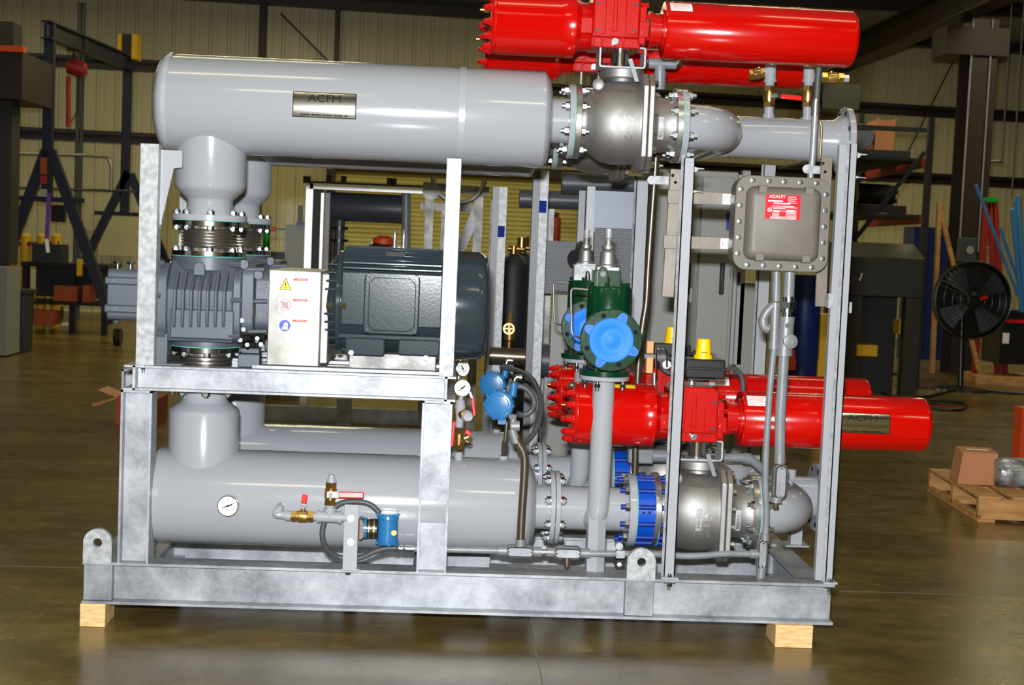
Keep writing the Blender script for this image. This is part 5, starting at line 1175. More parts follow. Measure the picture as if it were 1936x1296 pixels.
# ---- conduits hanging below the box
YD = .03
P = lambda x, y, d=0.: at(x, y, YD+d)
ca = thing('thin_conduit', 'thinner grey conduit from the junction box down to the corner fitting', 'conduit', P(1447, 1000), 'conduits below the junction box')
b = MB(); b.tube(spline([P(1464, 650), P(1457, 720), P(1452, 790), P(1448, 860), P(1447, 920), P(1449, 970), P(1447, 1010)], 5), .0125, 16); b.build('conduit', 'grey_conduit', ca)
b = MB(); b.tube([P(1468, 510), P(1467, 570)], .0145, 16); b.cyl(P(1468, 516), P(1468, 524), .011, n=14); b.cyl(P(1468, 526), P(1467, 565), .0165, n=18); b.build('union', 'grey_conduit', ca)
b = MB(); b.cyl(P(1466, 572), P(1463, 660), .0175, n=20); b.cyl(P(1466, 572), P(1465.5, 582), .020, n=20); b.cyl(P(1463, 648), P(1463, 660), .020, n=20); sf = b.build('seal_fitting', 'cast_alu', ca)
b = MB(); b.tube(spline([P(1461, 578), P(1450, 590), P(1443, 604), P(1445, 618), P(1453, 622)], 5), [.017]*10+[.019]*11, 16); b.build('fill_spout', 'cast_alu', sf)
cb2 = thing('thick_conduit', 'thicker grey conduit with seal fitting and round plug below the junction box', 'conduit', P(1468, 950), 'conduits below the junction box')
b = MB(); b.tube(spline([P(1482, 672), P(1478, 740), P(1475, 790), P(1474, 860)], 5), .020, 20); b.build('conduit', 'grey_conduit', cb2)
b = MB(); b.cyl(P(1493, 508), P(1491, 562), .0205, n=22); b.build('upper_conduit', 'grey_conduit', cb2)
b = MB(); b.cyl(P(1491, 561), P(1491, 571), .022, n=22); b.hex(P(1490, 571), P(1489, 583), .032); b.cyl(P(1489, 583), P(1488, 599), .015, n=18); b.cyl(P(1488, 586), P(1488, 590), .022, n=18); b.build('union', 'zinc', cb2)
b = MB(); b.cyl(P(1488, 599), P(1482, 672), .0285, n=24); b.cyl(P(1482.5, 660), P(1482, 673), .031, n=24); b.rev(P(1489, 645), (.12, -1, 0), [(0, .026), (.034, .027), (.036, .023), (.036, 0)], 24); sf = b.build('seal_fitting', 'cast_alu', cb2)
c = P(1489, 645); b = MB(); b.bx(-.009, .009, -.042, -.036, -.009, .009, Matrix.Rotation(.4, 3, 'Y'), V((0, 0, 0)))
for v in b.bm.verts: v.co += c+V((.004, 0, 0))
b.build('square_plug', 'grey_conduit', sf)
c = at(1489, 616, YD-.029); b = MB(); b.hex(c, c+V((0, -.008, 0)), .010); b.build('fill_plug', 'zinc', sf)
b = MB(); b.cyl(P(1474, 858), P(1474, 876), .0215, n=22); b.cyl(P(1468, 940), P(1467, 950), .0225, n=22); b.build('hub', 'cast_alu', cb2)
conduit_body(cb2, P(1474.5, 911), .0665, .0255, 'z', name='conduit_body')
b = MB(); b.cyl(P(1467, 950), P(1467, 961), .009, n=12); b.hex(P(1467, 958), P(1467, 963), .012); b.build('drain', 'brown_steel', cb2)
# vertical tube to the left of the front upright with its tee up by the valve
vt = thing('tall_steel_conduit', 'tall bare steel conduit with a grey tee on top, behind the front upright', 'conduit', at(1207, 720, .62))
P = lambda x, y, d=0.: at(x, y, .50+d)
b = MB(); b.tube(spline([P(1246, 180), P(1240, 300), P(1233, 400), P(1226, 500), P(1222, 570), P(1216, 610), P(1211, 650), P(1205, 725), P(1200, 900), P(1196, 1012)], 6), .0135, 16); b.build('conduit', 'brown_steel', vt)
Q = lambda x, y: at(x, y, .50)
b = MB(); b.cyl(Q(1247, 170), Q(1248, 125), .022, n=20); b.rev(Q(1247, 165), Q(1248, 132)-Q(1247, 165), [(0, .018), (.005, .023), (.06, .025)], 20); b.cyl(Q(1226, 120), Q(1278, 122), .020, n=20); b.build('tee', 'grey_conduit', vt)
b = MB(); b.hex(Q(1222, 120), Q(1228, 120), .015); b.build('plug', 'zinc', vt)
b = MB(); b.hex(Q(1275, 122), Q(1281, 122), .015); b.cyl(Q(1279, 122), Q(1287, 116), .009, n=12); b.build('plug', 'zinc', vt)
c = at(1240, 341, .48); b = MB(); b.bx(c.x-.01, c.x+.05, .47, .49, c.z-.016, c.z+.016); b.rev(at(1231, 341, .47), (0, -1, 0), [(0, .017), (.012, .017), (.012, 0)], 20); b.build('strap', 'galv_bright', vt)
c = at(1258, 343, .49); b = MB(); b.bx(c.x-.02, c.x+.06, .495, .52, c.z-.012, c.z+.012); b.build('strap_arm', 'black', vt)
# brass valve taps on the upper manifold
def tap(lab, px, base_py, side):
    y = YT; t = thing('vent_tap', lab, 'valve', at(px, base_py, y), 'vent taps on the upper manifold')
    Pt = lambda x, yy, d=0.: at(x, yy, y+d)
    b = MB(); b.cyl(Pt(px, base_py+4), Pt(px+1, 202), .0195, n=20); b.cyl(Pt(px, base_py-6), Pt(px, base_py+3), .024, n=20); b.build('nipple', 'grey_paint', t)
    h = (Pt(px+12, 181, -.03), Pt(px+63, 186, -.03)) if side < 0 else None
    brass_valve(t, Pt(px+1, 203), Pt(px+2, 163), .024, h, hw=.02)
    b = MB(); b.cyl(Pt(px+2, 163), Pt(px+3, 153), .019, n=18); b.cyl(Pt(px+3, 155), Pt(px+4, 120), .023, n=20); b.cyl(Pt(px+3, 156), Pt(px+3, 150), .026, n=20)
    if side < 0: b.cyl(Pt(px+2, 136), Pt(px-10, 138), .020, n=18)
    else: b.cyl(Pt(px+8, 145), Pt(px+28, 147), .016, n=18)
    b.build('tee', 'grey_paint', t)
    if side < 0:
        o = brass_valve(t, Pt(px-8, 138), Pt(px-37, 142), .022)
        b = MB(); b.cyl(Pt(px-18, 134), Pt(px-18, 126), .009, n=12); b.build('stem', 'brass', o)
    else:
        o = brass_valve(t, Pt(px+27, 147), Pt(px+68, 148.5), .022)
        b = MB(); b.cyl(Pt(px+46, 142), Pt(px+46, 135), .010, n=12); b.build('stem', 'brass', o)
        b = MB(); b.hex(Pt(px+66, 148.5), Pt(px+78, 149), .016); b.build('plug', 'grey_paint', t)
    return t
tap('brass valve tap with red lever on the upper manifold, left of its pair', 1453, 222, -1)
tap('brass valve tap on the upper manifold beside the black hose, right of its pair', 1526, 228, 1)
ht = thing('hose_conduit', 'black hose joined to a steel conduit going down to the junction box top', 'conduit', at(1534, 335, .1))
P = lambda x, y, d=0.: at(x, y, .12+d)
b = MB(); b.tube(spline([P(1548, 128), P(1546, 150), P(1545, 170), P(1543, 192)], 5), .0125, 14); b.build('hose', 'rubber', ht)
b = MB(); b.cyl(P(1543, 188), P(1542, 197), .0145, n=16); b.cyl(P(1542, 196), P(1541, 220), .0165, n=18); b.build('connector', 'steel', ht)
b = MB(); b.tube([P(1541, 219), P(1537, 290), P(1532, 338)], .0125, 16); b.build('conduit', 'galv', ht)
c = P(1535, 322); b = MB(); b.bx(c.x-.02, c.x+.03, .10, .115, c.z-.014, c.z+.016); b.rev(at(1525, 320, .105), (0, -1, 0), [(0, .017), (.012, .017), (.013, .008), (.013, 0)], 20); b.build('strap', 'galv_bright', ht)
b = MB(); b.bx(P(1541, 322).x, P(1556, 322).x, .105, .125, P(1546, 328).z, P(1546, 314).z); b.build('strap_arm', 'black', ht)
pts = [at(x, y, .45) for x, y in ((1546, 226), (1551, 232), (1553, 245), (1552, 270), (1550, 300))]
b = MB(); b.tube(spline(pts, 5), .0048, 10); tag(b.build('brass_tube', 'bronze'), 'thin yellowish metal tube behind the steel conduit on the upper manifold', 'tube')
# rear conduits below the rear actuators
rc = thing('rear_conduit', 'grey conduit with junction fitting running behind the lower ball valves', 'conduit', at(1300, 865, .75))
P = lambda x, y, d=0.: at(x, y, .62+d)
c0, c1 = P(1187, 862), P(1235, 862); b = MB(); b.bx(c0.x, c1.x, .6, .66, P(1200, 876).z, P(1200, 846).z); b.cyl(P(1230, 862), P(1262, 863), .026, n=18); b.build('fitting_body', 'grey_conduit', rc, bevel=.008)
b = MB(); b.tube(spline([P(1262, 863), P(1340, 866), P(1405, 866), P(1416, 868), P(1428, 876), P(1446, 892)], 4), .019, 16); b.cyl(P(1405, 866), P(1418, 869), .024, n=16); b.build('conduit', 'grey_conduit', rc)
# ================================================================== machinery behind the skid
def pbox(root, nm, m, px0, py0, px1, py1, y, dep, bevel=.0, label=None):
    """box whose front face spans two pixels on plane y, dep deep"""
    xm, ym = (px0+px1)/2, (py0+py1)/2
    b = MB(); b.bx(X(px0, ym, y), X(px1, ym, y), y, y+dep, Z(xm, py1, y), Z(xm, py0, y)); return b.build(nm, m, root, bevel=bevel, label=label)
def post(root, nm, m, p0, p1, wpx, y, dep=.06, bevel=.0):
    a, c = at(*p0, y), at(*p1, y); w_ = wpx*(y+5.2)/FPX
    if abs(p0[0]-p1[0]) < 40 and a.z > c.z+.1:
        x = (a.x+c.x)/2; b = MB(); b.bx(x-w_/2, x+w_/2, y, y+dep, c.z, a.z)
    else:
        b = MB(); b.bar(a+V((0, dep/2, 0)), c+V((0, dep/2, 0)), w_, dep, up=(0, -1, 0))
    return b.build(nm, m, root, bevel=bevel)
gz0 = lambda y: 0.
# ---- enclosure of light grey sheet steel
YE = 2.3
en = thing('electrical_enclosure', 'tall light grey steel electrical enclosure behind the front upright and junction box', 'cabinet', at(1310, 700, YE))
x0, x1 = X(1228, 500, YE), X(1388, 500, YE); zt = Z(1310, 322, YE)
b = MB(); b.bx(x0, x1, YE, YE+.5, .12, zt); b.build('body', 'cabinet', en, bevel=.006)
b = MB(); b.bx(x0+.0, x1+.0, YE, YE+.45, .0, .12); b.build('plinth', 'dark_pipe', en)
xs = X(1316, 560, YE)
for a, c in ((x0+.015, xs-.004), (xs+.004, x1-.02)):
    b = MB(); b.bx(a, c, YE-.018, YE-.001, .16, zt-.03); dr = b.build('door', 'cabinet', en, bevel=.004)
    hh = at(1364 if a > x0+.1 else 1300, 527, YE-.02); b = MB(); b.bx(hh.x-.012, hh.x+.012, YE-.045, YE-.018, hh.z-.085, hh.z+.085); b.build('handle', 'black', dr, bevel=.006)
pbox(en, 'light_strip', 'white', 1302, 545, 1308, 572, YE-.02, .01)
pbox(en, 'blue_tag', 'blue_navy', 1374, 402, 1384, 436, YE-.03, .01)
e2 = thing('grey_cabinet', 'shorter grey cabinet with a small black handle, right of the tall enclosure', 'cabinet', at(1420, 690, 2.7))
x0, x1 = X(1398, 560, 2.7), X(1440, 560, 2.7); b = MB(); b.bx(x0, x1, 2.7, 3.2, 0, Z(1420, 535, 2.7)); b.build('body', 'cabinet', e2, bevel=.005)
pbox(e2, 'handle', 'black', 1394, 515, 1400, 540, 2.68, .02)
pbox(e2, 'frame_post', 'grey_tube', 1378, 330, 1394, 690, 2.65, .05)
pbox(e2, 'frame_post', 'grey_tube', 1396, 322, 1410, 690, 2.7, .05)
# ---- second blower package behind with perforated guards
YB = 1.9
pk = thing('perforated_guard', 'perforated steel guard and bare sheet panel behind the green relief valves', 'guard', at(1160, 560, YB), 'perforated guards')
def perforated(root, px0, py0, px1, py1, y, nx, nz, nm='perforated_panel'):
    a, c = at(px0, (py0+py1)/2, y), at(px1, (py0+py1)/2, y); zt, zb_ = Z((px0+px1)/2, py0, y), Z((px0+px1)/2, py1, y)
    b = MB(); b.bx(a.x, c.x, y, y+.006, zb_, zt); o = b.build(nm, 'alu_sheet', root)
    b = MB(); dx = (c.x-a.x)/nx; dz = (zt-zb_)/nz; r = min(dx, dz)*.34
    for i in range(nx):
        for j in range(nz):
            x = a.x+dx*(i+.5+(.5 if j % 2 else 0)*.9); z = zb_+dz*(j+.5)
            if x < c.x-r: b.poly([(x+r*math.cos(2*PI*k/6), y-.0006, z+r*math.sin(2*PI*k/6)) for k in range(6)], [range(6)])
    b.build('perforations', 'black_matt', o, rec=False, sharp=True); return o
perforated(pk, 1122, 432, 1212, 560, YB, 26, 36)
pbox(pk, 'sheet_panel', 'sheet', 1109, 362, 1212, 440, YB+.01, .01)
pbox(pk, 'frame_post', 'grey_tube', 1096, 352, 1111, 1015, YB-.02, .05)
pbox(pk, 'post', 'grey_conduit', 1082, 360, 1094, 960, YB+.3, .05)
p2 = thing('perforated_guard', 'darker perforated steel guard left of the rear green relief valve', 'guard', at(1055, 560, 2.4), 'perforated guards')
perforated(p2, 1030, 456, 1086, 556, 2.4, 16, 30)
pbox(p2, 'lower_panel', 'cabinet', 1036, 558, 1086, 960, 2.42, .02)
bm_ = thing('wheel_valve', 'dark blue and black round valve wheel between the two perforated guards', 'valve', at(1090, 500, 2.1))
c = at(1090, 490, 2.1); b = MB(); b.rev(c, (1, -.22, 0), [(0, .085), (.02, .095), (.035, .085), (.035, 0)], 32); b.build('wheel', 'dark_plastic', bm_)
b = MB(); b.cyl(c, c+V((.1, .25, 0)), .05); b.build('hub', 'black', bm_)
# dark pipes above
def pipe(pts, wpx, y, m, lab, cat='pipe', nm='pipe_run', group=None, leg=False):
    r = wpx*(y+5.2)/FPX/2; P_ = [at(px, py, y) for px, py in pts]; b = MB(); b.tube(spline(P_, 5) if len(pts) > 2 else P_, r, 28)
    if not leg: return tag(b.build(nm, m), lab, cat, group)
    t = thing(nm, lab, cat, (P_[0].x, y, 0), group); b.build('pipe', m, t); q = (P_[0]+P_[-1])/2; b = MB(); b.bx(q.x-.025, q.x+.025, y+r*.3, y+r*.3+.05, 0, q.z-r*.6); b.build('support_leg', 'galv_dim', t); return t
pipe([(1062, 346), (1215, 352)], 40, 2.6, 'dark_pipe', 'dark grey horizontal pipe below the rear upper ball valve', group='dark pipes of the machine behind', leg=True)
pipe([(982, 376), (1100, 380)], 34, 2.9, 'dark_pipe', 'dark grey pipe crossing behind the white posts, left of the sheet panel', group='dark pipes of the machine behind', leg=True)
pipe([(1020, 681), (1060, 684)], 64, 2.6, 'dark_pipe', 'dark grey round flange end left of the rear red actuator cap', group='dark pipes of the machine behind', leg=True)
pipe([(925, 672), (1000, 676)], 32, 2.2, 'brown_steel', 'brown steel pipe behind the right end of the motor', nm='brown_pipe', leg=True)
bz_ = thing('bronze_valve', 'small bronze valve with round handwheel standing on the brown pipe', 'valve', at(962, 662, 2.2))
c = at(962, 622, 2.15); b = MB(); b.ring(c, (0, -1, 0), .030, .021, .012); b.bar(c-V((.022, 0, 0)), c+V((.022, 0, 0)), .006, .008, up=(0, -1, 0)); b.bar(c-V((0, 0, .022)), c+V((0, 0, .022)), .006, .008, up=(0, -1, 0)); b.build('handwheel', 'bronze', bz_)
b = MB(); b.rev(at(962, 664, 2.2), (0, 0, 1), [(0, .01), (.05, .012), (.06, .026), (.12, .028), (.13, .02), (.19, .016), (.2, .008)], 20); b.build('body', 'bronze', bz_)
# white posts
for i, (px0, px1, pt, pb_, tape, lab) in enumerate(((1014, 1032, 322, 722, 391, 'bright galvanized post with blue tape right of the motor, nearer of two'), (938, 956, 354, 660, 438, 'bright galvanized post with blue tape close behind the motor fan cowl'))):
    y = 1.95+.5*i; t = thing('galvanized_post', lab, 'post', at((px0+px1)/2-4, pb_, y), 'posts of the machine behind')
    a, c = at((px0+px1)/2+4, pt, y), at((px0+px1)/2-6, pb_, y); x = (a.x+c.x)/2; w_ = .042
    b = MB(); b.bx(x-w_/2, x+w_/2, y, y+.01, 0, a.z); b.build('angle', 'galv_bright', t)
    b = MB(); b.bx(x-w_/2-.035, x-w_/2-.0005, y+.004, y+.07, 0, a.z); b.build('shaded_leg', 'dark_pipe', t)  # side face of the same galvanized angle; its shade is put into a darker colour
    ct = at((px0+px1)/2+3, tape, y-.001); b = MB(); b.bx(x-w_/2-.001, x+w_/2*.7, y-.002, y-.0005, ct.z-.03, ct.z+.03); b.build('tape', 'tape_blue', t)
# aluminium-framed enclosure with a dark interior and a dark silencer
YF = 6.1
fa = thing('aluminium_frame', 'aluminium profile enclosure frame behind the motor, with black corner cap', 'frame', at(690, 600, YF))
post(fa, 'corner_post', 'alu', (580, 345), (577, 812), 13, YF, .05)
pbox(fa, 'corner_cap', 'black', 573, 333, 587, 346, YF-.005, .06)
b = MB(); a, c = at(586, 340, YF), at(800, 349, YF); b.bx(a.x, c.x, YF, YF+.05, a.z-.07, a.z-.025); b.build('top_rail', 'alu', fa)
b = MB(); b.bx(a.x, c.x, YF+.0, YF+.9, a.z-.02, a.z-.008); b.build('roof_panel', 'black_matt', fa)
b = MB(); b.bx(a.x, a.x+.11, YF+.03, YF+.05, 0.2, a.z-.05); b.build('dark_panel', 'black_matt', fa)
post(fa, 'inner_post', 'alu', (606, 365), (602, 740), 5, YF+.02, .02)
post(fa, 'inner_post', 'grey_conduit', (616, 365), (612, 740), 9, YF+.3, .04)
for px in (620, 648, 736, 744): 
    c = at(px, 332, YF); b = MB(); b.bx(c.x-.022, c.x+.022, YF+.1, YF+.14, a.z-.008, a.z+.045); b.build('roof_clip', 'black', fa)
ds = thing('dark_silencer', 'dark grey silencer pipe with down neck inside the aluminium frame', 'silencer', at(640, 500, YF+.45))
y = YF+.45; ca_, cb3 = at(618, 390, y), at(775, 397, y); r = 27*(y+5.2)/FPX
b = MB(); b.rev(ca_, cb3-ca_, [(0, 0), (.0, r*.5), (.02, r*.85), (.05, r), ((cb3-ca_).length, r)], 36); b.build('shell', 'dark_pipe', ds)
c = at(643, 395, y); b = MB(); b.rev((c.x, y, Z(643, 470, y)), (0, 0, -1), [(-.40, r*.62), (-.285, r*.62), (-.26, r*.4), (-.14, r*.36), (.4, r*.4)], 28); b.build('neck', 'dark_pipe', ds)
for py in (432, 455):
    b = MB(); z = Z(643, py, y); b.cyl((c.x, y, z-.012), (c.x, y, z+.012), r*.62, n=28); b.build('flange', 'black', ds)
pipe([(768, 360), (766, 720)], 17, YF+.2, 'grey_conduit', 'grey vertical pipe beside the dark silencer behind the motor')
oc_ = thing('orange_topped_motor', 'dark rounded machine top with an orange cap behind the motor', 'machine', at(722, 480, YF+.3))
c = at(722, 474, YF+.3); b = MB(); b.rev(c-V((0, 0, .9)), (0, 0, 1), [(0, .24), (.84, .24), (.89, .20), (.93, .14), (.97, .08)], 32); b.build('dome', 'black', oc_)
b = MB(); b.rev(c+V((.01, -.02, .045)), (0, 0, 1), [(0, .085), (.05, .085), (.075, .05), (.075, 0)], 24); b.build('cap', 'orange', oc_)
# welded truss of galvanised channel
YT2 = 5.7
tr_ = thing('galvanized_truss', 'galvanized truss frame of channels with one diagonal, between motor and bright posts', 'frame', at(870, 690, YT2))
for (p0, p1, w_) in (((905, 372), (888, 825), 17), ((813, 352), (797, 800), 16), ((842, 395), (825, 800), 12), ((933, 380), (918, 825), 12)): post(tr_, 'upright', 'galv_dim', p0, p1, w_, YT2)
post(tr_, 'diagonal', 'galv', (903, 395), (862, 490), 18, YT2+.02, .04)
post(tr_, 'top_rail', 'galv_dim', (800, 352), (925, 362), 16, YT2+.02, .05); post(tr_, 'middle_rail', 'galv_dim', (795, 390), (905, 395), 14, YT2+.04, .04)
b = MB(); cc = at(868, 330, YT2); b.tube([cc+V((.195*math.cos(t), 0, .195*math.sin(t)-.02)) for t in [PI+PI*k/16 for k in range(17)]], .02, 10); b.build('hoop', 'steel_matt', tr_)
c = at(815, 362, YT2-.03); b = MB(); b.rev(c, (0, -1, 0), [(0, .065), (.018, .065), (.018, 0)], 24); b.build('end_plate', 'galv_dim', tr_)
pl2 = pbox(None, 'steel_plinth', 'galv', 470, 772, 830, 815, 6.0, .06); tag(pl2, 'long low galvanized rail of the machine behind, seen under the platform', 'rail')
pl3 = pbox(None, 'rail_bracket', 'galv_dim', 636, 755, 664, 815, 5.9, .05); tag(pl3, 'short galvanized bracket standing on the low rail under the platform', 'bracket')
pbm = pbox(None, 'pale_block', 'cabinet', 1000, 758, 1068, 806, 6.0, .4); tag(pbm, 'pale grey machine base block behind the long dark hose', 'base')
# gas cylinders
for i, (px, pt, pb_, lab) in enumerate(((971, 480, 640, 'black gas cylinder with brass valve behind the bright posts, left one'), (988, 478, 640, 'black gas cylinder with brass valve behind the bright posts, right one'))):
    y = 6.0+.25*i; c = at(px, pt, y); r = .12; zt = c.z
    t = thing('gas_cylinder', lab, 'cylinder', (c.x, y, 0), 'gas cylinders by the roll-up door')
    b = MB(); b.rev((c.x, y, 0), (0, 0, 1), [(0, r), (zt-.1, r), (zt-.03, r*.75), (zt, .04), (zt, 0)], 28); b.build('shell', 'dark_plastic', t)
    b = MB(); b.cyl((c.x, y, zt), (c.x, y, zt+.06), .03, n=14); b.cyl((c.x-.05, y, zt+.04), (c.x+.08, y, zt+.04), .022, n=12); b.cyl((c.x+.06, y, zt+.05), (c.x+.06, y, zt+.13), .035, n=14); b.build('valve', 'bronze', t)
ye = 19.65; ext = thing('fire_extinguisher', 'dull red fire extinguisher on the back wall right of the roll-up door', 'extinguisher', at(1049, 470, ye))
c = at(1049, 465, ye); b = MB(); b.rev(c, (0, 0, 1), [(0, .09), (.45, .09), (.52, .04), (.52, 0)], 24); b.build('tank', 'iron_red', ext)
b = MB(); b.bx(c.x-.05, c.x+.05, ye-.05, ye+.35, c.z+.52, c.z+.58); b.build('valve', 'black', ext)
yq = ground(556, 742).y
gb = thing('green_bottle', 'bright green bottle behind the rear bellows', 'bottle', at(503, 476, yq+.15)); c = at(503, 476, yq+.15)
b = MB(); b.rev(c, (0, 0, 1), [(0, .034), (.20, .034), (.245, .015), (.245, 0)], 18); b.build('body', 'bottle_green', gb); tag(pbox(None, 'work_shelf', 'dark_plastic', 486, 476, 533, 742, yq, .3), 'dark stand behind the blower with the green bottle on it', 'stand')
# ================================================================== left side of the hall: gantry crane
YG1 = 9.0
ga = thing('gantry_crane', 'dark blue A-frame gantry crane on castors at the left', 'crane', at(160, 620, 10))
def gat(px, py, y): return at(px, py, y)
n1, n2 = 12.6, 17.0                           # near and far A-frames
for (px, ptop, pspl, legs, y, wd, cast) in ((92, 45, 292, ((96, 285, 214, 612), (88, 285, -32, 605)), n1, .12, (208, 600)), (240, 118, 320, ((243, 325, 128, 560), (247, 330, 345, 575)), n2, .13, None)):
    zt = Z(px, ptop, y); zb_ = Z(px, pspl+60, y); x = X(px, 200, y)
    b = MB(); b.bx(x-wd*.5, x+wd*.5, y-.05, y+.05, zb_-.2, zt); b.build('mast', 'blue_gantry', ga)
    for (xa, ya, xb2, yb2) in legs:
        a, c = at(xa, ya, y), at(xb2, yb2, y); b = MB(); b.bar(a, c, .12, .10, up=(0, -1, 0)); b.build('leg', 'blue_gantry', ga)
        b = MB(); fx_ = a+(c-a)*((a.z-.11)/(a.z-c.z)); b.cyl((fx_.x-.04, y, .106), (fx_.x+.04, y, .106), .105, n=24); b.build('castor', 'black', ga)
    a, c = at(legs[0][2], legs[0][3], y), at(legs[1][2], legs[1][3], y)
    
    zk = at((x, 0)[0], 0, y) if 0 else None
    b = MB(); zc1 = Z(px, pspl+85, y); b.bar(V((x-.45, y, zc1)), V((x+.45, y, zc1)), .05, .06); b.build('cross_tie', 'blue_gantry', ga)
a, c = at(96, 62, n1), at(244, 122, n2)
d_ = (c-a).normalized(); b = MB(); ibeam(b, a-d_*.2+V((0, 0, .02)), c+d_*.3+V((0, 0, .02)), .22, .13, .02, .02); b.build('bridge_beam', 'blue_gantry', ga)
yh = 14.2; ho = thing('chain_hoist', 'red chain hoist with chain bag hanging from the gantry beam', 'hoist', at(145, 240, yh))
c = at(145, 128, yh); b = MB(); b.rev(at(126, 124, yh), at(165, 134, yh)-at(126, 124, yh), [(0, .04), (.03, .10), (.15, .11), (.24, .095), (.27, .04)], 20); b.build('motor', 'iron_red', ho)
b = MB(); b.bx(c.x-.12, c.x+.12, yh-.08, yh+.08, Z(140, 98, yh), Z(140, 72, yh)); b.cyl(at(140, 100, yh), at(140, 115, yh), .02); b.build('trolley', 'black', ho)
b = MB(); b.tube([at(129, 145, yh), at(129, 240, yh)], .032, 12); b.build('chain_bag', 'iron_red', ho)
b = MB(); b.tube(spline([at(147, 145, yh), at(147, 190, yh), at(143, 215, yh), at(134, 230, yh)], 5), .008, 8); b.build('pendant_cable', 'black', ho)
sl2 = thing('lifting_sling', 'purple lifting sling hanging on the gantry leg', 'sling', at(90, 470, 12.45)); b = MB(); b.bar(at(93, 365, 12.45), at(88, 455, 12.45), .05, .012, up=(0, -1, 0)); b.build('webbing', 'cloth_purple', sl2)
b = MB(); b.bar(at(88, 452, 12.45), at(91, 478, 12.45), .04, .014, up=(0, -1, 0)); b.build('tag_end', 'white', sl2)
lb2 = thing('warning_placard', 'small tan and red placard on the near gantry mast', 'sign', at(81, 370, 12.5)); pbox(lb2, 'upper_panel', 'card_dark', 76, 298, 88, 330, 12.52, .02); pbox(lb2, 'red_panel', 'iron_red', 76, 333, 88, 348, 12.52, .02); pbox(lb2, 'white_panel', 'box_grey', 76, 358, 88, 372, 12.52, .02)
yr = thing('cable_reel_trolley', 'yellow and black crane trolley on the wall side of the gantry beam', 'trolley', at(240, 105, 16.9))
for p0, p1, m in ((222, 229, 'yellow_dull'), (229, 249, 'black'), (249, 259, 'yellow_dull')): pbox(yr, 'side_plate' if m != 'black' else 'drum', m, p0, 64, p1, 112, 16.85 if m != 'black' else 16.9, .3)
cp = thing('conduit_pipes', 'pair of vertical grey pipes on the back wall behind the hoist', 'pipe', at(150, 400, 17))
for px in (147, 155): 
    x = X(px, 200, 17.5); b = MB(); b.cyl((x, 17.5, 0), (x, 17.5, 4.9), .03, n=12); b.build('pipe', 'dark_pipe', cp)
pipe([(20, 290), (190, 295), (205, 302), (210, 318), (210, 360)], 6, 16.5, 'steel_matt', 'bent steel wall pipe turning down beside the far gantry mast', nm='wall_pipe')
pipe([(20, 355), (255, 362)], 5, 16.6, 'dark_pipe', 'thin straight pipe along the back wall at the left, below the bent one', nm='wall_pipe')
# bench area at the left
for i, px in enumerate((20, 48, 79, 106)):
    y = 15.5; c = at(px, 480, y); b = MB(); r = .075; zt = Z(px, 442, y); b.rev((c.x, y, 0), (0, 0, 1), [(0, r), (zt-.03, r), (zt, r*.6), (zt, 0)], 18)
    o = b.build('bollard', 'yellow_dull'); tag(o, ('leftmost', 'second', 'third', 'rightmost')[i]+' of the four yellow guard posts behind the bench at far left', 'post', 'yellow guard posts')
b = MB(); a, c = at(10, 462, 15.45), at(112, 460, 15.45); b.bar(a, c, .03, .05); tag(b.build('guard_rail', 'iron_red'), 'thin red rail running across the yellow guard posts', 'rail')
wb = thing('workbench', 'dark steel workbench with boxes under it at the left below the gantry', 'bench', at(110, 600, 12.5))
y = 14.2; a, c = at(40, 510, y), at(205, 512, y); zt = Z(120, 498, y)
b = MB(); b.bx(a.x, c.x, y, y+.8, zt-.06, zt); b.build('top', 'black', wb)
for x in (a.x+.05, (a.x+c.x)/2+.1, c.x-.05):
    b = MB(); b.bx(x-.04, x+.04, y+.02, y+.1, 0, zt-.06); b.build('leg', 'black', wb)
b = MB(); zsf = Z(120, 571, y); b.bx(a.x, c.x, y-.05, y+.75, zsf-.04, zsf); b.build('shelf', 'black', wb)
b = MB(); b.bx(a.x, c.x, y+.7, y+.74, .46, zt-.06); b.build('back_panel', 'black_matt', wb)
for (p0, q0, p1, q1, m, nm, lab) in ((102, 541, 145, 570, 'card_dark', 'cardboard_box', 'brown cardboard box on the lower shelf of the dark workbench'), (50, 588, 102, 614, 'card_dark', 'cardboard_box', 'low brown carton on the floor under the dark workbench'), (156, 540, 170, 572, 'card_dark', 'cardboard_box', 'narrow brown carton at the right end of the workbench shelf')):
    tag(pbox(None, nm, m, p0, q0, p1, q1, y+.0 if q0 < 580 else y-.25, .35), lab, 'box', 'cartons by the workbench')
tag(pbox(None, 'yellow_can', 'yellow_dull', 145, 490, 154, 522, y-.05, .08), 'tall yellow can on the right end of the dark workbench', 'can')
tag(pbox(None, 'tool_chest', 'dark_plastic', 60, 462, 115, 500, y+.3, .4), 'dark blue tool chest on the workbench, below the purple sling', 'chest')
tag(pbox(None, 'machine_vise', 'black', 96, 388, 122, 420, y+.5, .1), 'black clamp hanging on the wall above the workbench', 'clamp')
tag(pbox(None, 'paper_scrap', 'white', 115, 612, 138, 616, ground(126, 616).y, .12), 'small white scrap lying on the floor before the workbench', 'paper')
tag(pbox(None, 'wall_board', 'wall', 186, 398, 262, 484, 18.9, .1), 'tan board leaning on the back wall behind the far gantry leg', 'board')
bn = thing('trash_bin', 'tall dark blue-black bin at the left edge', 'bin', at(20, 665, 11)); 
y = ground(22, 668).y; b = MB(); xa, xb2 = X(8, 600, y), X(46, 600, y); b.prism([(xa+.02, 0), (xb2-.02, 0), (xb2, Z(27, 556, y)), (xa, Z(27, 556, y))], 'y', y, y+.4); b.build('body', 'dark_plastic', bn, bevel=.01)
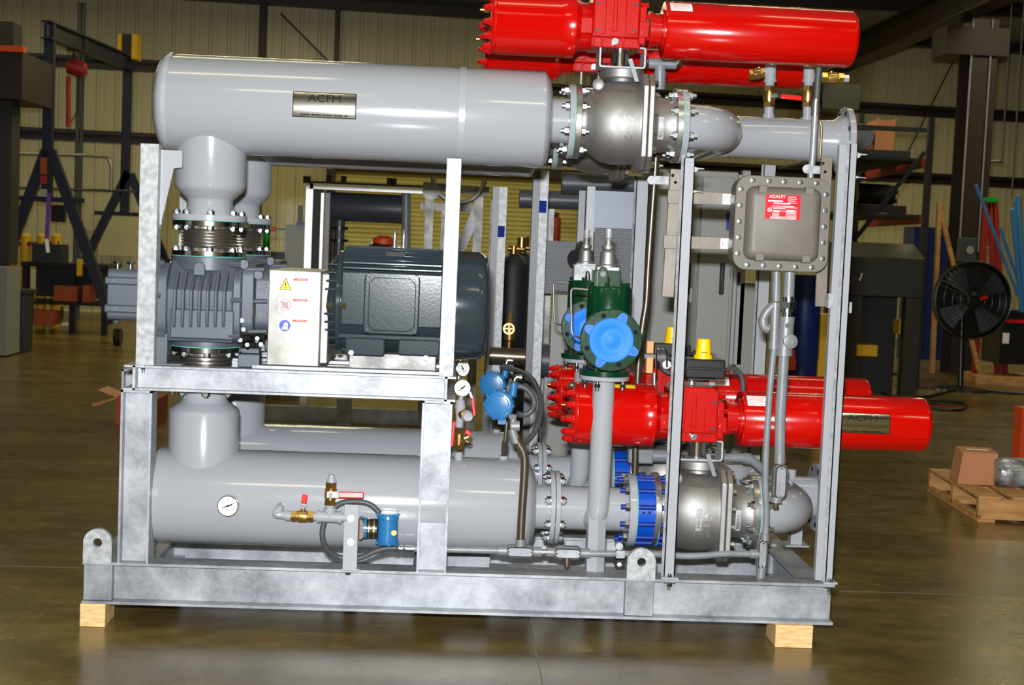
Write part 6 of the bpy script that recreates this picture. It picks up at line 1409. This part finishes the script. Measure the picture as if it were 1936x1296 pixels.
b = MB(); b.bx(xa-.02, xb2+.02, y-.02, y+.42, Z(27, 556, y), Z(27, 548, y)); b.build('lid', 'black', bn, bevel=.01)
gcab = pbox(None, 'grey_cabinet', 'cabinet', -40, 505, 12, 672, 10.5, .5); tag(gcab, 'dim grey cabinet cut off by the left edge, beside the bin', 'cabinet')
ob = thing('cardboard_box', 'open reddish-brown carton on the floor behind the left platform post', 'box', (*ground(232, 803).xy, 0))
q = ground(226, 803); y = q.y; xa, xb2 = X(218, 775, y), X(300, 775, y); zt = Z(230, 752, y)
b = MB(); b.bx(xa, xb2, y, y+.35, 0, zt); b.build('carton', 'card_dark', ob)
b = MB(); b.poly([(xa, y, zt), (xa, y+.3, zt), (xa-.13, y+.3, zt+.05), (xa-.13, y, zt+.05)], [(0, 1, 2, 3)]); b.bar((xa, y, zt), (xa-.16, y-.05, zt-.06), .12, .006, up=(0, 0, 1)); b.build('flap', 'card', ob)
g3 = thing('control_cabinet', 'pale grey control cabinet with small orange lamp behind the rear bellows', 'cabinet', at(552, 500, yq)); pbox(g3, 'body', 'box_grey', 535, 425, 578, 742, yq, .4); pbox(g3, 'hasp', 'drum_blue', 560, 420, 578, 426, yq-.05, .05)
pbox(g3, 'orange_lamp', 'orange', 503, 428, 520, 438, yq+.1, .05); pbox(g3, 'lamp_arm', 'dark_pipe', 515, 432, 540, 435, yq+.14, .03)
pbox(g3, 'hanging_switch', 'black', 563, 388, 571, 424, yq-.04, .06)
tag(pbox(None, 'wooden_crate', 'maroon', -60, 95, 42, 185, 11, 1.2), 'dark crate end on a high rack at the left edge', 'crate')
rkl = thing('storage_rack', 'very dark rack post and beam at the far left edge', 'rack', at(0, 640, 11)); pbox(rkl, 'post', 'black_matt', -30, 40, 22, 500, 11.3, .3); pbox(rkl, 'beam', 'orange', -60, 85, 44, 96, 10.9, .1)
# ================================================================== right side of the hall
YC3 = 13.0
ZRW = Z(1600, 112, 18.5)-.165; xc = X(1848, 300, YC3); cw = 52*(YC3+5.2)/FPX
col = thing('building_column', 'big dark brown steel I-column at the right rear', 'column', (xc, YC3, 0))
b = MB(); b.bx(xc-cw/2, xc+cw/2, YC3, YC3+.02, 0, ZRW); b.bx(xc-cw/2, xc+cw/2, YC3+.40, YC3+.42, 0, ZRW); b.bx(xc-.01, xc+.01, YC3+.02, YC3+.40, 0, ZRW); b.build('shaft', 'maroon', col)
c0 = at(1848, 78, YC3); b = MB(); b.bx(c0.x-.42, c0.x+.40, YC3-.05, YC3+.5, c0.z-.18, min(ZRW, c0.z+.17)); b.build('bracket', 'maroon', col)
for px0, px1 in (((1839, 20), (1818, 420)), ((1873, 25), (1852, 470))):
    b = MB(); x = (X(*px0, YC3)+X(*px1, YC3))/2; b.cyl((x, YC3-.02, 1.6), (x, YC3-.02, min(ZRW, Z(*px0, YC3))), .013, n=10); b.build('conduit', 'steel_matt', col)
pr1 = at(1848, 20, YC3)
rb_ = thing('crane_runway', 'dark brown crane runway beam running back from upper right', 'beam', (pr1.x, 10, pr1.z-.3))
p0 = at(1600, 112, 18.5); xr_ = p0.x
sc_ = lambda y: p0.z + 0*y
b = MB(); ibeam(b, (p0.x, 1.5, p0.z+.05), (p0.x, 19.0, p0.z+.05), .42, .3, .03, .03); b.build('beam', 'maroon', rb_)
tag(pbox(None, 'heater_unit', 'black', 1555, 158, 1626, 206, 19.4, 1.2), 'black box unit high on the back wall right of the upper red actuator', 'heater')
# pallet rack
YP = 10.5
rk = thing('pallet_rack', 'dark pallet rack with red beams behind the right upright', 'rack', at(1700, 650, YP))
def ppost(px, pt, wpx, y): 
    x = X(px, 400, y); w_ = wpx*(y+5.2)/FPX; b = MB(); b.bx(x-w_/2, x+w_/2, y, y+.07, 0, Z(px+6, pt, y)); return b.build('rack_post', 'black_matt', rk)
ppost(1752, 222, 11, YP); ppost(1620, 215, 9, YP+3)
b = MB(); a, c = at(1615, 240, YP+.6), at(1760, 247, YP+.6); b.bar(a, c, .05, .05); b.build('tie_bar', 'black_matt', rk)
xr1 = X(1750, 400, YP); xr2 = X(1620, 400, YP+3)
for (pa, pb_) in (((1748, 308), (1640, 322)), ((1745, 415), (1640, 425))):
    a, c = at(*pa, YP+.05), at(*pb_, YP+2.9); b = MB(); b.bar(a, V((c.x, c.y, a.z)), .05, .10); b.build('rack_beam', 'iron_red', rk)
    b = MB(); b.bx(c.x-1.2, a.x, YP+.1, YP+2.8, a.z+.02, a.z+.05); b.build('shelf_deck', 'black_matt', rk)
b = MB(); b.bar(at(1748, 288, YP), at(1620, 448, YP+.5), .045, .03, up=(0, -1, 0)); b.build('brace', 'black_matt', rk)
c = ground(1, 1)
zsh = Z(1690, 300, YP+.8)
y = YP+1.2; zsh1 = at(1748, 308, YP+.05).z+.05; zsh2 = at(1745, 415, YP+.05).z+.05
def onshelf(nm, m, px0, px1, ptop, zs, lab, cat, dep=.5, yy=y, bevel=.0):
    xm = (px0+px1)/2; b = MB(); b.bx(X(px0, ptop, yy), X(px1, ptop, yy), yy, yy+dep, zs, max(zs+.05, Z(xm, ptop, yy))); return tag(b.build(nm, m, bevel=bevel), lab, cat)
onshelf('wooden_skid', 'black_matt', 1625, 1722, 284, zsh1, 'dark slatted skid on the top shelf of the pallet rack', 'skid', .9)
zk = Z(1673, 284, y)
b = MB(); x0, x1 = X(1661, 250, y), X(1697, 250, y); zt = Z(1680, 226, y); b.bx(x0, x1, y+.1, y+.5, zk, zt); cbx = thing('cardboard_box', 'brown carton with raised flaps on the top shelf of the pallet rack', 'box', ((x0+x1)/2, y+.3, zk)); b.build('carton', 'card', cbx)
b = MB(); b.poly([(x0, y+.1, zt), (x0-.02, y+.1, zt+.03), (x0+.05, y+.1, zt+.004)], [(0, 1, 2)]); b.poly([(x1, y+.1, zt), (x1+.02, y+.1, zt+.03), (x1-.05, y+.1, zt+.004)], [(0, 1, 2)]); b.build('flap', 'card', cbx)
ty = thing('cable_reel', 'black round reel beside the carton on the pallet rack', 'reel', (X(1640, 260, y), y+.3, zk)); c = at(1640, 264, y); b = MB(); b.rev((c.x-.05, y+.15, zk+.16), (.3, 1, 0), [(0, .16), (.12, .16), (.12, .05)], 28); b.build('reel', 'black', ty)
onshelf('wooden_crate', 'maroon', 1620, 1714, 388, zsh2, 'dark brown crate on the middle shelf of the pallet rack', 'crate', .6)
zc2 = Z(1690, 388, y)
mm = thing('gear_motor', 'dark motor assembly lying on the crate on the pallet rack', 'motor', (X(1665, 380, y), y+.3, zc2)); 
b = MB(); b.cyl((X(1630, 370, y), y+.25, zc2+.13), (X(1700, 370, y), y+.25, zc2+.13), .125, n=24); b.build('body', 'black', mm)
b = MB(); b.cyl((X(1700, 370, y), y+.25, zc2+.17), (X(1709, 370, y), y+.25, zc2+.17), .03, n=14); b.cyl((X(1700, 370, y), y+.25, zc2+.06), (X(1708, 370, y), y+.25, zc2+.06), .03, n=14); b.build('shaft', 'black', mm)
for p0, p1, lab in ((1614, 1622, 'small white tag on the crate end, pallet rack middle shelf, left one'), (1661, 1677, 'white label on the crate, pallet rack middle shelf, right one')):
    tag(pbox(None, 'paper_label', 'white', p0, 403, p1, 407, y-.01, .008), lab, 'label')
# blast cabinet
YBC = 9.2
bc_ = thing('blast_cabinet', 'dark olive blast cabinet on legs behind the right upright', 'cabinet', at(1680, 690, YBC))
x0, x1 = X(1606, 500, YBC), X(1748, 500, YBC); zt, zm_, zb_ = Z(1690, 460, YBC), Z(1690, 488, YBC), Z(1680, 562, YBC)
b = MB(); b.prism([(YBC, zb_), (YBC+1.0, zb_), (YBC+1.0, zt), (YBC+.35, zt), (YBC, zm_)], 'x', x0, x1); b.build('body', 'blast', bc_, bevel=.01)
for x in (x0+.06, x1-.1):
    b = MB(); b.bx(x-.06, x+.1, YBC+.02, YBC+.15, 0, zb_); b.build('leg', 'blast', bc_)
b = MB(); b.bx(x0, x1, YBC+.8, YBC+.9, 0, zb_); b.build('back_skirt', 'black_matt', bc_)
c = at(1627, 524, YBC-.01); b = MB(); b.bar(c+V((-.01, 0, -.04)), c+V((.015, 0, .04)), .012, .01, up=(0, -1, 0)); b.build('latch', 'white', bc_)
tag(pbox(None, 'yellow_bin', 'yellow_dull', 1622, 653, 1659, 674, YBC-.05, .2), 'yellow parts bin on the floor under the blast cabinet', 'bin')
tag(pbox(None, 'yellow_bucket', 'yellow_dull', 1700, 605, 1716, 632, YBC+.5, .2), 'small yellow bucket in the shade under the blast cabinet', 'bucket')
dm = thing('blue_drum', 'dark blue drum behind the junction box conduits', 'drum', at(1520, 660, 6)); c = at(1522, 600, 6.); yb = 6.3
b = MB(); b.rev((X(1521, 590, yb), yb, 0), (0, 0, 1), [(0, .12), (.02, .125), (.3, .125), (.31, .13), (.33, .125), (.62, .125), (.63, .13), (Z(1521, 520, yb), .125), (Z(1521, 520, yb), 0)], 28); b.build('shell', 'drum_blue', dm)
tag(pbox(None, 'yellow_drum', 'yellow_dull', 1540, 595, 1572, 800, 7.5, .3), 'yellow container left of the right upright near the blue drum', 'container')
ww = thing('wooden_boards', 'yellow-brown boards heaped on the floor between the conduits and right upright', 'boards', at(1520, 670, 7)); b = MB(); gq = ground(1512, 700); b.bar(gq+V((-.15, 0, .03)), gq+V((.2, .5, .06)), .3, .03); b.bar(gq+V((-.1, .1, .09)), gq+V((.2, .3, .10)), .28, .03); b.build('board', 'yellow_dull', ww)
tag(pbox(None, 'orange_crate', 'orange', 1483, 662, 1512, 700, 6.2, .3), 'dull orange crate on the floor behind the conduits', 'crate')
b = MB(); a, c = at(1560, 690, 8.9), at(1830, 690, 8.9); b.bx(a.x, c.x, 8.9, 8.93, 0, .012); tag(b.build('floor_hose', 'iron_red'), 'dark red hose lying along the floor in front of the blast cabinet', 'hose')
# electrical box, boards, ladder, pipes
ebx = thing('switch_panel', 'grey electrical switch panel with a round sticker on the dark column', 'panel', at(1830, 495, YC3-.1)); pbox(ebx, 'body', 'dark_pipe', 1816, 450, 1846, 496, YC3-.16, .14, .006); c = at(1834, 473, YC3-.17); b = MB(); b.rev(c, (0, -1, 0), [(0, .05), (.004, .05), (.004, 0)], 20); b.build('sticker', 'box_grey', ebx)
bd = thing('timber_stand', 'two timbers leaning against each other beside the dark column', 'timber', at(1780, 530, 12)); 
b = MB(); b.bar(at(1776, 382, 12), at(1762, 706, 12), .05, .06, up=(0, -1, 0)); b.build('timber', 'wood_old', bd)
b = MB(); b.bar(at(1778, 400, 12.1), at(1850, 700, 12.1), .05, .05, up=(0, -1, 0)); b.build('timber', 'wood_old', bd)
ld = thing('step_ladder', 'red step ladder standing right of the dark column', 'ladder', at(1875, 560, 12.2))
for (p0, p1) in (((1866, 380), (1842, 708)), ((1880, 380), (1900, 708)), ((1872, 382), (1886, 708))):
    b = MB(); b.bar(at(*p0, 12.2), at(*p1, 12.2), .07, .05, up=(0, -1, 0)); b.build('rail', 'iron_red', ld)
for k in range(5):
    b = MB(); t = (k+.7)/5.5; b.bar(at(1866-14*t, 380+180*t, 12.22), at(1880+10*t, 380+180*t, 12.22), .06, .02); b.build('step', 'box_grey', ld)
b = MB(); b.bar(at(1862, 378, 12.2), at(1884, 378, 12.2), .12, .06); b.build('cap', 'bottle_green', ld)
for i, (p0, p1, wd, lab) in enumerate((((1845, 350), (1925, 560), 6, 'thin blue pipe leaning steeply across the red ladder'), ((1914, 395), (1932, 590), 9, 'blue pipe leaning in the bundle at the right edge, leftmost thick one'), ((1924, 370), (1940, 600), 9, 'blue pipe in the bundle at the right edge, tallest one'), ((1890, 430), (1945, 590), 6, 'blue pipe leaning from the ladder toward the right edge, lower one'), ((1918, 380), (1936, 595), 5, 'thin blue pipe between the two thick ones at the right edge'))):
    y = 11.6+.12*i; b = MB(); b.tube([at(*p0, y), at(*p1, y+.1)], wd*(y+5.2)/FPX/2, 12); tag(b.build('blue_pipe', 'pipe_blue'), lab, 'pipe', 'blue pipes leaning at the right')
tag(pbox(None, 'blue_container', 'drum_blue', 1722, 430, 1800, 682, 15.5, .5), 'dark blue container by the back wall left of the column', 'container')
tag(pbox(None, 'tool_cabinet', 'black', 1892, 588, 1960, 690, 11.9, .6), 'black tool cabinet with red stripe at the right edge', 'cabinet')
tag(pbox(None, 'red_stripe', 'label_red', 1904, 605, 1940, 611, 11.885, .014), 'red strip along the top of the black tool cabinet', 'strip')
tag(pbox(None, 'notice', 'white', 1896, 630, 1908, 650, 11.885, .014), 'small white notice on the black tool cabinet', 'notice')
# pedestal fan
YFN = ground(1815, 738).y
fn = thing('pedestal_fan', 'large black pedestal fan standing on the floor at the right', 'fan', (ground(1815, 738).x, YFN, 0))
c = at(1838, 568, YFN); R_ = 74*(YFN+5.2)/FPX; xs_ = ground(1815, 738).x
for k, rr_ in enumerate((1., .82, .62, .42, .22)):
    b = MB(); o = c+V((0, -.14+.10*(rr_**4), 0)); b.tube([o+V((R_*rr_*math.cos(t), 0, R_*rr_*math.sin(t))) for t in [2*PI*i/40 for i in range(41)]], .009 if k == 0 else .004, 8, cap=False); b.build('guard_ring', 'black', fn)
b = MB()
for i in range(48):
    t = 2*PI*i/48; e = V((math.cos(t), 0, math.sin(t))); b.tube([c+V((0, -.14, 0))+e*R_*.15, c+V((0, -.125, 0))+e*R_*.6, c+V((0, -.04, 0))+e*R_*1.], .003, 5)
b.build('guard_spokes', 'black', fn)
b = MB(); b.rev(c+V((0, .12, 0)), (0, -1, 0), [(0, R_*.98), (.02, R_), (.16, R_), (.16, R_*.985), (.02, R_*.96)], 48); b.build('shroud', 'black', fn)
for i in range(4):
    t0 = PI/2*i+.3; b = MB(); b.grid(lambda u, v: c+V((R_*(.12+.78*u)*math.cos(t0+v*.7), -.05*v*(1-.3*u), R_*(.12+.78*u)*math.sin(t0+v*.7))), 6, 4); b.build('blade', 'dark_pipe', fn)
b = MB(); b.rev(c+V((0, .2, 0)), (0, -1, 0), [(0, .06), (.05, .1), (.22, .1), (.27, .06), (.27, 0)], 24); b.build('motor', 'black', fn)
b = MB(); b.bar(c+V((.03, -.155, .02)), c+V((.12, -.155, .05)), .03, .004, up=(0, -1, 0)); b.build('badge', 'label_red', fn)
b = MB(); b.cyl((xs_, YFN, .03), (xs_, YFN+.1, c.z-.05), .035, n=16); b.build('pole', 'black', fn)
b = MB(); b.rev((xs_, YFN, 0), (0, 0, 1), [(0, .34), (.02, .33), (.04, .06), (.05, .04)], 32); b.build('base', 'black', fn)
# wooden pallet with carton and wrapped bundle
pa = ground(1848, 988); pb2 = ground(1770, 938); pc = ground(1985, 1003)
ux = V((1, -.05, 0)).normalized(); uy = (pb2-pa).normalized(); uy = (uy-ux*uy.dot(ux)).normalized()
pt = thing('wooden_pallet', 'wooden pallet on the floor at the right carrying a carton and a wrapped bundle', 'pallet', pa)
ang_ = math.atan2(ux.y, ux.x); R3 = Matrix.Rotation(ang_, 3, 'Z')
Lp, Wp = 1.1, 1.0; HPT = .15
sgn = 1 if R3 @ V((0, 1, 0)) @ uy > 0 else -1
def pbx(nm, x0, x1, y0, y1, z0, z1, m='wood_old'):
    b = MB(); b.bx(x0, x1, y0, y1, z0, z1, R3, V((0, 0, 0)))
    for v in b.bm.verts: v.co += V((pa.x, pa.y, 0))
    return b.build(nm, m, pt, bevel=.002)
for k in range(3): pbx('stringer', 0, Lp, k*(Wp-.045)/2, k*(Wp-.045)/2+.045, .018, .131)
for k in range(3): pbx('bottom_board', k*(Lp-.1)/2, k*(Lp-.1)/2+.1, 0, Wp, 0, .017)
for k in range(6): pbx('deck_board', k*(Lp-.13)/5, k*(Lp-.13)/5+.13, 0, Wp, .132, HPT)
pbx('end_board', 0, .02, 0, Wp, .019, .045)
q = at(1850, 912, pa.y+.45); 
qc = ground(1845, 918, HPT)
cb4 = thing('cardboard_box', 'small brown carton standing on the wooden pallet', 'box', (qc.x, qc.y, HPT))
wdt = (X(1880, 880, qc.y)-X(1812, 880, qc.y)); hgt = Z(1850, 858, qc.y)-HPT; Rb = Matrix.Rotation(-.12, 3, 'Z')
b = MB(); w2 = wdt/2; vs_ = [(-w2, -.0, 0), (w2, -.0, 0), (w2, .22, 0), (-w2, .22, 0), (-w2+.03, .03, hgt), (w2+.02, .03, hgt), (w2+.02, .22, hgt+.01), (-w2+.03, .22, hgt+.01)]
b.poly([Rb @ V(v)+V((qc.x, qc.y, HPT+.001)) for v in vs_], [(0, 3, 2, 1), (4, 5, 6, 7), (0, 1, 5, 4), (1, 2, 6, 5), (2, 3, 7, 6), (3, 0, 4, 7)]); b.build('carton', 'card', cb4, bevel=.004)
b = MB(); b.poly([Rb @ V(v)+V((qc.x, qc.y, HPT+.0025)) for v in ((-w2+.07, .10, hgt+.004), (w2-.02, .10, hgt+.004), (w2-.02, .14, hgt+.006), (-w2+.07, .14, hgt+.006))], [(0, 1, 2, 3)]); b.build('tape', 'white', cb4)
qw = ground(1925, 926, HPT); b = MB(); rad = .5*(Z(1920, 870, qw.y)-HPT)
b.rev((X(1892, 895, qw.y), qw.y+.1, HPT+rad), (1, -.12, 0), [(0, 0), (0, rad*.8), (.03, rad), (.3, rad*1.02), (.33, rad*.8), (.33, 0)], 24); wbn = thing('wrapped_bundle', 'bundle wrapped in shiny grey plastic on the pallet at the right edge', 'bundle', (qw.x, qw.y+.1, HPT)); b.build('wrapping', 'wrap', wbn)
# cables on the floor, plank, orange things
cb5 = [(1775, 764), (1740, 762), (1715, 756), (1695, 752), (1672, 746), (1662, 730), (1668, 715), (1688, 707), (1706, 714), (1715, 730), (1714, 748), (1722, 752), (1728, 735), (1724, 724), (1716, 728), (1714, 748), (1745, 752), (1790, 742), (1825, 736), (1880, 741), (1936, 745)]
b = MB(); b.tube(spline([ground(x, y_, .012) for x, y_ in cb5], 5), .016, 8); tag(b.build('power_cable', 'black'), 'black power cable looped on the floor behind the red can', 'cable', 'black cables on the floor')
b = MB(); b.tube(spline([ground(x, y_, .012) for x, y_ in ((1760, 772), (1790, 776), (1822, 774), (1824, 764), (1800, 760), (1770, 758), (1740, 756))], 5), .014, 8); tag(b.build('power_cable', 'black'), 'black cable loop lying flat to the right of the red can end', 'cable', 'black cables on the floor')
g0_ = ground(1838, 724); b = MB(); b.prism([(g0_.x, g0_.y-.1), (g0_.x+.9, g0_.y-.35), (g0_.x+1.3, g0_.y+.5), (g0_.x+.1, g0_.y+.7)], 'z', .0, .09); tag(b.build('wood_sheet', 'wood_old'), 'flat brown wooden sheet lying on the floor at the right edge', 'board')
og = thing('orange_post', 'dull orange upright at the right edge behind the pallet', 'post', (*ground(1945, 872).xy, 0)); q = ground(1945, 872); b = MB(); b.bx(X(1930, 820, q.y), X(1960, 820, q.y), q.y, q.y+.15, 0, Z(1945, 772, q.y)); b.build('body', 'orange', og)
q = ground(1915, 782); b = MB(); b.bx(q.x-.06, q.x+.06, q.y-.01, q.y+.01, 0, .004); tag(b.build('orange_strip', 'orange'), 'thin orange strip on the floor near the right edge', 'strip')
# tie rods on the back wall at the right
for i, (p0, p1, lab) in enumerate((((1810, 100), (1718, 285), 'thin diagonal brace rod on the back wall left of the dark column'), ((530, 25), (620, 115), 'thin diagonal brace rod on the back wall above the upper silencer'))):
    xa, za = wx(*p0, .28); xb2, zb_ = wx(*p1, .28); b = MB(); b.cyl(wp(xa, za, .28), wp(xb2, zb_, .28), .014, n=8); tag(b.build('brace_rod', 'maroon'), lab, 'rod', 'diagonal brace rods')
for i, (px, pt_, pb3, lab) in enumerate(((1904, 0, 310, 'thin hanging rod with a bracket at its foot, right of the column'), (1927, 0, 370, 'thin hanging pipe nearest the right edge of the photo'))):
    x = X(px, 150, 14.5); b = MB(); b.cyl((x, 14.5, Z(px, pb3, 14.5)), (x, 14.5, 5.3), .012, n=8)
    if i == 0: b.cyl(at(1865, 306, 14.5), at(1896, 306, 14.5), .02, n=10)
    tag(b.build('hanging_pipe', 'dark_pipe'), lab, 'pipe', 'hanging pipes by the column')
# every repeated kind shares a group
from collections import Counter
tops = [o for o in COL.objects if o.parent is None and 'category' in o.keys()]
cnt = Counter(o.name.split('.')[0] for o in tops)
for o in tops:
    k = o.name.split('.')[0]
    if cnt[k] > 1 and 'group' not in o.keys(): o['group'] = k.replace('_', ' ')+' repeats'
